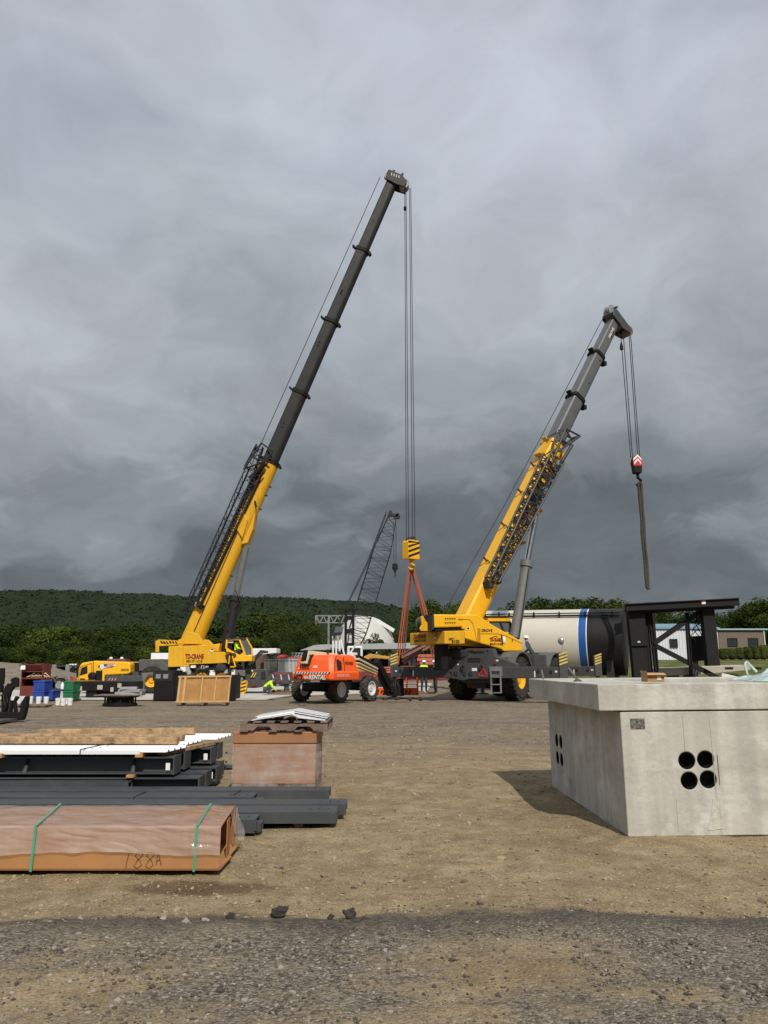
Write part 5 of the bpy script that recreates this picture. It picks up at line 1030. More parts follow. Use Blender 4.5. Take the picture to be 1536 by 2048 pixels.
    # outriggers
    def outrig(y, xl, xr, zz0, zz1, tm=''):
        for s, xe in ((-1, xl), (1, xr)):
            b = MB(M); b.box(min(s*1.0, xe), max(s*1.0, xe), y-.2, y+.2, zz0, zz1); bo = b.build('outrigger_beam', GRY, t, bevel=.02)
            c = M @ Vector((xe, y-.02, 0)); j = MB(); j.tube(c+Vector((0, 0, .06)), c+Vector((0, 0, zz0+.1)), .10, 14); jo = j.build('jack_leg', GRY, bo, smooth=40); j = MB(); j.box(c.x-.17, c.x+.17, c.y-.17, c.y+.17, zz0-.02, 1.98); j.build('jack_housing', GRY, bo, bevel=.02)
            j = MB(); j.lathe(c, (0, 0, 1), [(.32, .0), (.32, .05), (.12, .1)], 20); j.build('jack_foot', DK, bo, smooth=40)
            k = MB()
            for i in range(4): z = zz1+.06+.13*i; k.prism([c+Vector((-.172, -.172, z)), c+Vector((.172, -.172, z+.12)), c+Vector((.172, -.172, z+.19)), c+Vector((-.172, -.172, z+.07))], (0, -.006, 0))
            k.build('stripe', mat('stripe_yellow', (.55, .42, .10), .5), bo)
            k = MB(M)
            for xx in ((xe-s*.45), (xe-s*1.0)): k.tube((xx, y-.203, zz0+.27), (xx, y-.215, zz0+.27), .075, 14)
            k.build('hole', INK, bo); k = MB(M); k.box(xe-s*.22-.05, xe-s*.22+.05, y-.212, y-.204, zz0+.25, zz0+.32); k.box(xe-s*1.15-.025, xe-s*1.15+.025, y-.212, y-.204, zz0+.05, zz0+.30); k.build('label', LBL, bo)
    outrig(-1.62, -4.07, 4.1, .97, 1.44); outrig(5.7, -3.1, 3.2, 1.0, 1.46)
    b = MB(M)                                    # fenders over the right wheels
    for cx_, cy in ((1.28, 0), (1.28, 4.2), (-1.28, 4.2)):
        pts = [(cx_, cy+1.12*math.cos(a), .93+1.17*math.sin(a)) for a in np.linspace(.15, PI-.15, 9)]
        for k in range(8): b.beam(pts[k], pts[k+1], .80, .05, up=(0, math.cos(np.linspace(.15, PI-.15, 9)[k]+.17), math.sin(np.linspace(.15, PI-.15, 9)[k]+.17)))
    b.build('fender', mat('fender_green_grey', (.085, .095, .088), .5, dust=.3), t)
    b = MB(M); b.box(.9, 1.65, 1.5, 2.9, .95, 2.0); b.box(-1.65, -.9, 1.4, 2.9, .9, 2.0); b.box(-1.3, 1.3, 4.9, 6.2, 1.9, 2.15); b.build('tool_box', GRY, t, bevel=.04)
    b = MB(M); b.path([(1.5, 5.3, 2.0), (1.55, 5.4, 2.5), (1.5, 5.45, 2.6)], .025, 6); b.ball((1.5, 5.35, 2.72), (.17, .1, .19), 12, 8); b.build('mirror', GALV, t, smooth=50)
    # superstructure
    th = R(31); hd = Vector((math.cos(th), math.sin(th), 0)); Pc = W(889, 1290, 33.4); SP = Plane(Pc, hd); ln = -SP.n                 # ln: away from the camera
    RF = Plane(Pc, ln*-1)
    def pr(name, pts, off, dep, m, bev=.03, par=None, pl=SP): b = MB(); b.prism([pl.pt(x, y, off) for x, y in pts], pl.n*-dep); return b.build(name, m, par or t, bevel=bev)
    b = MB(); c = SP.pt(965, 1297)+ln*1.3; b.lathe((c.x, c.y, 1.86), (0, 0, 1), [(1.1, 0), (1.15, .1), (1.15, .3), (1.0, .38)], 40); b.build('slewing_ring', DK, t, smooth=40)
    pr('base_skirt', [(945, 1295), (1030, 1297), (1030, 1306), (985, 1310), (945, 1312)], -.3, 1.6, DK, .02); pr('base_column', [(884, 1288), (897, 1288), (897, 1340), (884, 1340)], -.5, .6, BLK, .02)
    body = pr('superstructure', [(925, 1229), (955, 1229), (968, 1238), (986, 1250), (1030, 1274.5), (1045, 1284), (1045, 1302), (1008, 1302.5), (1003, 1298), (959, 1286), (930, 1277), (930, 1259), (925, 1258)], 0, .55, YEL, .05)
    hood = pr('engine_hood', [(868, 1229.5), (870, 1228.5), (926, 1229), (926, 1253.6), (869, 1255.5)], -.03, 1.25, YEL, .06)
    pr('superstructure', [(930, 1240), (1000, 1258), (1040, 1285), (1040, 1300), (930, 1277)], -2.0, .55, YEL, .05)
    pr('superstructure', [(900, 1256), (980, 1256), (1020, 1284), (1020, 1298), (900, 1290)], -.5, 1.6, YEL2, .03)
    cw = pr('counterweight', [(889.5, 1262), (930, 1261), (930, 1287.5), (889.5, 1287.8)], .03, 2.75, YEL2, .03)
    dk = MB(); dk.prism([SP.pt(x, y, -.12) for x, y in ((871, 1255), (925, 1254), (925, 1261.5), (871, 1262))], ln*1.1); dk.build('exhaust_bay', BLK, t)
    g = MB()
    for row in range(2):
        for k in range(5): q0 = 889+k*4.6; y = 1236+row*8.2; g.prism([SP.pt(q0, y, -.025), SP.pt(q0+3.6, y, -.025), SP.pt(q0+3.6, y+1.6, -.025), SP.pt(q0, y+1.6, -.025)], SP.n*.012); g.prism([SP.pt(q0+1.4, y+1.6, -.025), SP.pt(q0+2.6, y+1.6, -.025), SP.pt(q0+2.6, y+4, -.025), SP.pt(q0+1.4, y+4, -.025)], SP.n*.008)
    g.build('vent_slot', mat('vent_brown', (.20, .10, .01), .6), hood)
    g = MB(); g.prism([SP.pt(x, y, .004) for x, y in ((933, 1254), (940, 1254), (940, 1260), (933, 1260))], SP.n*.006); g.build('label', mat('label_yellow', (.7, .6, .3), .5), body); g = MB(); g.prism([SP.pt(x, y, .011) for x, y in ((934.5, 1255), (938.5, 1255), (938.5, 1258.5), (934.5, 1258.5))], SP.n*.006); g.build('marking', INK, body)
    g = MB()
    for pts in (((917, 1238), (938, 1239), (945, 1246), (951, 1268), (953, 1283)), ((962, 1267.5), (995, 1267.5), (1012, 1272), (1044, 1286.5))):
        for k in range(len(pts)-1): g.beam(SP.pt(*pts[k], .003), SP.pt(*pts[k+1], .003), .02, .015, up=SP.n)
    g.build('panel_seam', mat('seam_brown', (.16, .07, .005), .6), body)
    g = MB(); g.prism([SP.pt(x, y, -.02) for x, y in ((954, 1256), (960, 1257), (960, 1286), (954, 1284))], SP.n*.035); g.build('door_edge', mat('edge_orange', (.45, .20, .01), .5), body)
    a = SP.pt(963, 1263.4, .012); text(body, 'GROVE', a, hd, (0, 0, 1), (SP.pt(985, 1263, .01)-SP.pt(963, 1263, .01)).length, .125, INK, bold=.02)
    a = SP.pt(979.5, 1283, .012); text(body, 'TD-CRANE', a, hd, (0, 0, 1), (SP.pt(1002, 1283, .01)-SP.pt(979.5, 1283, .01)).length, .16, RED, bold=.045)
    a = SP.pt(980, 1290, .012); text(body, '859-371-1218', a, hd, (0, 0, 1), (SP.pt(1002.5, 1290, .01)-SP.pt(980, 1290, .01)).length, .09, INK, bold=.02)
    g = MB(); g.beam(SP.pt(981, 1276, .01), SP.pt(992, 1272, .01), .03, .01, up=SP.n); g.beam(SP.pt(992, 1272, .01), SP.pt(995, 1275, .01), .03, .01, up=SP.n); g.build('marking', RED, body)
    g = MB(); g.tube(SP.pt(1003.5, 1271, .04), SP.pt(1005, 1290, .04), .03, 8); g.beam(SP.pt(1003, 1270, 0), SP.pt(1003.6, 1270.4, .05), .04, .05); g.build('handle', DK, body)
    g = MB(); g.ball(SP.pt(1008, 1280, .02), (.08, .05, .17), 10, 7); g.build('lamp', LBL, body, smooth=50)
    a = SP.pt(1024, 1284, .012); text(body, 'F', a, hd, (0, 0, 1), .06, .14, INK, bold=.02)
    a = SP.pt(897.5, 1280.2, .045); text(cw, 'GRT', a, hd, (0, 0, 1), (SP.pt(908, 1280, 0)-SP.pt(897.5, 1280, 0)).length, .10, RED, bold=.03); a = SP.pt(903.5, 1285.6, .045); text(cw, '8100', a, hd, (0, 0, 1), (SP.pt(919, 1280, 0)-SP.pt(903.5, 1280, 0)).length, .13, INK, bold=.02)
    # writing and emblem on the rear face of the counterweight
    rd = -ln; ox = rd.cross(Vector((0, 0, 1)));                                      # reading direction along the rear face: from far (left) to near (right)
    rp = lambda s, z: Pc+ln*s-hd*.04+Vector((0, 0, z-Pc.z)); z0 = SP.pt(889, 1287.6).z; zt = SP.pt(889, 1262).z; hh = zt-z0
    text(cw, 'TD-CRANE', rp(2.35, z0+hh*.52), rd, (0, 0, 1), .95, hh*.34, RED, bold=.045); text(cw, '859-371-1218', rp(2.3, z0+hh*.24), rd, (0, 0, 1), .9, hh*.2, INK, bold=.02)
    eagle(cw, rp(.62, z0+hh*.35), (Vector((0, 0, 1))*.9+rd*.2), -rd*.9+Vector((0, 0, .2)), .20)
    # winch on the rear deck
    q = SP.pt(846, 1246, -1.2); wn = MB(); wn.lathe(SP.pt(855, 1246, -.5), ln, [(.30, 0), (.30, .05), (.25, .07), (.25, .45), (.30, .47), (.30, .52)], 24); wn.build('winch_drum', mat('rope_drum', (.05, .042, .038), .6, var=.3, scale=9), t, smooth=35)
    wn = MB()
    for off in (-.40, -1.10): wn = MB().prism([SP.pt(x, y, off) for x, y in ((842, 1233), (847, 1231.5), (850, 1240), (861, 1252), (868, 1256), (868, 1262), (842, 1262), (840, 1257), (844, 1250))], ln*.08); wn.build('winch_frame', YEL2, t, bevel=.01)
    wn = MB(); wn.prism([SP.pt(x, y, -.02) for x, y in ((864.5, 1229), (868, 1229), (868.5, 1258), (865, 1259))], ln*1.2); wn.build('radiator', DK, t)
    wn = MB(); random.seed(4)
    for k in range(7): x = 845+k*3; wn.path([SP.pt(x, 1233+k % 2*2, -.5), SP.pt(x+2, 1230, -.55), SP.pt(x+5, 1234, -.45)], .03, 5)
    wn.build('hydraulic_hose', INK, t)
    # cab behind, on the far side
    cabp = [(972, 1236), (1021, 1236), (1024, 1241), (1026, 1275), (1000, 1285), (972, 1276)]
    cab = pr('operator_cab', [(972, 1234.5), (1019, 1235), (1021, 1238), (1021, 1243), (972, 1243)], -1.7, 1.0, YEL, .03); pr('cab_roof', [(972, 1232.4), (1020, 1233), (1020, 1234.4), (972, 1234.4)], -1.65, 1.1, DK, .01, cab)
    b = MB()
    for x in (972, 980): b.beam(SP.pt(x, 1243, -1.75), SP.pt(x, 1280, -1.75), .1, .1)
    b.beam(SP.pt(1018, 1242, -1.75), SP.pt(1026, 1262, -1.75), .1, .1); b.beam(SP.pt(1000, 1242, -1.74), SP.pt(1008, 1264, -1.74), .07, .07); b.beam(SP.pt(1018, 1242, -2.65), SP.pt(1026, 1262, -2.65), .1, .1); b.build('cab_frame', DK, cab)
    b = MB(); b.prism([SP.pt(x, y, -1.78) for x, y in ((981, 1243), (1017, 1243), (1025, 1264), (981, 1264))], ln*.02); b.build('window', mat('cab_glass', (.10, .12, .13), .05, spec=.8), cab)
    pr('cab_side', [(972, 1264), (1026, 1264), (1026, 1284), (972, 1280)], -1.7, 1.0, YEL, .03, cab)
    pr('cab_side', [(966, 1236), (979, 1236), (979, 1280), (966, 1280)], -1.72, .96, YEL, .02, cab)
    b = MB(); q = SP.pt(998, 1232, -2.1); b.lathe(q, (0, 0, 1), [(.05, 0), (.05, .15), (.02, .2)], 8); b.build('beacon', INK, cab)
    # boom in the middle plane of the superstructure
    Cpl = Plane(Pc+ln*1.25, hd); A = Cpl.pt(957, 1203); B = Cpl.pt(1232, 636); bm_ = Boom(A, B, Cpl.n); L = bm_.L
    fr = lambda x, y: (Cpl.pt(x, y)-A).dot(bm_.u)/L
    fY, f1, f2 = fr(1104, 893), fr(1149, 797), fr(1191, 711)
    bm_.seg(MB(), -.09, fY, .96, 1.10, .88, 1.00).build('boom_section', YEL, t, smooth=30)
    for fa, fb, w1, h1 in ((fY-.02, f1, .76, .86), (f1, f2, .69, .78), (f2, .985, .62, .70)): bm_.seg(MB(), fa, fb, w1, h1, w1*.985, h1*.985).build('boom_section', BOOMG, t, smooth=30)
    for f_, w_, h_, m in ((fY, .98, 1.12, YEL2), (f1, .86, .98, BLK), (f2, .79, .90, BLK)):
        b = MB(); b.extr([bm_.ring(f_-.005, w_, h_), bm_.ring(f_+.005, w_, h_)]); b.beam(bm_.at(f_, 0, h_*.5), bm_.at(f_+.004, 0, h_*.5+.22), .3, .08, up=bm_.y); b.beam(bm_.at(f_, .1, -h_*.5), bm_.at(f_-.01, .1, -h_*.5-.12), .3, .2, up=bm_.y); b.build('collar', m, t)
    b = MB()
    for f_ in (f1-.05, f1+.06, f2-.02, f2+.08, .93): b.tube(bm_.at(f_, .26, -.05), bm_.at(f_, .375, -.05), .035, 8)
    b.build('pin_hole', BLK, t)
    b = MB()
    for f_, j in ((.18, .78), (.40, .76), (.62, .75), (.80, .74)): b.beam(bm_.at(fY*f_, .38, .40), bm_.at(fY*f_+.008, .2, j-.1), .05, .05); b.tube(bm_.at(fY*f_+.01, .0, .5), bm_.at(fY*f_+.012, 0, .82), .05, 6)
    for f_ in (.27, .50, .70, .93): b.beam(bm_.at(fY*f_, .48, .0), bm_.at(fY*f_+.006, .56, .30), .10, .08); b.beam(bm_.at(fY*f_, .48, -.2), bm_.at(fY*f_-.01, .58, .1), .08, .1)
    b.build('fitting', mat('fitting_brown', (.07, .045, .02), .6), t)
    b = MB(); b.prism([bm_.at(fY*.885, -.1, .54), bm_.at(fY*.99, -.1, .51), bm_.at(fY*.99, -.1, .60), bm_.at(fY*.88, -.1, .82)], bm_.x*.5); b.build('boom_guard', YEL2, t)
    for f0_, f1_ in ((.59, .67), (.49, .575)):
        b = MB(); b.prism([bm_.at(fY*f0_, .47, .16), bm_.at(fY*(f0_+.012), .47, .26), bm_.at(fY*(f1_-.01), .465, .28), bm_.at(fY*f1_, .465, .18), bm_.at(fY*f1_, .465, -.15), bm_.at(fY*f0_, .47, -.15)], bm_.x*.012); b.build('red_marking', RED, t, bevel=.004)
    b = MB(); b.prism([bm_.at(.015*1, .44, -.05), bm_.at(.075, .44, -.05), bm_.at(.075, .44, .22), bm_.at(.02, .44, .25)], bm_.x*.14); b.build('bracket', YEL2, t, bevel=.03)
    # head
    h = .985; b = MB()
    for s in (-.38, .38): b.prism([bm_.at(h-.010, s, .50), bm_.at(h+.006, s, .62), bm_.at(h+.018, s, .46), bm_.at(h+.011, s, -.5), bm_.at(h+.006, s, -1.08), bm_.at(h-.008, s, -1.04), bm_.at(h-.017, s, -.5)], bm_.x*(.05 if s > 0 else -.05))
    b.beam(bm_.at(h+.006, 0, .6), bm_.at(h, 0, -.6), .8, .36, up=bm_.u); b.tube(bm_.at(h+.02, -.5, .55), bm_.at(h+.02, .5, .55), .08, 8); b.beam(bm_.at(h+.022, .1, .4), bm_.at(h+.014, .1, -.7), .3, .1, up=bm_.u); b.build('boom_head', mat('head_grey', (.05, .052, .054), .4), t, bevel=.02, seg=1)
    b = MB(); sheaves(b, bm_.at(h+.003, 0, -.98), bm_.x, .30, 4, .16); b.build('sheave', mat('sheave_brown', (.16, .10, .06), .6), t, smooth=40); b = MB(); sheaves(b, bm_.at(h+.01, .1, .66), bm_.x, .28, 2, .2); b.build('sheave', GALV, t, smooth=40)
    a = bm_.at(.905, .318, -.02); text(t, 'GROVE', a, bm_.u, bm_.y, L*.04, .14, LBL, bold=.02)
    # ropes
    Dh = B.y; b = MB(); b.path([bm_.at(-.10, .1, 1.45), bm_.at(fY*.5, .1, 1.12), bm_.at(fY, .1, .98), bm_.at(h, .1, .82)], .020, 5)
    bot = bm_.at(h, 0, -1.3); 
    HBc = W(1272, 917, bot.y)
    for k, (x0, x1, y0) in enumerate(((1243, 1261.5, 690), (1246.5, 1265, 668), (1257, 1275.5, 656), (1260, 1279.5, 654))): b.tube(W(x0, y0, bot.y-.1+.08*k), W(x1, 916, bot.y-.1+.08*k), .024, 5)
    b.build('hoist_rope', ROPE, t)
    b = MB(); q0 = W(1241, 660, bot.y-.5); q1 = W(1243, 694, bot.y-.5); b.tube(q0, W(1241.5, 672, bot.y-.5), .07, 6); b.tube(q0, q1, .02, 4); b.lathe(q1, (0, 0, 1), [(.03, -.2), (.1, -.15), (.09, .05), (.03, .3)], 10); b.build('limit_weight', BLK, t, smooth=50)
    # stowed jib on the camera side
    Jp = Plane(Pc+ln*.40, hd); jm = mat('jib_grey', (.042, .045, .048), .5, var=.15, spec=.3); b = MB()
    truss(b, Jp.pt(984, 1160), Jp.pt(1108, 915), .46, .95, .50, .62, hd*math.sin(R(58))*1-Vector((0, 0, math.cos(R(58)))), 26, .052, .03)
    T0, T1 = Jp.pt(1100, 935), Jp.pt(1131, 857); e1 = Jp.pt(1160, 872)
    for o in (0, .55):
        k = ln*o; b.tube(T0+k, T1+k, .05, 6); b.tube(Jp.pt(1118, 902)+k, e1+k, .06, 6); b.tube(T1+k, e1+k, .05, 6); b.tube(Jp.pt(1112, 905)+k, Jp.pt(1146, 883)+k, .05, 6); b.tube(Jp.pt(1131, 857)+k, Jp.pt(1146, 884)+k, .045, 6); b.tube(Jp.pt(1122, 878)+k, Jp.pt(1140, 890)+k, .04, 6); b.tube(Jp.pt(1112, 868)+k, Jp.pt(1131, 857)+k, .045, 6); b.tube(Jp.pt(1112, 868)+k, Jp.pt(1105, 905)+k, .045, 6); b.tube(Jp.pt(1113, 885)+k, Jp.pt(1128, 866)+k, .035, 6)
    b.tube(e1, e1+ln*.55, .06, 6); b.tube(T1, T1+ln*.55, .05, 6); b.build('jib', jm, t)
    b = MB(); b.tube(Jp.pt(1144, 890), Jp.pt(1122, 926), .09, 10); b.tube(Jp.pt(1122, 926), Jp.pt(1112, 944), .055, 8); b.tube(Jp.pt(1112, 944), Jp.pt(1095, 985), .05, 6); b.build('jib_cylinder', jm, t, smooth=40)
    b = MB(); b.beam(Jp.pt(1084, 952, .05), Jp.pt(1111, 950, .05), .16, .2); b.beam(Jp.pt(1092, 915, .05), Jp.pt(1108, 942, .05), .12, .16); b.build('jib_bracket', DK, t, bevel=.02, seg=1); b = MB(); b.prism([Jp.pt(x, y, .1) for x, y in ((1072, 985), (1082, 978), (1084, 1000), (1074, 1010))], ln*.5); b.build('jib_bracket', DK, t, bevel=.02, seg=1); b = MB(); b.prism([Jp.pt(x, y, .1) for x, y in ((1000, 1147), (1004, 1145), (1004, 1166), (996, 1170), (994, 1166))], ln*.1); b.build('jib_bracket', DK, t, bevel=.02, seg=1); b = MB(); b.prism([Jp.pt(x, y, .1) for x, y in ((978, 1162), (990, 1160), (988, 1176), (980, 1174))], ln*.5); b.build('jib_bracket', DK, t, bevel=.02, seg=1)
    b = MB(); b.path([Jp.pt(1066, 1015, .25), Jp.pt(1052, 1045, .2), Jp.pt(1058, 1060, .2), Jp.pt(1040, 1075, .2), Jp.pt(1025, 1110, .2)], .035, 6); b.build('hydraulic_hose', INK, t); b = MB(); b.path([Jp.pt(1060, 1035, .2), Jp.pt(1070, 1048, .2), Jp.pt(1062, 1055, .2)], .02, 5); b.build('hydraulic_hose', INK, t)
    # lift cylinder
    c0 = Cpl.pt(1029, 1276); c1 = Cpl.pt(1052, 1134); c2 = Cpl.pt(1073, 1022); b = MB(); b.tube(c0, c1, .25, 20); b.tube(c1, c1+(c1-c0).normalized()*.3, .31, 20); b.build('cylinder_barrel', mat('cylinder_grey', (.14, .145, .15), .4, var=.1, dust=.15), t, smooth=40)
    b = MB(); b.tube(c1, c2, .155, 20); b.build('cylinder_rod', CHR, t, smooth=40)
    b = MB(); b.tube(Cpl.pt(1038, 1276, .3), Cpl.pt(1058, 1136, .3), .025, 6); b.build('hydraulic_hose', INK, t)
    b = MB(); b.prism([Cpl.pt(x, y, .3) for x, y in ((1062, 1010), (1078, 1012), (1087, 1022), (1076, 1030), (1066, 1028))], ln*.6); b.build('cylinder_lug', mat('lug_ochre', (.30, .15, .02), .55), t, bevel=.03); b = MB(); b.prism([Cpl.pt(x, y, .3) for x, y in ((1034, 1080), (1050, 1080), (1054, 1086), (1040, 1092))], ln*.5); b.build('cylinder_lug', mat('lug_ochre', (.30, .15, .02), .55), t, bevel=.03)
    # hook block and sling
    D2 = bot.y; q = HBc; hb = thing('hook_block', (q.x, D2, q.z-.9), 'black hook block with red and white chevrons on the right crane', 'hook block')
    zt = W(1272, 910, D2).z; zb_ = W(1272, 947, D2).z; hw = W(1283, 925, D2).x-W(1272, 925, D2).x; H_ = zt-zb_
    b = MB(); b.prism([(q.x-hw*.6, D2-.2, zb_), (q.x+hw*.7, D2-.2, zb_), (q.x+hw*.95, D2-.2, zb_+H_*.62), (q.x+hw*.7, D2-.2, zt-.12), (q.x+.05, D2-.2, zt), (q.x-hw*.6, D2-.2, zt-.15), (q.x-hw*.85, D2-.2, zb_+H_*.6)], (0, .45, 0)); b.build('body', BLK, hb, bevel=.03)
    b = MB(); b.prism([(q.x-hw*.72, D2-.206, zb_+H_*.38), (q.x+hw*.82, D2-.206, zb_+H_*.38), (q.x+hw*.88, D2-.206, zb_+H_*.62), (q.x+hw*.66, D2-.206, zt-.16), (q.x-hw*.55, D2-.206, zt-.18), (q.x-hw*.8, D2-.206, zb_+H_*.62)], (0, -.004, 0)); b.build('chevron_panel', SIGR, hb)
    b = MB()
    for k in range(2):
        z = zb_+H_*(.44+.2*k); w_ = hw*(.62+.12*k); a = .13
        b.prism([(q.x-w_, D2-.212, z), (q.x+.03, D2-.212, z+.24), (q.x+.03, D2-.212, z+.24+a), (q.x-w_, D2-.212, z+a)], (0, -.004, 0)); b.prism([(q.x+w_, D2-.212, z), (q.x+.03, D2-.212, z+.24), (q.x+.03, D2-.212, z+.24+a), (q.x+w_, D2-.212, z+a)], (0, -.005, 0))
    b.build('chevron', LBL, hb)
    b = MB(); b.path([(q.x+.02, D2, zb_+.05), (q.x+.04, D2, zb_-.25), (q.x+.2, D2, zb_-.4), (q.x+.17, D2, zb_-.66), (q.x, D2, zb_-.74), (q.x-.12, D2, zb_-.6)], [.09, .09, .09, .09, .07, .03], 8); b.build('hook', BLK, hb, smooth=50)
    SL = mat('sling_olive', (.050, .046, .034), .85, var=.3, scale=6, streak=.2); e = W(1295, 1174, D2-.2); a = Vector((q.x+.1, D2-.02, zb_-.6)); b = MB()
    pts = [a.lerp(e, k/8)+Vector((.012*math.sin(k*1.1), .01*math.cos(k), 0)) for k in range(9)]
    for i in (-1, 1):
        b.path([p+Vector((i*.085*(1-.25*k/8), i*.03, 0)) for k, p in enumerate(pts)], [.075+.02*math.sin(k*2.1+i) for k in range(9)], 7)
    b.path([pts[0]+Vector((-.085, 0, 0)), pts[0]+Vector((0, 0, .12)), pts[0]+Vector((.085, 0, 0))], .07, 7); b.path([pts[-1]+Vector((-.07, 0, 0)), pts[-1]+Vector((0, 0, -.12)), pts[-1]+Vector((.1, 0, -.05))], .06, 7)
    o = b.build('lifting_sling', SL, None, smooth=60); tag(o, 'olive round sling hanging from the chevron hook block', 'sling')
    return t
crane_right()
# ------------------------------------------------------------------ orange boom lift
def boomlift():
    psi = R(33); f = Vector((math.sin(psi), math.cos(psi), 0)); r = Vector((math.cos(psi), -math.sin(psi), 0)); RR = G(677, 1405); RR.z = 0; O = RR-r*.98
    M = Matrix(((r.x, f.x, 0, O.x), (r.y, f.y, 0, O.y), (0, 0, 1, 0), (0, 0, 0, 1)))
    t = thing('boom_lift', (O.x, O.y, 0), 'orange boom lift with white wheel rims and cream arm, seen from behind', 'boom lift')
    RM = mat('rim_white', (.60, .60, .58), .5, var=.06, dust=.3)
    for x, y, s in ((.98, 0, 1), (-.98, 0, -1), (.98, 2.25, 1), (-.98, 2.25, -1)): wheel(t, M @ Vector((x, y, .52)), r*s, .52, .36, RM, .30, 18, .026, .07, mat('lift_tyre', (.035, .032, .028), .85, var=.25, dust=.7, dcol=(.17, .14, .10)))
    b = MB(M); b.box(-.62, .62, -.45, 2.7, .46, .80); b.box(-.8, .8, -.12, .12, .42, .60); b.box(-.8, .8, 2.13, 2.37, .42, .60); b.box(-.5, .5, .6, 1.7, .78, .98); b.build('chassis', BLK, t, bevel=.04)
    # turntable body: rear and right faces, sloping in to the top
    BR = W(664, 1358.5, 30.6); BR.z = 0; Rp = Plane(BR, r); Fp = Plane(BR, f)
    zb = .93; zt = 1.92; w_ = 2.12; l_ = 2.0
    def ring(z, ir, il, ib, ifr, ch): 
        p = [(-w_+il, ib+ch), (-w_+il+ch, ib), (-ir-ch, ib), (-ir, ib+ch), (-ir, l_-ifr-ch), (-ir-ch, l_-ifr), (-w_+il+ch, l_-ifr), (-w_+il, l_-ifr-ch)]
        return [BR+r*a+f*c+Vector((0, 0, z)) for a, c in p]
    b = MB(); b.extr([ring(zb, .02, .02, .05, .1, .12), ring(zb+.06, 0, 0, 0, 0, .14), ring(zb+.30, 0, 0, .0, 0, .14), ring(zb+.33, .05, .07, .05, .03, .14), ring(zt-.22, .14, .14, .16, .06, .16), ring(zt-.04, .22, .22, .26, .12, .16), ring(zt, .32, .32, .36, .22, .14)])
    body = b.build('turntable', ORG, t, bevel=.025, smooth=30)
    b = MB(); p = lambda a, c, z: BR+r*a+f*c+Vector((0, 0, z))
    zz = zb+.245
    n_ = 13
    for k in range(n_): x = -w_+.16+k*(w_-.3)/n_; b.prism([p(x, -.012, zz), p(x+.07, -.012, zz), p(x+.13, -.012, zz+.075), p(x+.06, -.012, zz+.075)], f*.008)
    b.build('stripe', LBL, body)
    b = MB()
    for k in range(n_): x = -w_+.23+k*(w_-.3)/n_; b.prism([p(x, -.011, zz), p(x+.07, -.011, zz), p(x+.13, -.011, zz+.075), p(x+.06, -.011, zz+.075)], f*.006)
    b.build('stripe', INK, body)
    text(body, "ART'S", p(-w_+.17, -.014, zb+.02), r, (0, 0, 1), .50, .20, INK, bold=.05, shear=.25); text(body, 'RENTAL', p(-w_+.98, -.014, zb+.03), r, (0, 0, 1), .84, .18, LBL, bold=.03, shear=.25); text(body, 'RENTAL', p(-w_+1.0, -.011, zb+.015), r, (0, 0, 1), .84, .18, INK, bold=.05, shear=.25)
    b = MB(); b.prism([p(-w_+.74, -.012, zb+.05), p(-w_+.92, -.012, zb+.05), p(-w_+.92, -.012, zb+.16), p(-w_+.74, -.012, zb+.16)], f*.008); b.build('label', mat('label_cream', (.6, .45, .38), .6), body)
    tilt = (f*.16+Vector((0, 0, .59))).normalized()
    q = p(-1.02, .085, zb+.47); b = MB(); b.prism([q-f*.012, q+r*.22-f*.012, q+r*.22+tilt*.10-f*.012, q+tilt*.10-f*.012], f*.01); q = p(-1.75, .085, zb+.44); b.prism([q-f*.012, q+r*.10-f*.012, q+r*.10+tilt*.06-f*.012, q+tilt*.06-f*.012], f*.01); b.build('label', mat('label_pale', (.72, .45, .36), .5), body)
    # right side: dark opening, lettering and panel lines
    s_ = lambda y, z: BR+f*y+Vector((0, 0, z))-r*(.045+max(0, (z-zb-.33))*.155)+r*.006
    b = MB(); b.prism([s_(.42, zb+.38), s_(.72, zb+.40), s_(.74, zb+.70), s_(.50, zb+.82), s_(.44, zb+.80)], r*.004); b.build('opening', INK, body)
    text(body, 'POWER', s_(1.0, zb+.60), f, (Vector((0, 0, 1))-r*.155), .55, .13, mat('decal_dark_red', (.22, .03, .01), .5), bold=.02)
    text(body, 'RENTAL', BR+f*.3+Vector((0, 0, zb+.12))+r*.008, f, (0, 0, 1), .9, .12, mat('decal_pink', (.75, .35, .28), .5), bold=.02, shear=.2)
    b = MB(); ch = [(.22, .34), (.30, .70), (.45, .95)]
    for k in range(2): b.beam(s_(ch[k][0], zb+ch[k][1]), s_(ch[k+1][0], zb+ch[k+1][1]), .02, .015, up=r)
    b.beam(s_(.9, zb+.36), s_(.92, zb+.9), .018, .012, up=r); b.build('panel_seam', INK, body)
    # counterweight recess with the arm root
    q = p(-1.42, .20, zb+.62); b = MB(); b.prism([p(-1.62, .10, zb+.60), p(-1.18, .10, zb+.60), p(-1.14, .30, zt+.02), p(-1.66, .30, zt+.02)], f*-.09); b.build('recess', INK, body)
    b = MB(); b.box(0, 0, 0, 0, 0, 0) if 0 else None
    a0 = p(-1.42, .12, zb+.66); 
    b.beam(p(-1.30, .08, zb+.66), p(-1.28, .20, zt+.15), .07, .16, up=f); b.tube(p(-1.56, .02, zb+.68), p(-1.25, .02, zb+.68), .06, 10); b.beam(p(-1.27, .12, zt+.08), p(-.75, 2.6, zt-.10), .13, .17); b.build('arm_root', CRM, t, bevel=.02)
    b = MB(); b.beam(p(-1.46, .05, zb+.72), p(-1.44, .22, zt+.16), .16, .2, up=f); b.build('arm_hinge', BLK, t); b = MB()
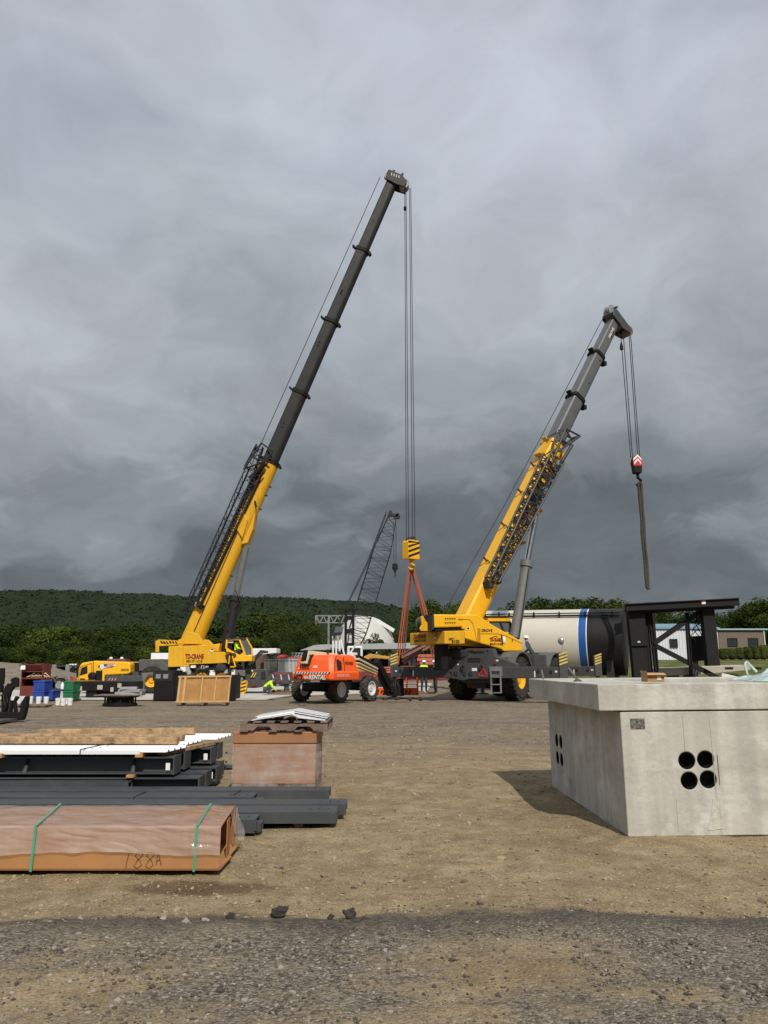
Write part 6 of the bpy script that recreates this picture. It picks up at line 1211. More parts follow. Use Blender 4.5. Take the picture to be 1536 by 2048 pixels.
    for k in range(4): b.path([p(-1.62+k*.13, .06, zb+.58), p(-1.60+k*.13, .0, zb+.50), p(-1.58+k*.13, .06, zb+.44)], .02, 5)
    b.ball(p(-.98, 1.0, zt+.16), .08); b.ball(p(-.8, 1.6, zt+.10), .07); b.build('fitting', INK, t)
    # boom out to the front, jib and basket
    Aq = W(714, 1318, 33.2); Bq = W(752, 1338, 35.4); b = MB(); b.beam(Aq, Bq, .22, .10); b.beam(Aq+Vector((0, 0, -.16)), Bq+Vector((0, 0, -.13)), .2, .07); b.beam(Aq+Vector((0, 0, -.32)), Bq+Vector((0, 0, -.24)), .16, .06); b.build('boom_arm', CRM, t, bevel=.02)
    b = MB(); b.beam(Aq+Vector((0, 0, .12)), Bq+Vector((0, 0, .12)), .24, .10); b.beam(Aq+Vector((0, .03, -.09)), Bq+Vector((0, .03, -.07)), .16, .09)
    for k in range(9): q = Aq.lerp(Bq, (k+.5)/9)+Vector((0, -.16, -.02)); b.beam(q, q+Vector((.06, 0, -.05)), .03, .06)
    b.build('energy_chain', BLK, t)
    Cq = W(752, 1328, 35.5); Dq = W(786, 1388, 36.6); b = MB(); b.beam(Cq+Vector((0, 0, .15)), Dq, .26, .30); b.beam(Bq, W(775, 1390, 36.4), .10, .10); b.box(Dq.x-.3, Dq.x+.5, 36.4, 36.8, .12, .9); b.build('jib_arm', BLK, t, bevel=.03)
    b = MB(); random.seed(2)
    for k in range(9): x = 770+k*3; b.path([W(x, 1362+random.uniform(0, 8), 36.3), W(x+random.uniform(-4, 6), 1372, 36.2), W(x+random.uniform(-6, 6), 1384, 36.3)], .02, 5)
    b.build('hydraulic_hose', DK, t)
    BD = 37.4; x0 = W(749, 1390, BD).x; x1 = W(836, 1390, BD).x; b = MB(); y0, y1 = BD, BD+.95
    for z in (.62, 1.15):
        for a, e in (((x0, y0), (x1, y0)), ((x1, y0), (x1, y1)), ((x1, y1), (x0, y1)), ((x0, y1), (x0, y0))): b.tube((a[0], a[1], z), (e[0], e[1], z), .025, 6)
    for k in range(5):
        x = x0+(x1-x0)*k/4
        for y in (y0, y1): b.tube((x, y, .25), (x, y, 1.15), .025, 6)
    b.build('basket_rail', ORG, t); b = MB(); b.box(x0, x1, y0, y1, .12, .18)
    for a in ((x0-.01, x1+.01, y0-.03, y0, .12, .44), (x0-.01, x1+.01, y1, y1+.03, .12, .44), (x0-.03, x0, y0, y1, .12, .44), (x1, x1+.03, y0, y1, .12, .44)): b.box(*a)
    bk = b.build('basket_floor', ORG, t); b = MB()
    for xs in (x0+.1, x1-.95):
        for k in range(4): x = xs+k*.16; b.prism([(x, y0-.035, .19), (x+.07, y0-.035, .19), (x+.14, y0-.035, .36), (x+.07, y0-.035, .36)], (0, -.004, 0))
    b.build('stripe', INK, bk); b = MB(); b.box(x0+.16, x0+.36, y0-.06, y0-.04, .5, .95); b.build('control_panel', INK, bk)
boomlift()
# ------------------------------------------------------------------ people
def person(name, label, J, loc, rz, top, pants, helmet=None, group=None, s=1.0, vest=None):
    # J: joint -> (x right, y forward, z up) metres
    bones = [('pelvis', 'chest', 't'), ('chest', 'neck', 't'), ('neck', 'head', 's'), ('head', 'crown', 's')]
    for q in 'lr': bones += [('chest', 'sh'+q, 't'), ('sh'+q, 'el'+q, 't'), ('el'+q, 'wr'+q, 's' if False else 't'), ('wr'+q, 'ha'+q, 's'), ('pelvis', 'hip'+q, 'p'), ('hip'+q, 'kn'+q, 'p'), ('kn'+q, 'an'+q, 'p'), ('an'+q, 'toe'+q, 'b')]
    rad = {'pelvis': .15, 'chest': .165, 'neck': .06, 'head': .095, 'crown': .075}
    for q in 'lr': rad.update({'sh'+q: .085, 'el'+q: .055, 'wr'+q: .038, 'ha'+q: .035, 'hip'+q: .105, 'kn'+q: .075, 'an'+q: .055, 'toe'+q: .045})
    names = list(J); idx = {n: i for i, n in enumerate(names)}
    me = bpy.data.meshes.new('body'); me.from_pydata([J[n] for n in names], [(idx[a], idx[b]) for a, b, _ in bones], [])
    o = bpy.data.objects.new('body', me); C.objects.link(o); md = o.modifiers.new('Skin', 'SKIN')
    for n in names: v = me.skin_vertices[0].data[idx[n]]; v.radius = (rad[n], rad[n]*(.72 if n in ('pelvis', 'chest') else 1)); v.use_root = (n == 'pelvis')
    sb = o.modifiers.new('Sub', 'SUBSURF'); sb.levels = sb.render_levels = 2
    dg = bpy.context.evaluated_depsgraph_get(); m2 = bpy.data.meshes.new_from_object(o.evaluated_get(dg)); bpy.data.objects.remove(o)
    bmx = bmesh.new(); bmx.from_mesh(m2); nb = len(bmx.faces)
    hb = MB()
    for q, sg in (('l', -1), ('r', 1)):          # fingers and thumb
        wv = Vector(J['wr'+q]); h = Vector(J['ha'+q]); u = (h-wv).normalized(); x, y = perp(u)
        for k, (ln, off) in enumerate(((.07, -.027), (.08, -.009), (.075, .010), (.058, .027))): a = h+x*off; hb.path([a, a+u*ln*.55+y*.004, a+u*ln*.9-y*.022], [.0095, .009, .007], 6)
        a = wv.lerp(h, .4)-x*.028*sg; hb.path([a, a-x*.03*sg+u*.03, a-x*.032*sg+u*.06-y*.01], [.011, .010, .008], 6)
    hd = Vector(J['head']); cr = Vector(J['crown']); up = (cr-hd).normalized(); fw = Vector((0, 1, 0)); fw = (fw-up*fw.dot(up)).normalized(); sd_ = fw.cross(up)
    hb.ball(hd+up*.01+fw*.098, (.016, .022, .024), 8, 6)
    for sg in (-1, 1): hb.ball(hd+up*.015+sd_*(.095*sg), (.012, .02, .032), 8, 6)
    tmp = bpy.data.meshes.new('x'); tmp.from_pydata([tuple(v) for v in hb.v], [], hb.f); bmx.from_mesh(tmp); bpy.data.meshes.remove(tmp)
    bmesh.ops.recalc_face_normals(bmx, faces=bmx.faces); bmx.to_mesh(m2); bmx.free()
    m2.materials.clear(); m2.name = 'body'
    for m in (SKIN, top, pants, mat('boots', (.05, .035, .02), .8)): m2.materials.append(m)
    km = {'s': 0, 't': 1, 'p': 2, 'b': 3}
    for p_ in m2.polygons:
        p_.use_smooth = True
        if p_.index >= nb: p_.material_index = 0; continue
        best = (9, 0)
        for a, b_, k in bones:
            A = Vector(J[a]); B = Vector(J[b_]); d = B-A; tt = max(0, min(1, (p_.center-A).dot(d)/max(1e-6, d.dot(d)))); dist = (p_.center-(A+d*tt)).length-.6*(rad[a]*(1-tt)+rad[b_]*tt)
            if dist < best[0]: best = (dist, km[k])
        p_.material_index = best[1]
    root = thing(name, loc, label, 'person', group); root.rotation_euler = (0, 0, rz); root.scale = (s, s, s)
    bo = bpy.data.objects.new('body', m2); C.objects.link(bo); bo.parent = root
    def child(mbd, nm, m, **k): o = mbd.build(nm, m, None, **k); o.parent = root; return o
    if helmet:
        b = MB(); c = hd+up*.05; rings = []
        for a in np.linspace(0, 1.5, 7): rings.append([c+up*(.125*math.sin(a))+(sd_*math.cos(i*PI/8)*.118+fw*math.sin(i*PI/8)*.135)*math.cos(a) for i in range(16)])
        b.extr(rings); b.extr([[c+(sd_*math.cos(i*PI/8)*(.118*k)+fw*(math.sin(i*PI/8)*.135*k+(.035 if math.sin(i*PI/8) > .1 and k > 1.05 else 0)))+up*z for i in range(16)] for k, z in ((1.0, .012), (1.22, .0), (1.22, -.008), (1.0, -.004))], False); child(b, 'helmet', helmet, smooth=50)
    else:
        b = MB(); c = hd+up*.04-fw*.012; b.ball(c+up*.015, (.105, .112, .10), 12, 8); child(b, 'cap', SHRT if helmet is False else HAIR, smooth=60)
    if vest:
        b = MB(); P_ = Vector(J['pelvis']); Cc = Vector(J['chest']); N_ = Vector(J['neck']); rings = []
        for A, kx, ky in ((P_.lerp(Cc, -.05), .185, .15), (P_.lerp(Cc, .5), .18, .145), (Cc, .20, .152), (Cc.lerp(N_, .55), .17, .12)):
            rings.append([A+Vector((kx*math.cos(i*PI/8), ky*math.sin(i*PI/8), 0)) for i in range(16)])
        b.extr(rings, False); child(b, 'vest', vest, smooth=60)
    return root
def stand(lean=0.0, arms=((-.30, .05, 1.02), (.30, .10, 1.05)), leg=.0):
    J = {'pelvis': (0, 0, .96), 'chest': (0, .02+lean, 1.34), 'neck': (0, .03+lean, 1.53), 'head': (0, .05+lean, 1.64), 'crown': (0, .045+lean, 1.74)}
    for q, s_, am in (('l', -1, arms[0]), ('r', 1, arms[1])):
        sh = (.19*s_, .02+lean, 1.43); J.update({'sh'+q: sh, 'el'+q: (.27*s_, -.04+lean, 1.14), 'wr'+q: (am[0]*.9, am[1], am[2]-.05), 'ha'+q: (am[0]*.9, am[1]+.03, am[2]-.13), 'hip'+q: (.10*s_, 0, .90), 'kn'+q: (.13*s_, .04+leg*s_, .50), 'an'+q: (.14*s_, -.01+leg*s_*1.6, .09), 'toe'+q: (.17*s_, .15+leg*s_*1.6, .05)})
    return J
q = G(848, 1385); person('person', 'standing worker in a white helmet and dark trousers behind the outrigger beam', stand(), (q.x, q.y, 0), R(200), HIV, NAVY, HELM, vest=mat('vest_yellow', (.62, .72, .12), .8))
q = W(870, 1385, 42.5); person('person', 'worker in a long green hi-vis coat half hidden behind the crane wheel', stand(), (q.x+.05, q.y, 0), R(100), HIVG, NAVY, HELM, vest=HIVG)
# crouching worker
J = {'pelvis': (0, -.14, .24), 'chest': (0, .10, .52), 'neck': (0, .24, .63), 'head': (0, .33, .66), 'crown': (0, .42, .71)}
for q_, s_ in (('l', -1), ('r', 1)): J.update({'sh'+q_: (.19*s_, .17, .58), 'el'+q_: (.25*s_, .28, .36), 'wr'+q_: (.14*s_, .42, .22), 'ha'+q_: (.11*s_, .47, .17), 'hip'+q_: (.11*s_, -.12, .22), 'kn'+q_: (.17*s_, .32, .46), 'an'+q_: (.15*s_, .05, .10), 'toe'+q_: (.17*s_, .22, .06)})
q = G(533, 1391); person('person', 'crouching worker in a bright yellow hi-vis shirt beside the concrete slab', J, (q.x, q.y, 0.04), R(-82), HIV, SHRT, False, s=1.06)
# seated operator
J = {'pelvis': (0, 0, .08), 'chest': (0, .02, .44), 'neck': (0, .05, .62), 'head': (0, .08, .72), 'crown': (0, .07, .82)}
for q_, s_ in (('l', -1), ('r', 1)): J.update({'sh'+q_: (.19*s_, .02, .52), 'el'+q_: (.25*s_, .12, .26), 'wr'+q_: (.2*s_, .36, .22), 'ha'+q_: (.2*s_, .44, .23), 'hip'+q_: (.1*s_, .04, .05), 'kn'+q_: (.14*s_, .46, .10), 'an'+q_: (.14*s_, .50, -.28), 'toe'+q_: (.15*s_, .64, -.32)})
q = W(472, 1305.5, 41.7); person('person', 'crane operator in a yellow hi-vis shirt sitting in the glazed cab', J, (q.x, 41.66, q.z-.02), R(-90), HIV, NAVY, False)
# man leaning on the crane deck
J = stand(.26, ((-.25, .55, .95), (.25, .55, .95)))
q = W(1066, 1300, 37.6); person('person', 'man in a white helmet and dark shirt bending over behind the yellow crane nose', J, (q.x, q.y, 1.12), R(75), SHRT, NAVY, HELM)
b = MB(); b.box(q.x-.8, q.x+1.0, q.y-.6, q.y+.6, .98, 1.10)
for x in (q.x-.7, q.x+.9):
    for y in (q.y-.5, q.y+.5): b.tube((x, y, 0), (x, y, .98), .04, 8)
o = b.build('work_platform', GALV, None); tag(o, 'low metal work platform under the bending man', 'platform')
# ------------------------------------------------------------------ yard things, left
def cabinet():
    D = 38.5; x0 = W(39, 1388, D).x; x1 = W(82, 1388, D).x; z1 = W(60, 1327.5, D).z; zb = .02; w_ = x1-x0
    t = thing('tool_cabinet', (x0, D, 0), 'tall dark red open steel tool cabinet left of the blue boxes', 'cabinet'); m = mat('cabinet_red', (.115, .014, .012), .5, var=.15, dust=.2)
    b = MB(); zs = [zb, zb+(z1-zb)*.30, zb+(z1-zb)*.55, zb+(z1-zb)*.80, z1]; b.box(x0, x1, D+.9, D+.95, zb, z1); b.box(x0, x0+.05, D, D+.9, zb, z1); b.box(x1-.05, x1, D, D+.9, zb, z1)
    for z in zs: b.box(x0+.05, x1-.05, D+.01, D+.9, z-.03, z+.03)
    b.build('case', m, t); b = MB(); b.box(x0+.04, x1-.04, D-.03, D+.02, zs[0]+.04, zs[1]-.03); b.build('door', m, t, bevel=.01)
    b = MB(); b.prism([(x0+.02, D-.02, zs[3]+.03), (x1-.02, D-.02, zs[3]+.03), (x1+.02, D-.28, z1-.05), (x0-.02, D-.28, z1-.05)], (0, .04, .02)); b.build('flap', m, t)
    MB().box(x0+.05, x1-.05, D-.012, D+.02, zs[2]+.30, zs[3]-.04).build('drawer', m, t, bevel=.01); b = MB(); b.box(x0+.08, x0+.3, D-.31, D-.27, z1-.28, z1-.08); b.build('label', LBL, t); b = MB(); random.seed(8)
    for k in range(7): x = x0+.2+k*.11; b.path([(x, D+.2, zs[2]+.06), (x+.25, D+.15, zs[2]+.12+random.uniform(0, .14)), (x+.45, D+.2, zs[2]+.06)], .035, 6)
    o = b.build('rope_coil', mat('rope_cream', (.45, .36, .22), .8), None, smooth=50); tag(o, 'cream rope and straps heaped on the cabinet shelf', 'rope')
    b = MB(); b.box(x0+.3, x0+.62, D-.05, D-.02, zs[3]+.36, zs[3]+.42); b.build('handle', BLK, t)
cabinet()
def bins():
    def crate(px0, px1, py0, py1, D, m, name, label, split=True):
        x0, x1 = W(px0, py1, D).x, W(px1, py1, D).x; z1 = W(px0, py0, D).z; t = thing(name, (x0, D, 0), label, 'box'); zm = z1*.52
        def tub(z0, z2, nm): 
            b = MB(); b.extr([[(x0+.025, D+.02, z0), (x1-.025, D+.02, z0), (x1-.025, D+.82, z0), (x0+.025, D+.82, z0)], [(x0+.01, D, z2-.07), (x1-.01, D, z2-.07), (x1-.01, D+.85, z2-.07), (x0+.01, D+.85, z2-.07)]]); b.box(x0-.008, x1+.008, D-.02, D+.87, z2-.069, z2)
            for k in range(1, 4): x = x0+(x1-x0)*k/4; b.box(x-.03, x+.03, D-.015, D+.03, z0+.03, z2-.08)
            b.build(nm, m, t, bevel=.015)
        if split: tub(.03, zm-.005, 'base'); tub(zm+.005, z1, 'lid')
        else: tub(.03, z1, 'base')
    crate(63.5, 87, 1361.5, 1403, 33.8, BLU, 'plastic_box', 'taller blue plastic box behind the white buckets'); crate(86.5, 105, 1380.5, 1402.5, 34.3, BLU, 'plastic_box', 'lower blue plastic box right of the taller blue one', False)
    crate(124, 145, 1362.5, 1401, 34.0, GRN, 'plastic_box', 'green plastic box between the blue boxes and the black steel box')
bins()
def buckets():
    root = thing('bucket', (0, 0, 0), 'white plastic bucket with a wire handle', 'bucket', 'white buckets'); b = MB()
    b.lathe((0, 0, 0), (0, 0, 1), [(.115, 0), (.125, .01), (.148, .30), (.155, .30), (.155, .33), (.148, .33), (.150, .37), (.153, .375), (.12, .378)], 22); b.build('pail', BUCK, root, smooth=40)
    b = MB(); b.path([(.155*math.cos(a), -.02-.16*math.sin(a), .31-.12*math.sin(a)) for a in np.linspace(0, PI, 10)], .004, 5); b.build('handle', GALV, root)
    first = True
    for i, (px, base, l) in enumerate(((26, 1411, 1), (37, 1410, 1), (46, 1410, 1), (60, 1410.5, 1), (76.5, 1410.5, 1), (91.5, 1410, 1), (115.5, 1411, 2), (126, 1411.5, 2), (139.5, 1411, 2), (121, 1409, 2), (133, 1408.5, 2))):
        q = G(px, base); s = (.36 if 0 else 1.0)*(W(px, 1395, q.y).z/.378)*(1 if l == 1 else .98)
        o = root if first else copy_tree(root); first = False; o.location = (q.x, q.y, .05 if l == 1 else 0); o.scale = (s*.88, s*.88, s*.95); o.rotation_euler = (0, 0, i*.9)
        o['label'] = 'white plastic bucket in the row before the blue boxes' if l == 1 else 'white plastic bucket in the cluster before the green box'; o['group'] = 'buckets before the blue boxes' if l == 1 else 'buckets before the green box'
    q = G(58, 1412); b = MB(); b.box(q.x-1.3, q.x+.8, q.y-.3, q.y+.35, .03, .05)
    for x in (q.x-1.2, q.x-.3, q.x+.7): b.box(x-.04, x+.04, q.y-.3, q.y+.35, -.01, .03)
    o = b.build('pallet', PALW, None); tag(o, 'low wooden board under the row of white buckets', 'pallet')
    q = G(122, 1406); b = MB(); b.lathe((q.x, q.y, .55), (0, 0, 1), [(.06, 0), (.06, .2), (.03, .24), (.03, .28)], 12); o = b.build('bottle', BUCK, None, smooth=40); tag(o, 'small white bottle standing on a bucket lid', 'bottle')
buckets()
def blackbox():
    D = 36.4; t = thing('steel_box', (W(220, 1394, D).x, D, 0), 'long low black steel box on the slab below the yellow driver cab', 'steel box'); x0, x1 = W(146, 1363, D).x, W(270, 1363, D).x
    b = MB(); b.box(x0, x1, D, D+1.3, .35, W(150, 1363, D).z); b.build('body', BLK, t, bevel=.03); b = MB(); b.box(x0+.6, x0+1.1, D+.1, D+1.2, .04, .349); b.box(x1-1.1, x1-.5, D+.1, D+1.2, .04, .349); b.box(x0+1.1, x1-1.1, D+.3, D+1.1, .12, .348); b.build('foot', BLK, t)
    b = MB()
    for px, py, w_ in ((200, 1374.5, .12), (224, 1379, .07), (239, 1371, .09), (158, 1377, .05), (162, 1377, .05)): q = W(px, py, D); b.box(q.x-w_, q.x+w_, D-.015, D, q.z-.1, q.z+.1)
    b.build('label', mat('label_tan', (.40, .36, .30), .6), t)
    D = 34.8; t = thing('counterweight_block', (W(360, 1400, D).x, D, 0), 'tall black steel block with two junction plates behind the plywood crate', 'steel block'); x0, x1 = W(309, 1345, D).x, W(421, 1345, D).x
    b = MB(); b.box(x0, W(350, 1345, D).x, D, D+1.4, .0, W(309, 1341, D).z); b.box(W(350, 1345, D).x+.003, x1+.4, D+.02, D+1.5, .0, W(309, 1352, D).z); b.box(x1+.35, x1+1.1, D+.1, D+1.4, .0, W(309, 1350, D).z); b.build('body', BLK, t, bevel=.03)
    b = MB()
    for px in (316.5, 331.5): q = W(px, 1353, D); b.box(q.x-.11, q.x+.11, D-.03, D, q.z-.09, q.z+.09)
    b.build('junction_plate', GALV, t, bevel=.01); b = MB(); q = W(324, 1350, D); b.box(q.x-.4, q.x+.45, D-.012, D-.004, q.z-.25, q.z+.15); b.build('panel', INK, t)
    # lying reel with bright sheets on top
    D = 29.9; q = G(240, 1411); t = thing('cable_reel', (q.x, q.y, 0), 'black reel lying flat on the ground before the black steel box', 'reel'); zt = W(240, 1391, q.y).z
    b = MB(); b.lathe((q.x, q.y, 0), (0, 0, 1), [(.60, 0), (.64, .02), (.64, .07), (.60, .09), (.50, .09), (.5, zt-.06), (.66, zt-.06), (.70, zt-.04), (.70, zt)], 30); b.build('drum', BLK, t, smooth=35)
    b = MB()
    for k in range(10): a = 2*PI*k/10; b.tube((q.x+.58*math.cos(a), q.y+.58*math.sin(a), .08), (q.x+.58*math.cos(a), q.y+.58*math.sin(a), zt-.05), .03, 6)
    b.build('bar', BLK, t)
    b = MB(); b.box(q.x-.85, q.x+.8, q.y-.5, q.y+.5, zt+.003, zt+.04); o = b.build('board', PALW, None); tag(o, 'grey board lying across the black reel', 'board')
    z = zt+.042; cols = [mat('silver_sheet', (.55, .56, .58), .35, .6, var=.2)]
    for i, (dx, w_, dz, rz, l) in enumerate(((.35, 1.0, .10, .10, 'lowest silver metal tray on the reel board'), (.42, .85, .09, -.12, 'middle silver metal tray on the reel board'), (.30, .62, .08, .2, 'topmost silver metal tray on the reel board'))):
        b = MB(Matrix.Translation((q.x+dx, q.y, z)) @ Matrix.Rotation(rz, 4, 'Z')); b.box(-w_/2, w_/2, -.28, .28, 0, .012); b.box(-w_/2, w_/2, -.28, -.26, .012, dz); b.box(-w_/2, w_/2, .26, .28, .012, dz); b.box(-w_/2, -w_/2+.02, -.26, .26, .012, dz); b.box(w_/2-.02, w_/2, -.26, .26, .012, dz)
        o = b.build('metal_tray', cols[0], None); tag(o, l, 'tray', 'silver trays on the reel'); z += dz+.003
blackbox()
def plywood():
    q0 = G(352, 1410); q1 = G(455, 1409); x0, x1 = q0.x, W(458, 1409, q0.y).x; D = q0.y; z1 = W(356, 1352.5, D).z; ln = .16
    t = thing('plywood_crate', (x0, D, 0), 'leaning plywood crate panel framed with pale battens', 'crate')
    n = Vector((0, ln, 1)).normalized(); up = Vector((.04, .12, 1)).normalized()*(z1-.1)
    a = Vector((x0, D, .1)); e = Vector((x1, D-.05, .12)); b = MB(); b.prism([a, e, e+up, a+up], (0, .03, 0)); b.build('panel', PLY, t)
    b = MB(); ed = (e-a)
    for k in (0.03, .13, .46, .72, .985): b.beam(a+ed*k+Vector((0, -.03, 0)), a+ed*k+up+Vector((0, -.03, 0)), .05 if k not in (.03, .13) else .09, .055, up=(0, 1, 0))
    for k in (.0, .97): b.beam(a-ed*.01+up*(k+.015)+Vector((0, -.0365, 0)), e+ed*.01+up*(k+.015)+Vector((0, -.0365, 0)), .05, .07, up=(0, 0, 1))
    b.build('batten', mat('batten_pale', (.50, .33, .14), .75, var=.2, scale=5), t, bevel=.006, seg=1)
    b = MB(); b.prism([a+Vector((0, .03, 0)), a+Vector((0, .9, 0)), a+up+Vector((0, .9, 0)), a+up+Vector((0, .03, 0))], (.02, 0, 0)); b.build('side_panel', PLY, t); b = MB()
    for k in (.08, .5, .92): c = a+ed*k; b.box(c.x-.05, c.x+.05, D-.1, D+.7, .0, .098)
    b.build('skid', PALW, t)
plywood()
def groundhook():
    q = G(479, 1390); D = q.y; z1 = W(478, 1358, D).z; t = thing('spare_hook_block', (q.x, D, 0.05), 'yellow and black hook block standing on the slab beside the crouching worker', 'hook block')
    for i, dx in enumerate((-.13, .13)):
        M = Matrix.Translation((q.x+dx, D, .05)) @ Matrix.Rotation(R(-8+16*i), 4, 'Y'); b = MB(M); b.prism([(-.10, 0, 0), (.10, 0, 0), (.17, 0, .25), (.16, 0, z1*.7), (.05, 0, z1*.9), (-.08, 0, z1*.88), (-.16, 0, z1*.6), (-.15, 0, .2)], (0, .4, 0)); pl = b.build('cheek_plate', YEL, t, bevel=.02)
        b = MB(M)
        for k in range(4): z = .06+k*.19; b.prism([(-.13, -.006, z), (-.13, -.006, z+.08), (.13, -.006, z+.2), (.13, -.006, z+.12)], (0, -.006, 0))
        b.build('stripe', INK, pl)
    b = MB(); b.lathe((q.x, D+.2, z1*.72), (0, 1, 0), [(.24, -.1), (.2, 0), (.24, .1)], 20); b.path([(q.x, D+.2, z1*.8), (q.x-.02, D+.2, z1+.02), (q.x+.05, D+.2, z1+.06), (q.x+.1, D+.2, z1-.05)], .04, 6); b.build('sheave', GALV, t, smooth=40)
groundhook()
def utilitytrailer():
    D = 46; x0, x1 = W(84, 1372, D).x, W(126, 1372, D).x; t = thing('utility_trailer', (x0, D, 0), 'dark low trailer with a red plough behind the green box', 'trailer'); z = W(90, 1369, D).z
    b = MB(); b.box(x0, x1+1.5, D, D+1.9, z-.12, z+.05); b.build('deck', DK, t); b = MB()
    for k in range(6): b.box(x0+.2+k*.35, x0+.3+k*.35, D-.012, D, z-.08, z-.02)
    b.build('label', mat('label_tan', (.4, .36, .3), .6), t)
    for px in (97, 117): x = W(px, 1385, D).x; wh = sub('wheel', t); b = MB(); b.lathe((x, D+.1, .40), (0, -1, 0), [(.22, -.12), (.38, -.12), (.4, -.08), (.4, .08), (.38, .12), (.22, .12)], 22); b.build('tyre', RUB, wh, smooth=40); b = MB(); b.lathe((x, D+.06, .4), (0, -1, 0), [(.22, .1), (.18, .06), (.05, .08), (.02, .09)], 16); b.build('rim', GALV, wh, smooth=40)
    b = MB()
    for px in (95, 117): x = W(px, 1385, D).x; ch = [(x+.5*math.cos(a), D-.0, .42+.5*math.sin(a)) for a in np.linspace(.2, PI-.2, 8)]; [b.beam(ch[i], ch[i+1], .35, .03) for i in range(7)]
    b.build('fender', mat('fender_tan', (.15, .11, .08), .6), t)
    b = MB(); 
    for k, (px0, px1, py) in enumerate(((99, 122, 1366), (103, 120, 1361))): b.prism([W(px0, 1369, D+.4), W((px0+px1)/2-3, py-4, D+.4), W((px0+px1)/2+2, py, D+.4), W(px1, 1369, D+.4)], (0, .6+.2*k, 0))
    o = b.build('red_plough', mat('plough_red', (.38, .05, .035), .6, var=.25), None, bevel=.03); tag(o, 'red plough blades lying on the dark low trailer', 'plough')
    b = MB(); q = W(148, 1358, 47); b.prism([W(140, 1351, 47), W(155, 1359, 47), W(148, 1364, 47), W(140, 1364, 47)], (0, .05, 0)); o = b.build('road_sign', mat('plough_red', (0, 0, 0)), None); tag(o, 'faded red sign panel left of the yellow driver cab', 'sign')
    b = MB(); b.path([W(83, 1352, 45), W(88, 1356, 45), W(96, 1366, 45)], .09, 8); b.ball(W(86, 1344, 45), (.3, .3, .35)); o = b.build('trailer_jack', DK, None, smooth=40); tag(o, 'dark machine arm right of the red cabinet', 'machine arm')
utilitytrailer()
def forkcarriage():
    D = 22.0; t = thing('loader_attachment', (W(20, 1440, D).x, D, 0), 'black fork carriage of a loader at the far left edge of the yard', 'loader fork')
    def pl(pts, d, dep, nm, bev=.015): b = MB(); b.prism([W(x, y, D+d) for x, y in pts], (0, dep, 0)); return b.build(nm, BLK, t, bevel=bev, seg=1)
    pl([(-40, 1336), (7, 1336), (7, 1352), (5, 1372), (2, 1392), (-40, 1400)], .05, .12, 'mast')
    pl([(2, 1392), (10, 1372), (24, 1356), (31, 1354), (35, 1357), (35, 1374), (27, 1375), (21, 1383), (16, 1400), (12, 1424), (2, 1424)], 0, .14, 'arm')
    pl([(-60, 1424), (44, 1424), (47, 1434), (42, 1438), (-60, 1440)], -.05, .2, 'base_frame')
    pl([(50, 1392), (54, 1393), (52, 1412), (47, 1432), (43, 1441), (37, 1441), (38, 1430), (41, 1406)], -.1, .22, 'side_leg')
    pl([(30, 1392), (37, 1394), (30, 1404), (33, 1424), (27, 1424), (25, 1404)], -.02, .12, 'bracket'); pl([(20, 1400), (25, 1402), (22, 1424), (16, 1424)], -.02, .12, 'bracket')
    b = MB(); b.box(W(-80, 1440, D).x, W(36, 1440, D).x, D-1.3, D+.1, .01, .07); b.build('fork', mat('fork_worn', (.12, .11, .10), .5, .4, var=.3), t)
    b = MB()
    for px, py in ((20, 1365), (11, 1370), (2, 1388)): b.lathe(W(px, py, D-.0), (0, -1, 0), [(.045, 0), (.04, .03), (.01, .035)], 12)
    b.build('pin', GALV, t, smooth=40); b = MB(); b.path([W(8, 1395, D-.05), W(13, 1385, D-.1), W(14, 1405, D-.12), W(10, 1418, D-.05)], .03, 6); b.path([W(3, 1400, D-.05), W(7, 1390, D-.1), W(9, 1410, D-.1)], .025, 6); b.build('hydraulic_hose', INK, t, smooth=50)
forkcarriage()
def strips():                                    # timbers and mats in front of the cranes
    for i, (px0, px1, py, w_, l) in enumerate(((754, 818, 1404, .12, 'long weathered timber lying flat in front of the lift basket'), (836, 868, 1387, .18, 'short dark timber under the outrigger beam'), (598, 612, 1411, .1, 'short timber by the rear wheel of the orange lift'))):
        a, e = G(px0, py), G(px1, py-.5); b = MB(); b.beam(a+Vector((0, 0, .03)), e+Vector((0, 0, .03)), w_, .07); o = b.build('timber', PALW, None, bevel=.01, seg=1); tag(o, l, 'timber', 'timbers on the ground by the cranes')
    for i, px in enumerate((748, 770, 794, 820, 841)):
        q = G(px, 1400+(i % 2)); b = MB(); b.ball((q.x, q.y, .06), (.12, .09, .09), 9, 6); [v.__setattr__('x', v.x+.05*noise.noise(v*9)) for v in b.v]; o = b.build('rubble_lump', mat('rock_dark', (.05, .045, .04)), None, smooth=35); tag(o, 'dark rubble lump in the row before the outrigger jack', 'rubble', 'rubble lumps in a row')
    a, e = G(545, 1386), G(596, 1381); b = MB(); b.beam(a+Vector((0, 0, .09)), e+Vector((0, 0, .09)), .14, .14); o = b.build('timber', WOOD, None, bevel=.01, seg=1); tag(o, 'yellowish timber on the slab behind the crouching worker', 'timber', 'timbers on the ground by the cranes')
    b = MB(); q = G(566, 1391); b.ball((q.x, q.y, 0.02), (.9, .5, .16), 18, 8)
    for v in b.v: v.z += .06*noise.noise(v*3)
    o = b.build('dirt_heap', mat('heap_brown', (.15, .10, .05), .95, var=.3, scale=5, bump=.6), None, smooth=60); tag(o, 'low brown dirt heap beside the crouching worker', 'dirt heap')
strips()
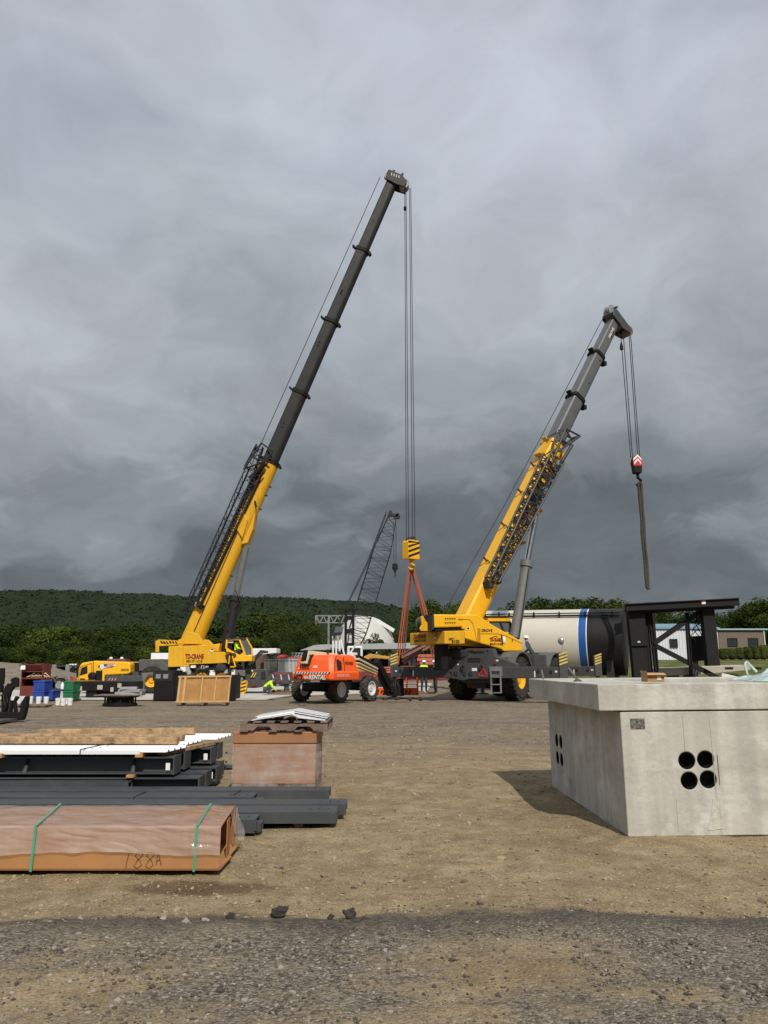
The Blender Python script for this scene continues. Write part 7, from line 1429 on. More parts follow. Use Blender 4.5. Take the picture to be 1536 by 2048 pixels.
# ------------------------------------------------------------------ concrete vault
def boolean(o, cut):
    m = o.modifiers.new('b', 'BOOLEAN'); m.operation = 'DIFFERENCE'; m.solver = 'EXACT'; m.object = cut
    dg = bpy.context.evaluated_depsgraph_get(); me = bpy.data.meshes.new_from_object(o.evaluated_get(dg)); o.modifiers.clear(); old = o.data; o.data = me; bpy.data.meshes.remove(old); bpy.data.objects.remove(cut)
def vault():
    m = mat('vault_concrete', (.47, .455, .41), .82, var=.12, scale=1.1, dust=.45, dcol=(.30, .29, .26), bump=.25, bscale=22, streak=.12)
    N = m.node_tree.nodes; L = m.node_tree.links; P = N['Principled BSDF']; src = P.inputs['Base Color'].links[0].from_socket     # bugholes and pale bloom of the cast concrete
    tc = N['Texture Coordinate']; v = N.new('ShaderNodeTexVoronoi'); v.inputs['Scale'].default_value = 17; L.new(tc.outputs['Object'], v.inputs['Vector']); mr = N.new('ShaderNodeMapRange'); mr.inputs[1].default_value = .045; mr.inputs[2].default_value = .075; L.new(v.outputs['Distance'], mr.inputs[0])
    nn = N.new('ShaderNodeTexNoise'); nn.inputs['Scale'].default_value = 2.2; nn.inputs['Detail'].default_value = 7; nn.inputs['Roughness'].default_value = .68; L.new(tc.outputs['Object'], nn.inputs['Vector']); m2 = N.new('ShaderNodeMapRange'); m2.inputs[1].default_value = .52; m2.inputs[2].default_value = .68; m2.inputs[4].default_value = .75; L.new(nn.outputs['Fac'], m2.inputs[0])
    mx = N.new('ShaderNodeMixRGB'); L.new(m2.outputs[0], mx.inputs[0]); L.new(src, mx.inputs[1]); mx.inputs[2].default_value = (.60, .60, .57, 1)
    m3 = N.new('ShaderNodeMixRGB'); m3.blend_type = 'MULTIPLY'; m3.inputs[0].default_value = .55; L.new(mx.outputs[0], m3.inputs[1]); L.new(mr.outputs[0], m3.inputs[2])
    mp = N.new('ShaderNodeMapping'); mp.inputs['Scale'].default_value = (.8, .8, 2.2); L.new(tc.outputs['Object'], mp.inputs[0]); n4 = N.new('ShaderNodeTexNoise'); n4.inputs['Scale'].default_value = 1.3; n4.inputs['Detail'].default_value = 9; n4.inputs['Roughness'].default_value = .72; L.new(mp.outputs[0], n4.inputs['Vector'])
    m4 = N.new('ShaderNodeMapRange'); m4.inputs[1].default_value = .36; m4.inputs[2].default_value = .5; m4.inputs[3].default_value = .80; L.new(n4.outputs['Fac'], m4.inputs[0]); m5 = N.new('ShaderNodeMixRGB'); m5.blend_type = 'MULTIPLY'; m5.inputs[0].default_value = 1; L.new(m3.outputs[0], m5.inputs[1]); L.new(m4.outputs[0], m5.inputs[2]); L.new(m5.outputs[0], P.inputs['Base Color'])
    fl = G(1256, 1667); D = fl.y; T = Matrix.Translation((fl.x, fl.y, 0)) @ Matrix.Rotation(R(1.0), 4, 'Z') @ Matrix.Rotation(R(-.5), 4, 'Y')
    zb = .0; zt = W(1235, 1424, D).z; Wd, Dp = 3.6, 3.0
    t = thing('concrete_vault', (fl.x, fl.y, 0), 'big pale precast concrete utility vault with an overhanging lid', 'concrete vault')
    b = MB(T); b.box(0, Wd, 0, Dp, -.03, zt); body = b.build('body', m, t)
    holes = [((W(x, y, D).x-fl.x), W(x, y, D).z) for x, y in ((1376, 1522.6), (1414, 1521), (1380.5, 1563), (1419, 1561))]; hr = .079
    c = MB(T); c.box(.16, Wd-.16, .16, Dp-.16, .12, zt+.5); co = c.build('cut', m); boolean(body, co)
    lh = []
    for px, py in ((1120.5, 1482), (1128, 1486), (1123, 1514), (1131, 1518)):
        u = (px-768)/F; y_ = fl.x/u*1.0                                     # where the ray meets the left face
        vv = (py-1024)/F; zc = fl.x/u; lh.append((zc*(cp+vv*sp)-fl.y, H+zc*(sp-vv*cp)))
    ym = sum(q[0] for q in lh)/4; zm = sum(q[1] for q in lh)/4; lh = [(ym+s*.105, zm+q*.105) for s in (-1, 1) for q in (-1, 1)]
    c = MB(T)
    for x, z in holes: c.tube((x, -.3, z), (x, .4, z), hr, 28)
    for y, z in lh: c.tube((-.3, y, z), (.4, y, z), hr, 28)
    boolean(body, c.build('cut', m))
    be = body.modifiers.new('Bevel', 'BEVEL'); be.width = .009; be.segments = 2; be.limit_method = 'ANGLE'; be.angle_limit = R(50)
    for x, z in holes: b = MB(T); b.lathe((x, .004, z), (0, 1, 0), [(hr*.93, 0), (hr*1.0-.001, .001), (hr*1.0-.001, .46), (hr*.92, .46)], 28, False); b.extr([[(x+hr*.925*math.cos(a), y, z+hr*.925*math.sin(a)) for a in np.linspace(0, 2*PI, 28, False)] for y in (.004, .46)], False); b.build('pipe_sleeve', BLK, t, smooth=40)
    for y, z in lh: b = MB(T); b.extr([[(x, y+hr*.93*math.cos(a), z+hr*.93*math.sin(a)) for a in np.linspace(0, 2*PI, 28, False)] for x in (.004, .30)], False); b.extr([[(x, y+hr*.995*math.cos(a), z+hr*.995*math.sin(a)) for a in np.linspace(0, 2*PI, 28, False)] for x in (.006, .30)], False); b.build('pipe_sleeve', BLK, t, smooth=40)
    lt = W(1195, 1368, D).z-zt; o = .20
    b = MB(T); b.box(-o, Wd+o, -.014, Dp+.2, zt+.012, zt+lt); lid = b.build('lid', m, t); c = MB(T); c.box(.55, Wd-.3, .38, Dp-.35, zt-.2, zt+lt+.3); boolean(lid, c.build('cut', m))
    be = lid.modifiers.new('Bevel', 'BEVEL'); be.width = .010; be.segments = 2; be.limit_method = 'ANGLE'; be.angle_limit = R(50)
    b = MB(T); b.box(.03, Wd-.03, .03, Dp-.03, zt-.004, zt+.0125); b2 = b.build('joint_sealant', BLK, t); c = MB(T); c.box(.2, Wd-.2, .2, Dp-.2, zt-.1, zt+.1); boolean(b2, c.build('cut', m))
    lx = W(1277, 1448, D).x-fl.x; lz = W(1277, 1448, D).z; b = MB(T); b.box(lx-.068, lx+.068, -.0035, 0, lz-.048, lz+.048); pm = bpy.data.materials.new('stencil_grey'); pm.use_nodes = True; pn = pm.node_tree.nodes; nz = pn.new('ShaderNodeTexNoise'); nz.inputs['Scale'].default_value = 45; cr = pn.new('ShaderNodeValToRGB'); cr.color_ramp.elements[0].color = (.06, .06, .055, 1); cr.color_ramp.elements[1].color = (.19, .185, .17, 1); cr.color_ramp.elements[0].position = .42; cr.color_ramp.elements[1].position = .6
    tcx = pn.new('ShaderNodeTexCoord'); pm.node_tree.links.new(tcx.outputs['Object'], nz.inputs['Vector']); pm.node_tree.links.new(nz.outputs['Fac'], cr.inputs[0]); pm.node_tree.links.new(cr.outputs[0], pn['Principled BSDF'].inputs['Base Color']); b.build('stencil_plate', pm, t)
    # form joints and the grout streak
    gm = mat('joint_grey', (.33, .32, .29), .9, var=.2); b = MB(T)
    for px, y0, y1 in ((1376, 1430, 1505), (1431, 1432, 1660), (1350, 1600, 1664)):
        x = W(px, 1550, D).x-fl.x; b.box(x-.0025, x+.0025, -.0022, .002, W(px, y1, D).z, W(px, y0, D).z)
    b.build('form_joint', gm, t); b = MB(T); pts = [(1427, 1600), (1441, 1601), (1444, 1630), (1447, 1660), (1416, 1663), (1421, 1640), (1425, 1620)]; b.prism([(W(x, y, D).x-fl.x, -.0045, W(x, y, D).z) for x, y in pts], (0, .006, 0)); gs = mat('grout_pale', (.54, .53, .47), .9, var=.25, scale=12, bump=.5, streak=.25); b.build('grout_streak', gs, t)
    b = MB(T); random.seed(6); x = W(1436, 1500, D).x-fl.x; b.box(x-.004, x+.004, -.003, .001, W(0, 1572, D).z, W(0, 1512, D).z); b.build('rust_streak', mat('rust_streak', (.20, .13, .08), .9, var=.4), t)
    ztop = zt+lt
    # small things on the lid
    bx = T @ Vector((0, 0, 0)); q = W(1309, 1364, D+.05); t2 = thing('carton', (q.x, D+.0, ztop), 'small open tan carton standing on the vault lid', 'carton'); w_ = .19; zz = ztop+.028
    x0 = q.x-.075; x1 = q.x+.085; y0, y1 = D+.02, D+.2; h_ = .075
    b = MB(); b.box(x0, x1, y0, y0+.006, zz-.01, zz+h_); b.box(x0, x1, y1-.006, y1, zz-.01, zz+h_); b.box(x0, x0+.006, y0+.006, y1-.006, zz-.01, zz+h_); b.box(x1-.006, x1, y0+.006, y1-.006, zz-.01, zz+h_); b.box(x0+.006, x1-.006, y0+.006, y1-.006, zz-.01, zz); b.build('box', mat('carton_brown', (.40, .24, .11), .85, var=.25, scale=8), t2)
    b = MB(); b.prism([(x0, y0, zz+h_), (x1, y0, zz+h_), (x1+.01, y0-.03, zz+h_-.02), (x0-.01, y0-.03, zz+h_-.02)], (0, -.004, 0)); b.prism([(x0, y0, zz+h_), (x0, y1, zz+h_), (x0-.012, y1, zz+h_+.02), (x0-.012, y0, zz+h_+.02)], (0, 0, -.004)); b.build('flap', MT['carton_brown'], t2)
    b = MB(); b.box(x0+.09, x0+.13, y0-.003, y0-.0005, zz+.01, zz+h_-.03); b.build('label', LBL, t2)
    a = W(1155, 1360, D+1.2); b = MB(); b.path([a+Vector((.0, 0, -.08)), a, W(1137, 1336, D+1.3)], .013, 7); b.lathe(a-Vector((0, 0, .02)), (0, 0, 1), [(.05, -.03), (.05, .01), (.02, .03)], 12); o2 = b.build('lifting_pin', mat('rebar', (.12, .10, .09), .6, .5), None, smooth=50); tag(o2, 'bent steel lifting pin sticking out of the vault lid', 'pin')
    b = MB(); b.beam(W(1083, 1340, D+2.7), W(1087, 1358, D+2.6), .02, .012); o2 = b.build('steel_stake', MT['rebar'], None); tag(o2, 'thin steel stake at the rear corner of the vault lid', 'stake')
    # crumpled plastic sheet on the right rim
    b = MB(); n = 30; vs = []; fs = []; c0 = W(1500, 1356, D+.35); rs = random.Random(3)
    for j in range(n):
        for i in range(n):
            u, v = i/(n-1), j/(n-1); x = c0.x+.02+u*1.3; y = c0.y-.2+v*.75; e = min(1, u*3.0, (1-u)*6, v*5, (1-v)*5); 
            z = c0.z-.04+e*(.10+.10*u)+.06*noise.noise((x*7, y*7, 1))*e+.035*abs(noise.noise((x*15, y*14, 5))); vs.append((x+.03*noise.noise((x*9, y*9, 3)), y, max(z, ztop+.02)))
    for j in range(n-1):
        for i in range(n-1): fs.append((j*n+i, j*n+i+1, (j+1)*n+i+1, (j+1)*n+i))
    b.add(vs, fs); sheet = mat('plastic_sheet', (.50, .62, .58), .18, var=.3, scale=5, coat=.4); o2 = b.build('plastic_sheet', sheet, None, smooth=25, fix=False); tag(o2, 'crumpled pale green plastic sheet on the right rim of the vault lid', 'plastic sheet')
    sd2 = o2.modifiers.new('s', 'SOLIDIFY'); sd2.thickness = .004
    b = MB(); b.path([c0+Vector((-.02, 0, .02)), c0+Vector((-.05, -.02, .13)), c0+Vector((-.02, 0, .16)), c0+Vector((.08, .02, .06))], .012, 6); b.build('sheet_fold', sheet, o2, smooth=50)
vault()
# ------------------------------------------------------------------ long carton under plastic film
def carton():
    t = None; D0 = DG(1743); D1 = D0+.88; x1 = W(438, 1743, D0).x; x0 = -4.1; zt = W(439, 1655, D0).z
    t = thing('long_carton', (x1, D0, 0), 'long cardboard carton under clear plastic film with two green straps', 'carton')
    sx = -.06                                      # right end runs back slightly to the left
    b = MB(); b.box(x0, x1, D0, D0+.006, .012, zt); b.box(x0, x1, D0+.006, D1, .012, .02); b.prism([(x0, D1-.006, .02), (x1+sx, D1-.006, .02), (x1+sx, D1-.006, zt), (x0, D1-.006, zt)], (0, .006, 0)); b.prism([(x0, D0+.006, zt-.006), (x1-.002, D0+.006, zt-.006), (x1+sx, D1-.006, zt-.006), (x0, D1-.006, zt-.006)], (0, 0, .006)); b.build('tray', CARD, t)
    b = MB(); b.prism([(x1-.16, D0+.008, .022), (x1-.20, D1-.008, .022), (x1-.20, D1-.008, zt-.008), (x1-.16, D0+.008, zt-.008)], (.006, 0, 0)); b.prism([(x1-.012, D0+.30, .022), (x1-.02, D0+.45, .022), (x1-.02, D0+.45, zt-.008), (x1-.012, D0+.30, zt-.008)], (.006, 0, 0)); b.build('end_panel', mat('cardboard_inner', (.33, .14, .05), .8, var=.15), t)
    b = MB(); b.prism([(x1, D0+.01, .021), (x1+sx*.4, D0+.45, .021), (x1+.012, D0+.42, .004), (x1+.004, D0+.01, .004)], (0, 0, .005)); b.prism([(x1+sx, D1-.01, .03), (x1+sx+.02, D1-.01, zt*.98), (x1+sx+.05, D1-.20, zt*.9), (x1+sx+.03, D1-.22, .05)], (.005, 0, 0)); b.build('flap', CARD, t)
    b = MB(); b.box(x0, x1+.002, D0-.006, D0-.0005, .008, .020); b.build('bottom_edge', mat('edge_dark', (.20, .09, .035), .8), t)
    # film over the top and the upper front
    film = bpy.data.materials.new('plastic_film'); film.use_nodes = True; N = film.node_tree.nodes; L = film.node_tree.links; P = N['Principled BSDF']; P.inputs['Base Color'].default_value = (.66, .57, .53, 1); P.inputs['Roughness'].default_value = .10; P.inputs['Coat Weight'].default_value = .8
    tr = N.new('ShaderNodeBsdfTransparent'); ms = N.new('ShaderNodeMixShader'); tc = N.new('ShaderNodeTexCoord'); nz = N.new('ShaderNodeTexNoise'); nz.inputs['Scale'].default_value = 3.5; nz.inputs['Detail'].default_value = 6; L.new(tc.outputs['Object'], nz.inputs['Vector']); mr = N.new('ShaderNodeMapRange'); mr.inputs[1].default_value = .3; mr.inputs[2].default_value = .75; mr.inputs[3].default_value = .24; mr.inputs[4].default_value = .46; L.new(nz.outputs['Fac'], mr.inputs[0])
    geo = N.new('ShaderNodeNewGeometry'); sxn = N.new('ShaderNodeSeparateXYZ'); L.new(geo.outputs['Normal'], sxn.inputs[0])
    L.new(mr.outputs[0], ms.inputs[0]); L.new(tr.outputs[0], ms.inputs[1]); L.new(P.outputs[0], ms.inputs[2]); L.new(ms.outputs[0], N['Material Output'].inputs[0]); tr.inputs[0].default_value = (.93, .92, .92, 1)
    mp = N.new('ShaderNodeMapping'); mp.inputs['Scale'].default_value = (.7, 3, 2.2); mp.inputs['Rotation'].default_value = (0, 0, .25); L.new(tc.outputs['Object'], mp.inputs[0]); nb = N.new('ShaderNodeTexNoise'); nb.inputs['Scale'].default_value = 2.6; nb.inputs['Detail'].default_value = 5; nb.inputs['Distortion'].default_value = 1.2; L.new(mp.outputs[0], nb.inputs['Vector']); bp = N.new('ShaderNodeBump'); bp.inputs['Strength'].default_value = .55; bp.inputs['Distance'].default_value = .03; L.new(nb.outputs['Fac'], bp.inputs['Height']); L.new(bp.outputs[0], P.inputs['Normal'])
    straps = [(W(64, 1740, D0).x, W(120, 1613, D1).x), (W(389, 1740, D0).x, W(421, 1614, D1).x)]
    nu, nv = 260, 60; vs = []; fs = []; hem = zt*.40
    for j in range(nv):
        for i in range(nu):
            u = i/(nu-1); v = j/(nv-1); x = x0-.02+u*(x1-x0+.025); wr = .011*noise.noise((x*3.2+v*2, v*5, 2))+.004*noise.noise((x*8+v*7, v*10, 4))
            ten = sum(math.exp(-abs(x-s[0])/.25)*math.sin(abs(x-s[0])*55)*.011 for s in straps)
            if v < .5:
                k = v/.5; hz = hem+.02*math.sin(x*2.3)+.012*noise.noise((x*5, 0, 1))-.015*math.exp(-((x+1.65)/.25)**2); z = hz+(zt+.005-hz)*k; y = D0-.010-1.3*abs(wr)-.9*abs(ten)*k*(1-k)*3-.022*(1-k)**3*(.6+noise.noise((x*3, 1, 1)))
                if u > .985: x -= .0
            else:
                k = (v-.5)/.5; z = zt+.006+abs(wr)*1.2+.012*math.sin(k*PI)*abs(noise.noise((x*1.1, k, 8)))*2; y = D0-.010+k*(D1-D0+.02); x = x0-.02+u*(x1+sx*k-x0+.025)
            vs.append((x, y, z))
    for j in range(nv-1):
        for i in range(nu-1): fs.append((j*nu+i, j*nu+i+1, (j+1)*nu+i+1, (j+1)*nu+i))
    b = MB(); b.add(vs, fs); b.build('plastic_film', film, t, smooth=60, fix=False)
    vs = []; fs = []; n = 14
    for j in range(n):
        for i in range(n): u, v = i/(n-1), j/(n-1); vs.append((x1+sx+.012+u*(.05+.05*math.sin(v*3)), D1-.26+v*.26+.02*noise.noise((u*5, v*6, 1)), zt+.004-u*(.20+.04*math.sin(v*5))-.02*abs(noise.noise((u*8, v*8, 2)))))
    for j in range(n-1):
        for i in range(n-1): fs.append((j*n+i, j*n+i+1, (j+1)*n+i+1, (j+1)*n+i))
    b = MB(); b.add(vs, fs); b.build('film_tail', film, t, smooth=60, fix=False)
    sm = mat('strap_green', (.06, .33, .22), .35, var=.15, coat=.3)
    for s0, s1 in straps:
        b = MB(); b.beam((s0, D0-.026, .004), (s0+.012, D0-.026, zt+.012), .018, .003, up=(0, 1, 0)); b.beam((s0+.012, D0-.026, zt+.018), (s1, D1+.01, zt+.022), .018, .003); b.build('strap', sm, t)
    # handwriting on the front
    mk = mat('marker_black', (.05, .028, .015), .7); z0 = .025
    def stroke(pts): b = MB(); P3 = [Vector((W(x, 1720, D0).x, D0-.002, W(0, y, D0).z)) for x, y in pts]; b.path(P3, .0026, 5); b.build('handwriting', mk, t)
    stroke([(258, 1706), (254, 1722), (252, 1741)])
    for x in (278, 301): stroke([(x+8, 1706), (x-4, 1704), (x-8, 1712), (x+2, 1721), (x+6, 1730), (x-2, 1737), (x-9, 1733), (x-4, 1722), (x+6, 1712), (x+8, 1706)])
    stroke([(313, 1730), (315, 1704), (317, 1707), (323, 1732)]); stroke([(313, 1722), (321, 1720)])
carton()
# ------------------------------------------------------------------ wrapped carton with a pallet on top
def bigbox():
    D = 9.75; x0 = W(465, 1560, D).x; x1 = W(630, 1560, D).x; zt = W(550, 1463, D).z; t = thing('wrapped_carton', (x0, D, 0), 'brown carton in stretch wrap with an upturned pallet on top', 'carton')
    b = MB(); b.box(x0, x1, D, D+1.05, .10, zt-.13); b.build('box', CARD2, t, bevel=.012)
    b = MB(); b.box(x0-.012, x1+.012, D-.012, D+1.062, zt-.14, zt-.002); b.build('lid', CARD2, t, bevel=.01)
    b = MB(); b.box(x0, x1, D, D+.1, .0, .02); b.box(x0, x1, D+.9, D+1.0, .0, .02)
    for x in (x0, (x0+x1)/2-.05, x1-.1): b.box(x, x+.1, D, D+1.0, .021, .098)
    b.build('skid', PALW, t)
    film = bpy.data.materials.new('stretch_wrap'); film.use_nodes = True; N = film.node_tree.nodes; L = film.node_tree.links; P = N['Principled BSDF']; P.inputs['Base Color'].default_value = (.62, .56, .53, 1); P.inputs['Roughness'].default_value = .22
    tr = N.new('ShaderNodeBsdfTransparent'); ms = N.new('ShaderNodeMixShader'); tc = N.new('ShaderNodeTexCoord'); mp = N.new('ShaderNodeMapping'); mp.inputs['Scale'].default_value = (2.0, 2.0, 1.0); L.new(tc.outputs['Object'], mp.inputs[0]); nz = N.new('ShaderNodeTexNoise'); nz.inputs['Scale'].default_value = 2.2; nz.inputs['Detail'].default_value = 6; nz.inputs['Roughness'].default_value = .6; L.new(mp.outputs[0], nz.inputs['Vector'])
    m2 = N.new('ShaderNodeMapping'); m2.inputs['Scale'].default_value = (1.2, 1.2, 6); L.new(tc.outputs['Object'], m2.inputs[0]); n2 = N.new('ShaderNodeTexNoise'); n2.inputs['Scale'].default_value = 2; n2.inputs['Detail'].default_value = 4; L.new(m2.outputs[0], n2.inputs['Vector']); ad = N.new('ShaderNodeMath'); ad.operation = 'MULTIPLY'; L.new(nz.outputs['Fac'], ad.inputs[0]); L.new(n2.outputs['Fac'], ad.inputs[1])
    m3 = N.new('ShaderNodeMapping'); m3.inputs['Scale'].default_value = (24, 24, 1.2); L.new(tc.outputs['Object'], m3.inputs[0]); n3 = N.new('ShaderNodeTexNoise'); n3.inputs['Scale'].default_value = 2; n3.inputs['Detail'].default_value = 3; L.new(m3.outputs[0], n3.inputs['Vector']); a2 = N.new('ShaderNodeMath'); a2.operation = 'MULTIPLY_ADD'; a2.inputs[1].default_value = .12; L.new(n3.outputs['Fac'], a2.inputs[0]); L.new(ad.outputs[0], a2.inputs[2])
    mr = N.new('ShaderNodeMapRange'); mr.inputs[1].default_value = .22; mr.inputs[2].default_value = .46; mr.inputs[3].default_value = .10; mr.inputs[4].default_value = .48; L.new(a2.outputs[0], mr.inputs[0]); L.new(mr.outputs[0], ms.inputs[0]); L.new(tr.outputs[0], ms.inputs[1]); L.new(P.outputs[0], ms.inputs[2]); L.new(ms.outputs[0], N['Material Output'].inputs[0])
    ni, nj = 44, 26; vs = []; fs = []
    per = [(x0-.008+i/20*(x1-x0+.016), D-.015) for i in range(21)]+[(x1+.016+.05*math.sin(i/12*PI), D-.01+i/12*1.07) for i in range(1, 13)]
    for j in range(nj):
        z = .06+(zt-.15-.06)*j/(nj-1)
        for k, (x, y) in enumerate(per): e = .006*noise.noise((x*9, z*9, y*5)); bulge = (.03*math.sin((j/(nj-1))*PI) if k > 20 else 0); vs.append((x+(bulge+e if k > 20 else 0), y-(abs(e)*.7 if k <= 20 else 0), z))
    m_ = len(per)
    for j in range(nj-1):
        for i in range(m_-1): fs.append((j*m_+i, j*m_+i+1, (j+1)*m_+i+1, (j+1)*m_+i))
    b = MB(); b.add(vs, fs); b.build('stretch_wrap', film, t, smooth=60, fix=False)
    # pallet upside down on top
    p0, p1 = W(480, 1455, D-.05).x, W(655, 1455, D-.05).x; z = zt+.002; t2 = thing('wooden_pallet', (p0, D, z), 'grey weathered wooden pallet lying on the wrapped carton', 'pallet')
    for k, y in enumerate((D-.05, D+.45, D+.98)):
        b = MB(); h_ = .075; w_ = p1-p0; pr = [(0, .0), (.14, 0), (.16, .005), (.20, .045), (.33, .045), (.37, 0), (.62, 0), (.66, .045), (.80, .045), (.84, 0), (1, 0), (1, h_), (0, h_)]
        b.prism([(p0+u*w_, y, z+.016+q) for u, q in pr], (0, .038, 0)); b.build('stringer', PALW, t2)
    for x in (0, .33, .62, .9): b = MB(); b.box(p0+x*w_, p0+x*w_+.1, D-.05, D+1.02, z+.0, z+.0155); b.build('deck_board', PALW, t2)
    for x in np.linspace(0, .92, 7): b = MB(); b.box(p0+x*w_, p0+x*w_+.085, D-.06, D+1.03, z+.1045, z+.12); b.build('deck_board', PALW, t2)
    # bright bent flashing sheets on the pallet
    zz = z+.122; sh0 = W(500, 1440, D).x; pk = W(582, 1432, D).x; sh1 = W(650, 1442, D).x
    for k, (dx, dy, dz, l) in enumerate(((0, 0, 0, 'lowest bent white flashing sheet on the pallet'), (.05, .10, .016, 'middle bent white flashing sheet on the pallet'), (.02, .22, .032, 'topmost bent white flashing sheet on the pallet'))):
        y0 = D+.05+dy; b = MB(); 
        for e, (za, zb_) in enumerate(((0, .004),)):
            b.prism([(sh0+dx, y0, zz+dz), (pk+dx*.5, y0, zz+.075+dz), (sh1+dx*.3, y0, zz+dz+.004), (sh1+dx*.3, y0, zz+dz+.008), (pk+dx*.5, y0, zz+.080+dz), (sh0+dx, y0, zz+.005+dz)], (0, .55, 0))
        b.prism([(sh0+.02+dx, y0-.002, zz+dz-.001), (pk+dx*.5, y0-.002, zz+.072+dz), (pk+dx*.5, y0-.002, zz+.050+dz), (sh0+.05+dx, y0-.002, zz+dz-.012)] if k else [(pk, y0-.002, zz+.074), (sh1, y0-.002, zz+.003), (sh1, y0-.002, zz-.0005), (pk+.1, y0-.002, zz+.03)], (0, .003, 0))
        o = b.build('flashing_sheet', WMET, None); tag(o, l, 'metal sheet', 'bent white sheets on the pallet')
bigbox()
# ------------------------------------------------------------------ steel members on the ground and in the stack
def steel():
    lab = lambda o, l, c, g: tag(o, l, c, g)
    gB = 'grey steel beams in the pile'
    def hbeam(x0, x1, y, z, wd, ht, label, stiff=(), rz=0, plate=True):
        t = thing('steel_beam', (x1, y, z), label, 'steel beam', gB); b = MB(); b.ibeam((x0, y, z+ht/2), (x1, y+rz, z+ht/2), wd, ht, .014, .010); b.build('profile', STL, t)
        for sx in stiff: b = MB(); b.prism([(sx, y-wd/2+.004, z+.015), (sx+.05, y-wd/2+.004, z+.015), (sx+.012, y-.006, z+ht-.03), (sx, y-.006, z+ht-.015)], (.01, 0, 0)); b.prism([(sx, y-wd/2+.003, z+.015), (sx+.01, y-wd/2+.003, z+.015), (sx+.01, y-.006, z+ht-.015), (sx, y-.006, z+ht-.015)], (.004, 0, 0)); b.build('stiffener', STL, t)
        if plate: b = MB(); b.box(x1-.001, x1+.014, y+rz-wd/2-.01, y+rz+wd/2+.01, z-.008, z+ht+.008); b.build('end_plate', STL, t)
        return t
    def label_on(t, x, y, z, w_=.05, h_=.08): b = MB(); b.box(x-w_/2, x+w_/2, y-.003, y, z-h_/2, z+h_/2); b.build('label', LBL, t)
    D = 9.7; X = lambda px, d=D: W(px, 1550, d).x
    specs = [(9.70, 'lower', .03, .165, 403), (10.15, 'lower', .03, .165, 416), (10.60, 'lower', .03, .17, 436), (11.05, 'lower', .03, .17, 441), (9.72, 'upper', .235, .195, 352), (10.20, 'upper', .235, .195, 372), (10.75, 'upper', .235, .19, 424), (11.25, 'upper', .235, .19, 437)]
    od = {'lower': ['front', 'second', 'third', 'rear'], 'upper': ['front', 'second', 'third', 'rear']}; cnt = {'lower': 0, 'upper': 0}
    for y, tier, z, h, px in specs:
        w_ = od[tier][cnt[tier]]; cnt[tier] += 1; st = (X(52), X(266)) if (tier, w_) == ('upper', 'front') else ((X(16), X(180)) if w_ == 'front' else ())
        x1 = X(px, y); t = hbeam(-7.0, x1, y, z, .30, h, f'blue grey steel beam, {w_} of the {tier} layer in the pile', st, 0.0)
        if w_ != 'front' or tier == 'upper': label_on(t, x1-.10, y-.152, z+h*.5) if 0 else label_on(t, x1-.06, y-.16, z+h*.45)
    for k, (px, y0, y1, z, l) in enumerate(((285, 9.5, 11.3, .437, 'short timber under the sheets at the right of the pile'), (12, 9.45, 11.3, .437, 'short timber under the sheets at the left of the pile'), (270, 9.5, 11.2, .199, 'middle spacer timber between the beam layers'), (275, 9.4, 11.2, -.012, 'lowest dunnage timber under the beam pile'), (318, 9.7, 11.0, .437, 'skewed timber near the right end under the sheets'))):
        x = X(px); b = MB(); b.beam((x, y0, z+.018), (x+(.35 if k == 4 else .02), y1, z+.018), .09, .034 if z < .4 else .05); o = b.build('timber', mat('timber_orange', (.42, .22, .09), .75, var=.3, scale=6, bump=.3) if k < 3 else WOOD, None, bevel=.004, seg=1); tag(o, l, 'timber', 'dunnage timbers in the pile')
    # white ribbed sheets on the pile
    def sheet(x0, x1, y0, y1, z, label, nrib=6, skew=0.0):
        b = MB(); pr = []; 
        for k in range(nrib+1):
            y = y0+(y1-y0)*k/nrib
            for f_, e in ((0, 0), (.28, 0), (.36, .022), (.54, .022), (.62, 0)):
                if k < nrib or f_ == 0: pr.append((y+(y1-y0)/nrib*f_, e))
        m = len(pr); vs = []
        for xx in (x0, x1):
            for th in (0, .006): vs += [(xx+(y-y0)*skew*(xx == x1), y, z+e+th) for y, e in pr]
        fs = []
        for o in (0, m): fs += [(o+i, o+i+1, 2*m+o+i+1, 2*m+o+i) for i in range(m-1)]
        fs += [(i, i+1, m+i+1, m+i) for i in range(m-1)]+[(2*m+i, 2*m+i+1, 3*m+i+1, 3*m+i) for i in range(m-1)]+[(0, m, 3*m, 2*m), (m-1, 2*m-1, 4*m-1, 3*m-1)]
        b.add(vs, fs); o = b.build('ribbed_sheet', WMET, None); return tag(o, label, 'metal sheet', 'white ribbed sheets on the beam pile')
    zs = .488
    t1 = sheet(-7, X(333, 9.6), 9.52, 10.15, zs, 'front white ribbed metal sheet along the beam pile', 4, .2); sheet(-6.2, X(443, 11.4), 11.0, 11.75, zs+.01, 'rear white ribbed sheet sticking out at the right of the pile', 5, .1); sheet(-6.8, X(376, 10.6), 10.2, 10.95, zs+.002, 'middle white ribbed sheet, mostly under the timbers', 5, .15)
    b = MB(); b.box(-7, X(282, 9.6), 9.500, 9.517, zs-.020, zs+.024); b.build('edge_trim', WMET, t1)
    b = MB(); x = X(170); b.path([(x, 9.49, zs-.03), (x, 9.49, zs+.035), (x+.10, 9.85, zs+.05), (x+.16, 10.15, zs+.04)], .007, 5); b.build('tie_wire', INK, t1)
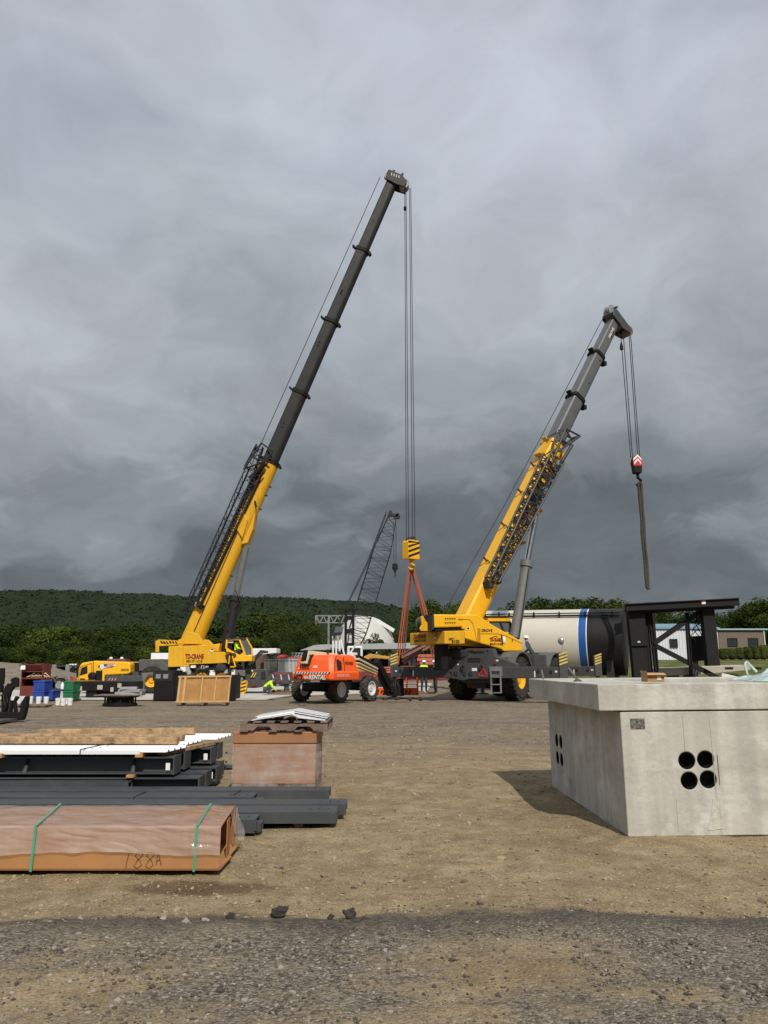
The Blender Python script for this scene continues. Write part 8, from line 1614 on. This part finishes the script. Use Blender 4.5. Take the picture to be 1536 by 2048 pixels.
    for a, e, wd, ht, l in (((-5.9, 10.3, .565), (X(352, 10.2), 10.22, .560), .14, .085, 'front timber lying on the white sheets, nearest the camera'), ((-5.3, 10.7, .565), (X(367, 10.7), 10.62, .565), .15, .075, 'middle timber lying on the white sheets'), ((X(78, 11.5), 11.4, .565), (X(388, 11.5), 11.45, .580), .17, .085, 'rear dark edged timber lying on the white sheets')):
        b = MB(); b.beam(a, e, wd, ht); 
        o = b.build('timber', WOOD, None, bevel=.006); tag(o, l, 'timber', 'timbers on top of the beam pile')
    # channels lying flat in front
    def chan(x0, x1, y0, y1, z0, z1, label, notch=.12, rz=0.0):
        t = thing('steel_channel', (x1, y0, 0), label, 'steel channel', 'grey steel channels on the ground'); b = MB(); th = .012
        q = [(0, z0), (0, z1), (y1-y0, z1), (y1-y0, z0), (y1-y0-th, z0), (y1-y0-th, z1-th), (th, z1-th), (th, z0)]
        b.extr([[Vector((x, y0+dy+(rz if x == x1 else 0), z)) for dy, z in q] for x in (x0, x1)]); b.build('profile', STL, t)
        if notch: b = MB(); b.box(x1-.03, x1+notch, y0+rz+.03, y1+rz-.10, z0+.01, z1-.035); b.box(x1-.02, x1+notch*.25, y0+rz-.004, y0+rz+.05, z0+.02, z1-.01); b.build('connection_plate', STL, t)
        b = MB(); 
        for k in range(3): b.lathe((x1-.08-.09*k, (y0+y1)/2+rz, z1-.002), (0, 0, 1), [(.010, 0), (.009, .006)], 8)
        b.build('bolt_hole', INK, t); return t
    Y = lambda py, z: DG(py, z)
    c = chan(-6.5, W(672, 1640, 7.85).x, 7.78, 8.13, .022, .125, 'front steel channel on the ground, nearest the long carton', .0); 
    b = MB(); x1 = W(672, 1640, 7.85).x; b.box(x1-.14, x1+.01, 7.80, 8.05, .03, .118); b.build('end_block', STL, c)
    chan(-6.5, W(693, 1612, 8.3).x, 8.19, 8.50, .03, .128, 'second steel channel, its end reaching farthest right', .0)
    chan(-6.5, W(515, 1645, 7.6).x, 7.46, 7.74, .0, .115, 'short ended channel tucked behind the long carton', .05)
    chan(-6.5, W(512, 1600, 8.9).x, 8.66, 8.98, .02, .12, 'notched channel ending before the wrapped carton', .10)
    chan(-6.5, W(660, 1592, 9.2).x, 9.03, 9.33, .03, .128, 'steel channel reaching in front of the wrapped carton', .0, .03)
    chan(-6.5, W(250, 1578, 9.3).x, 9.36, 9.52, .09, .17, 'upper channel along the foot of the beam pile', .0, .05)
    for px, y, l in ((268, 8.66, 'black strap around the channels, left one'), (467, 8.8, 'black strap around the channels, right one')):
        x = W(px, 1595, y).x; b = MB(); b.path([(x, y-.006, .0), (x, y-.006, .123), (x+.03, y+.32, .127), (x+.03, y+.345, .02)], .006, 5); o = b.build('steel_strap', INK, None); tag(o, l, 'strap')
    for x in (-3.4, -1.9, W(600, 1650, 8).x):
        b = MB(); b.beam((x, 7.85, -.003), (x+.05, 9.3, -.003), .09, .05); o = b.build('timber', PALW, None); tag(o, 'flat dunnage timber under the steel channels', 'timber', 'timbers under the channels')
    t = thing('bolted_plate', (W(446, 1560, 12).x, 12.0, 0), 'dark bolted steel plate standing between the pile and the wrapped carton', 'steel plate'); xa = W(438, 1560, 12).x; xb = W(472, 1560, 12).x
    b = MB(); b.box(xa, xb, 12.0, 12.05, .0, W(450, 1536, 12).z); b.box(xa, xb, 12.05, 12.3, .0, .02); b.build('plate', STL, t); b = MB()
    for z in (.09, .22): b.lathe((W(451, 1560, 12).x, 12.0, z), (0, -1, 0), [(.018, 0), (.016, .012)], 8)
    b.build('bolt', GALV, t)
steel()
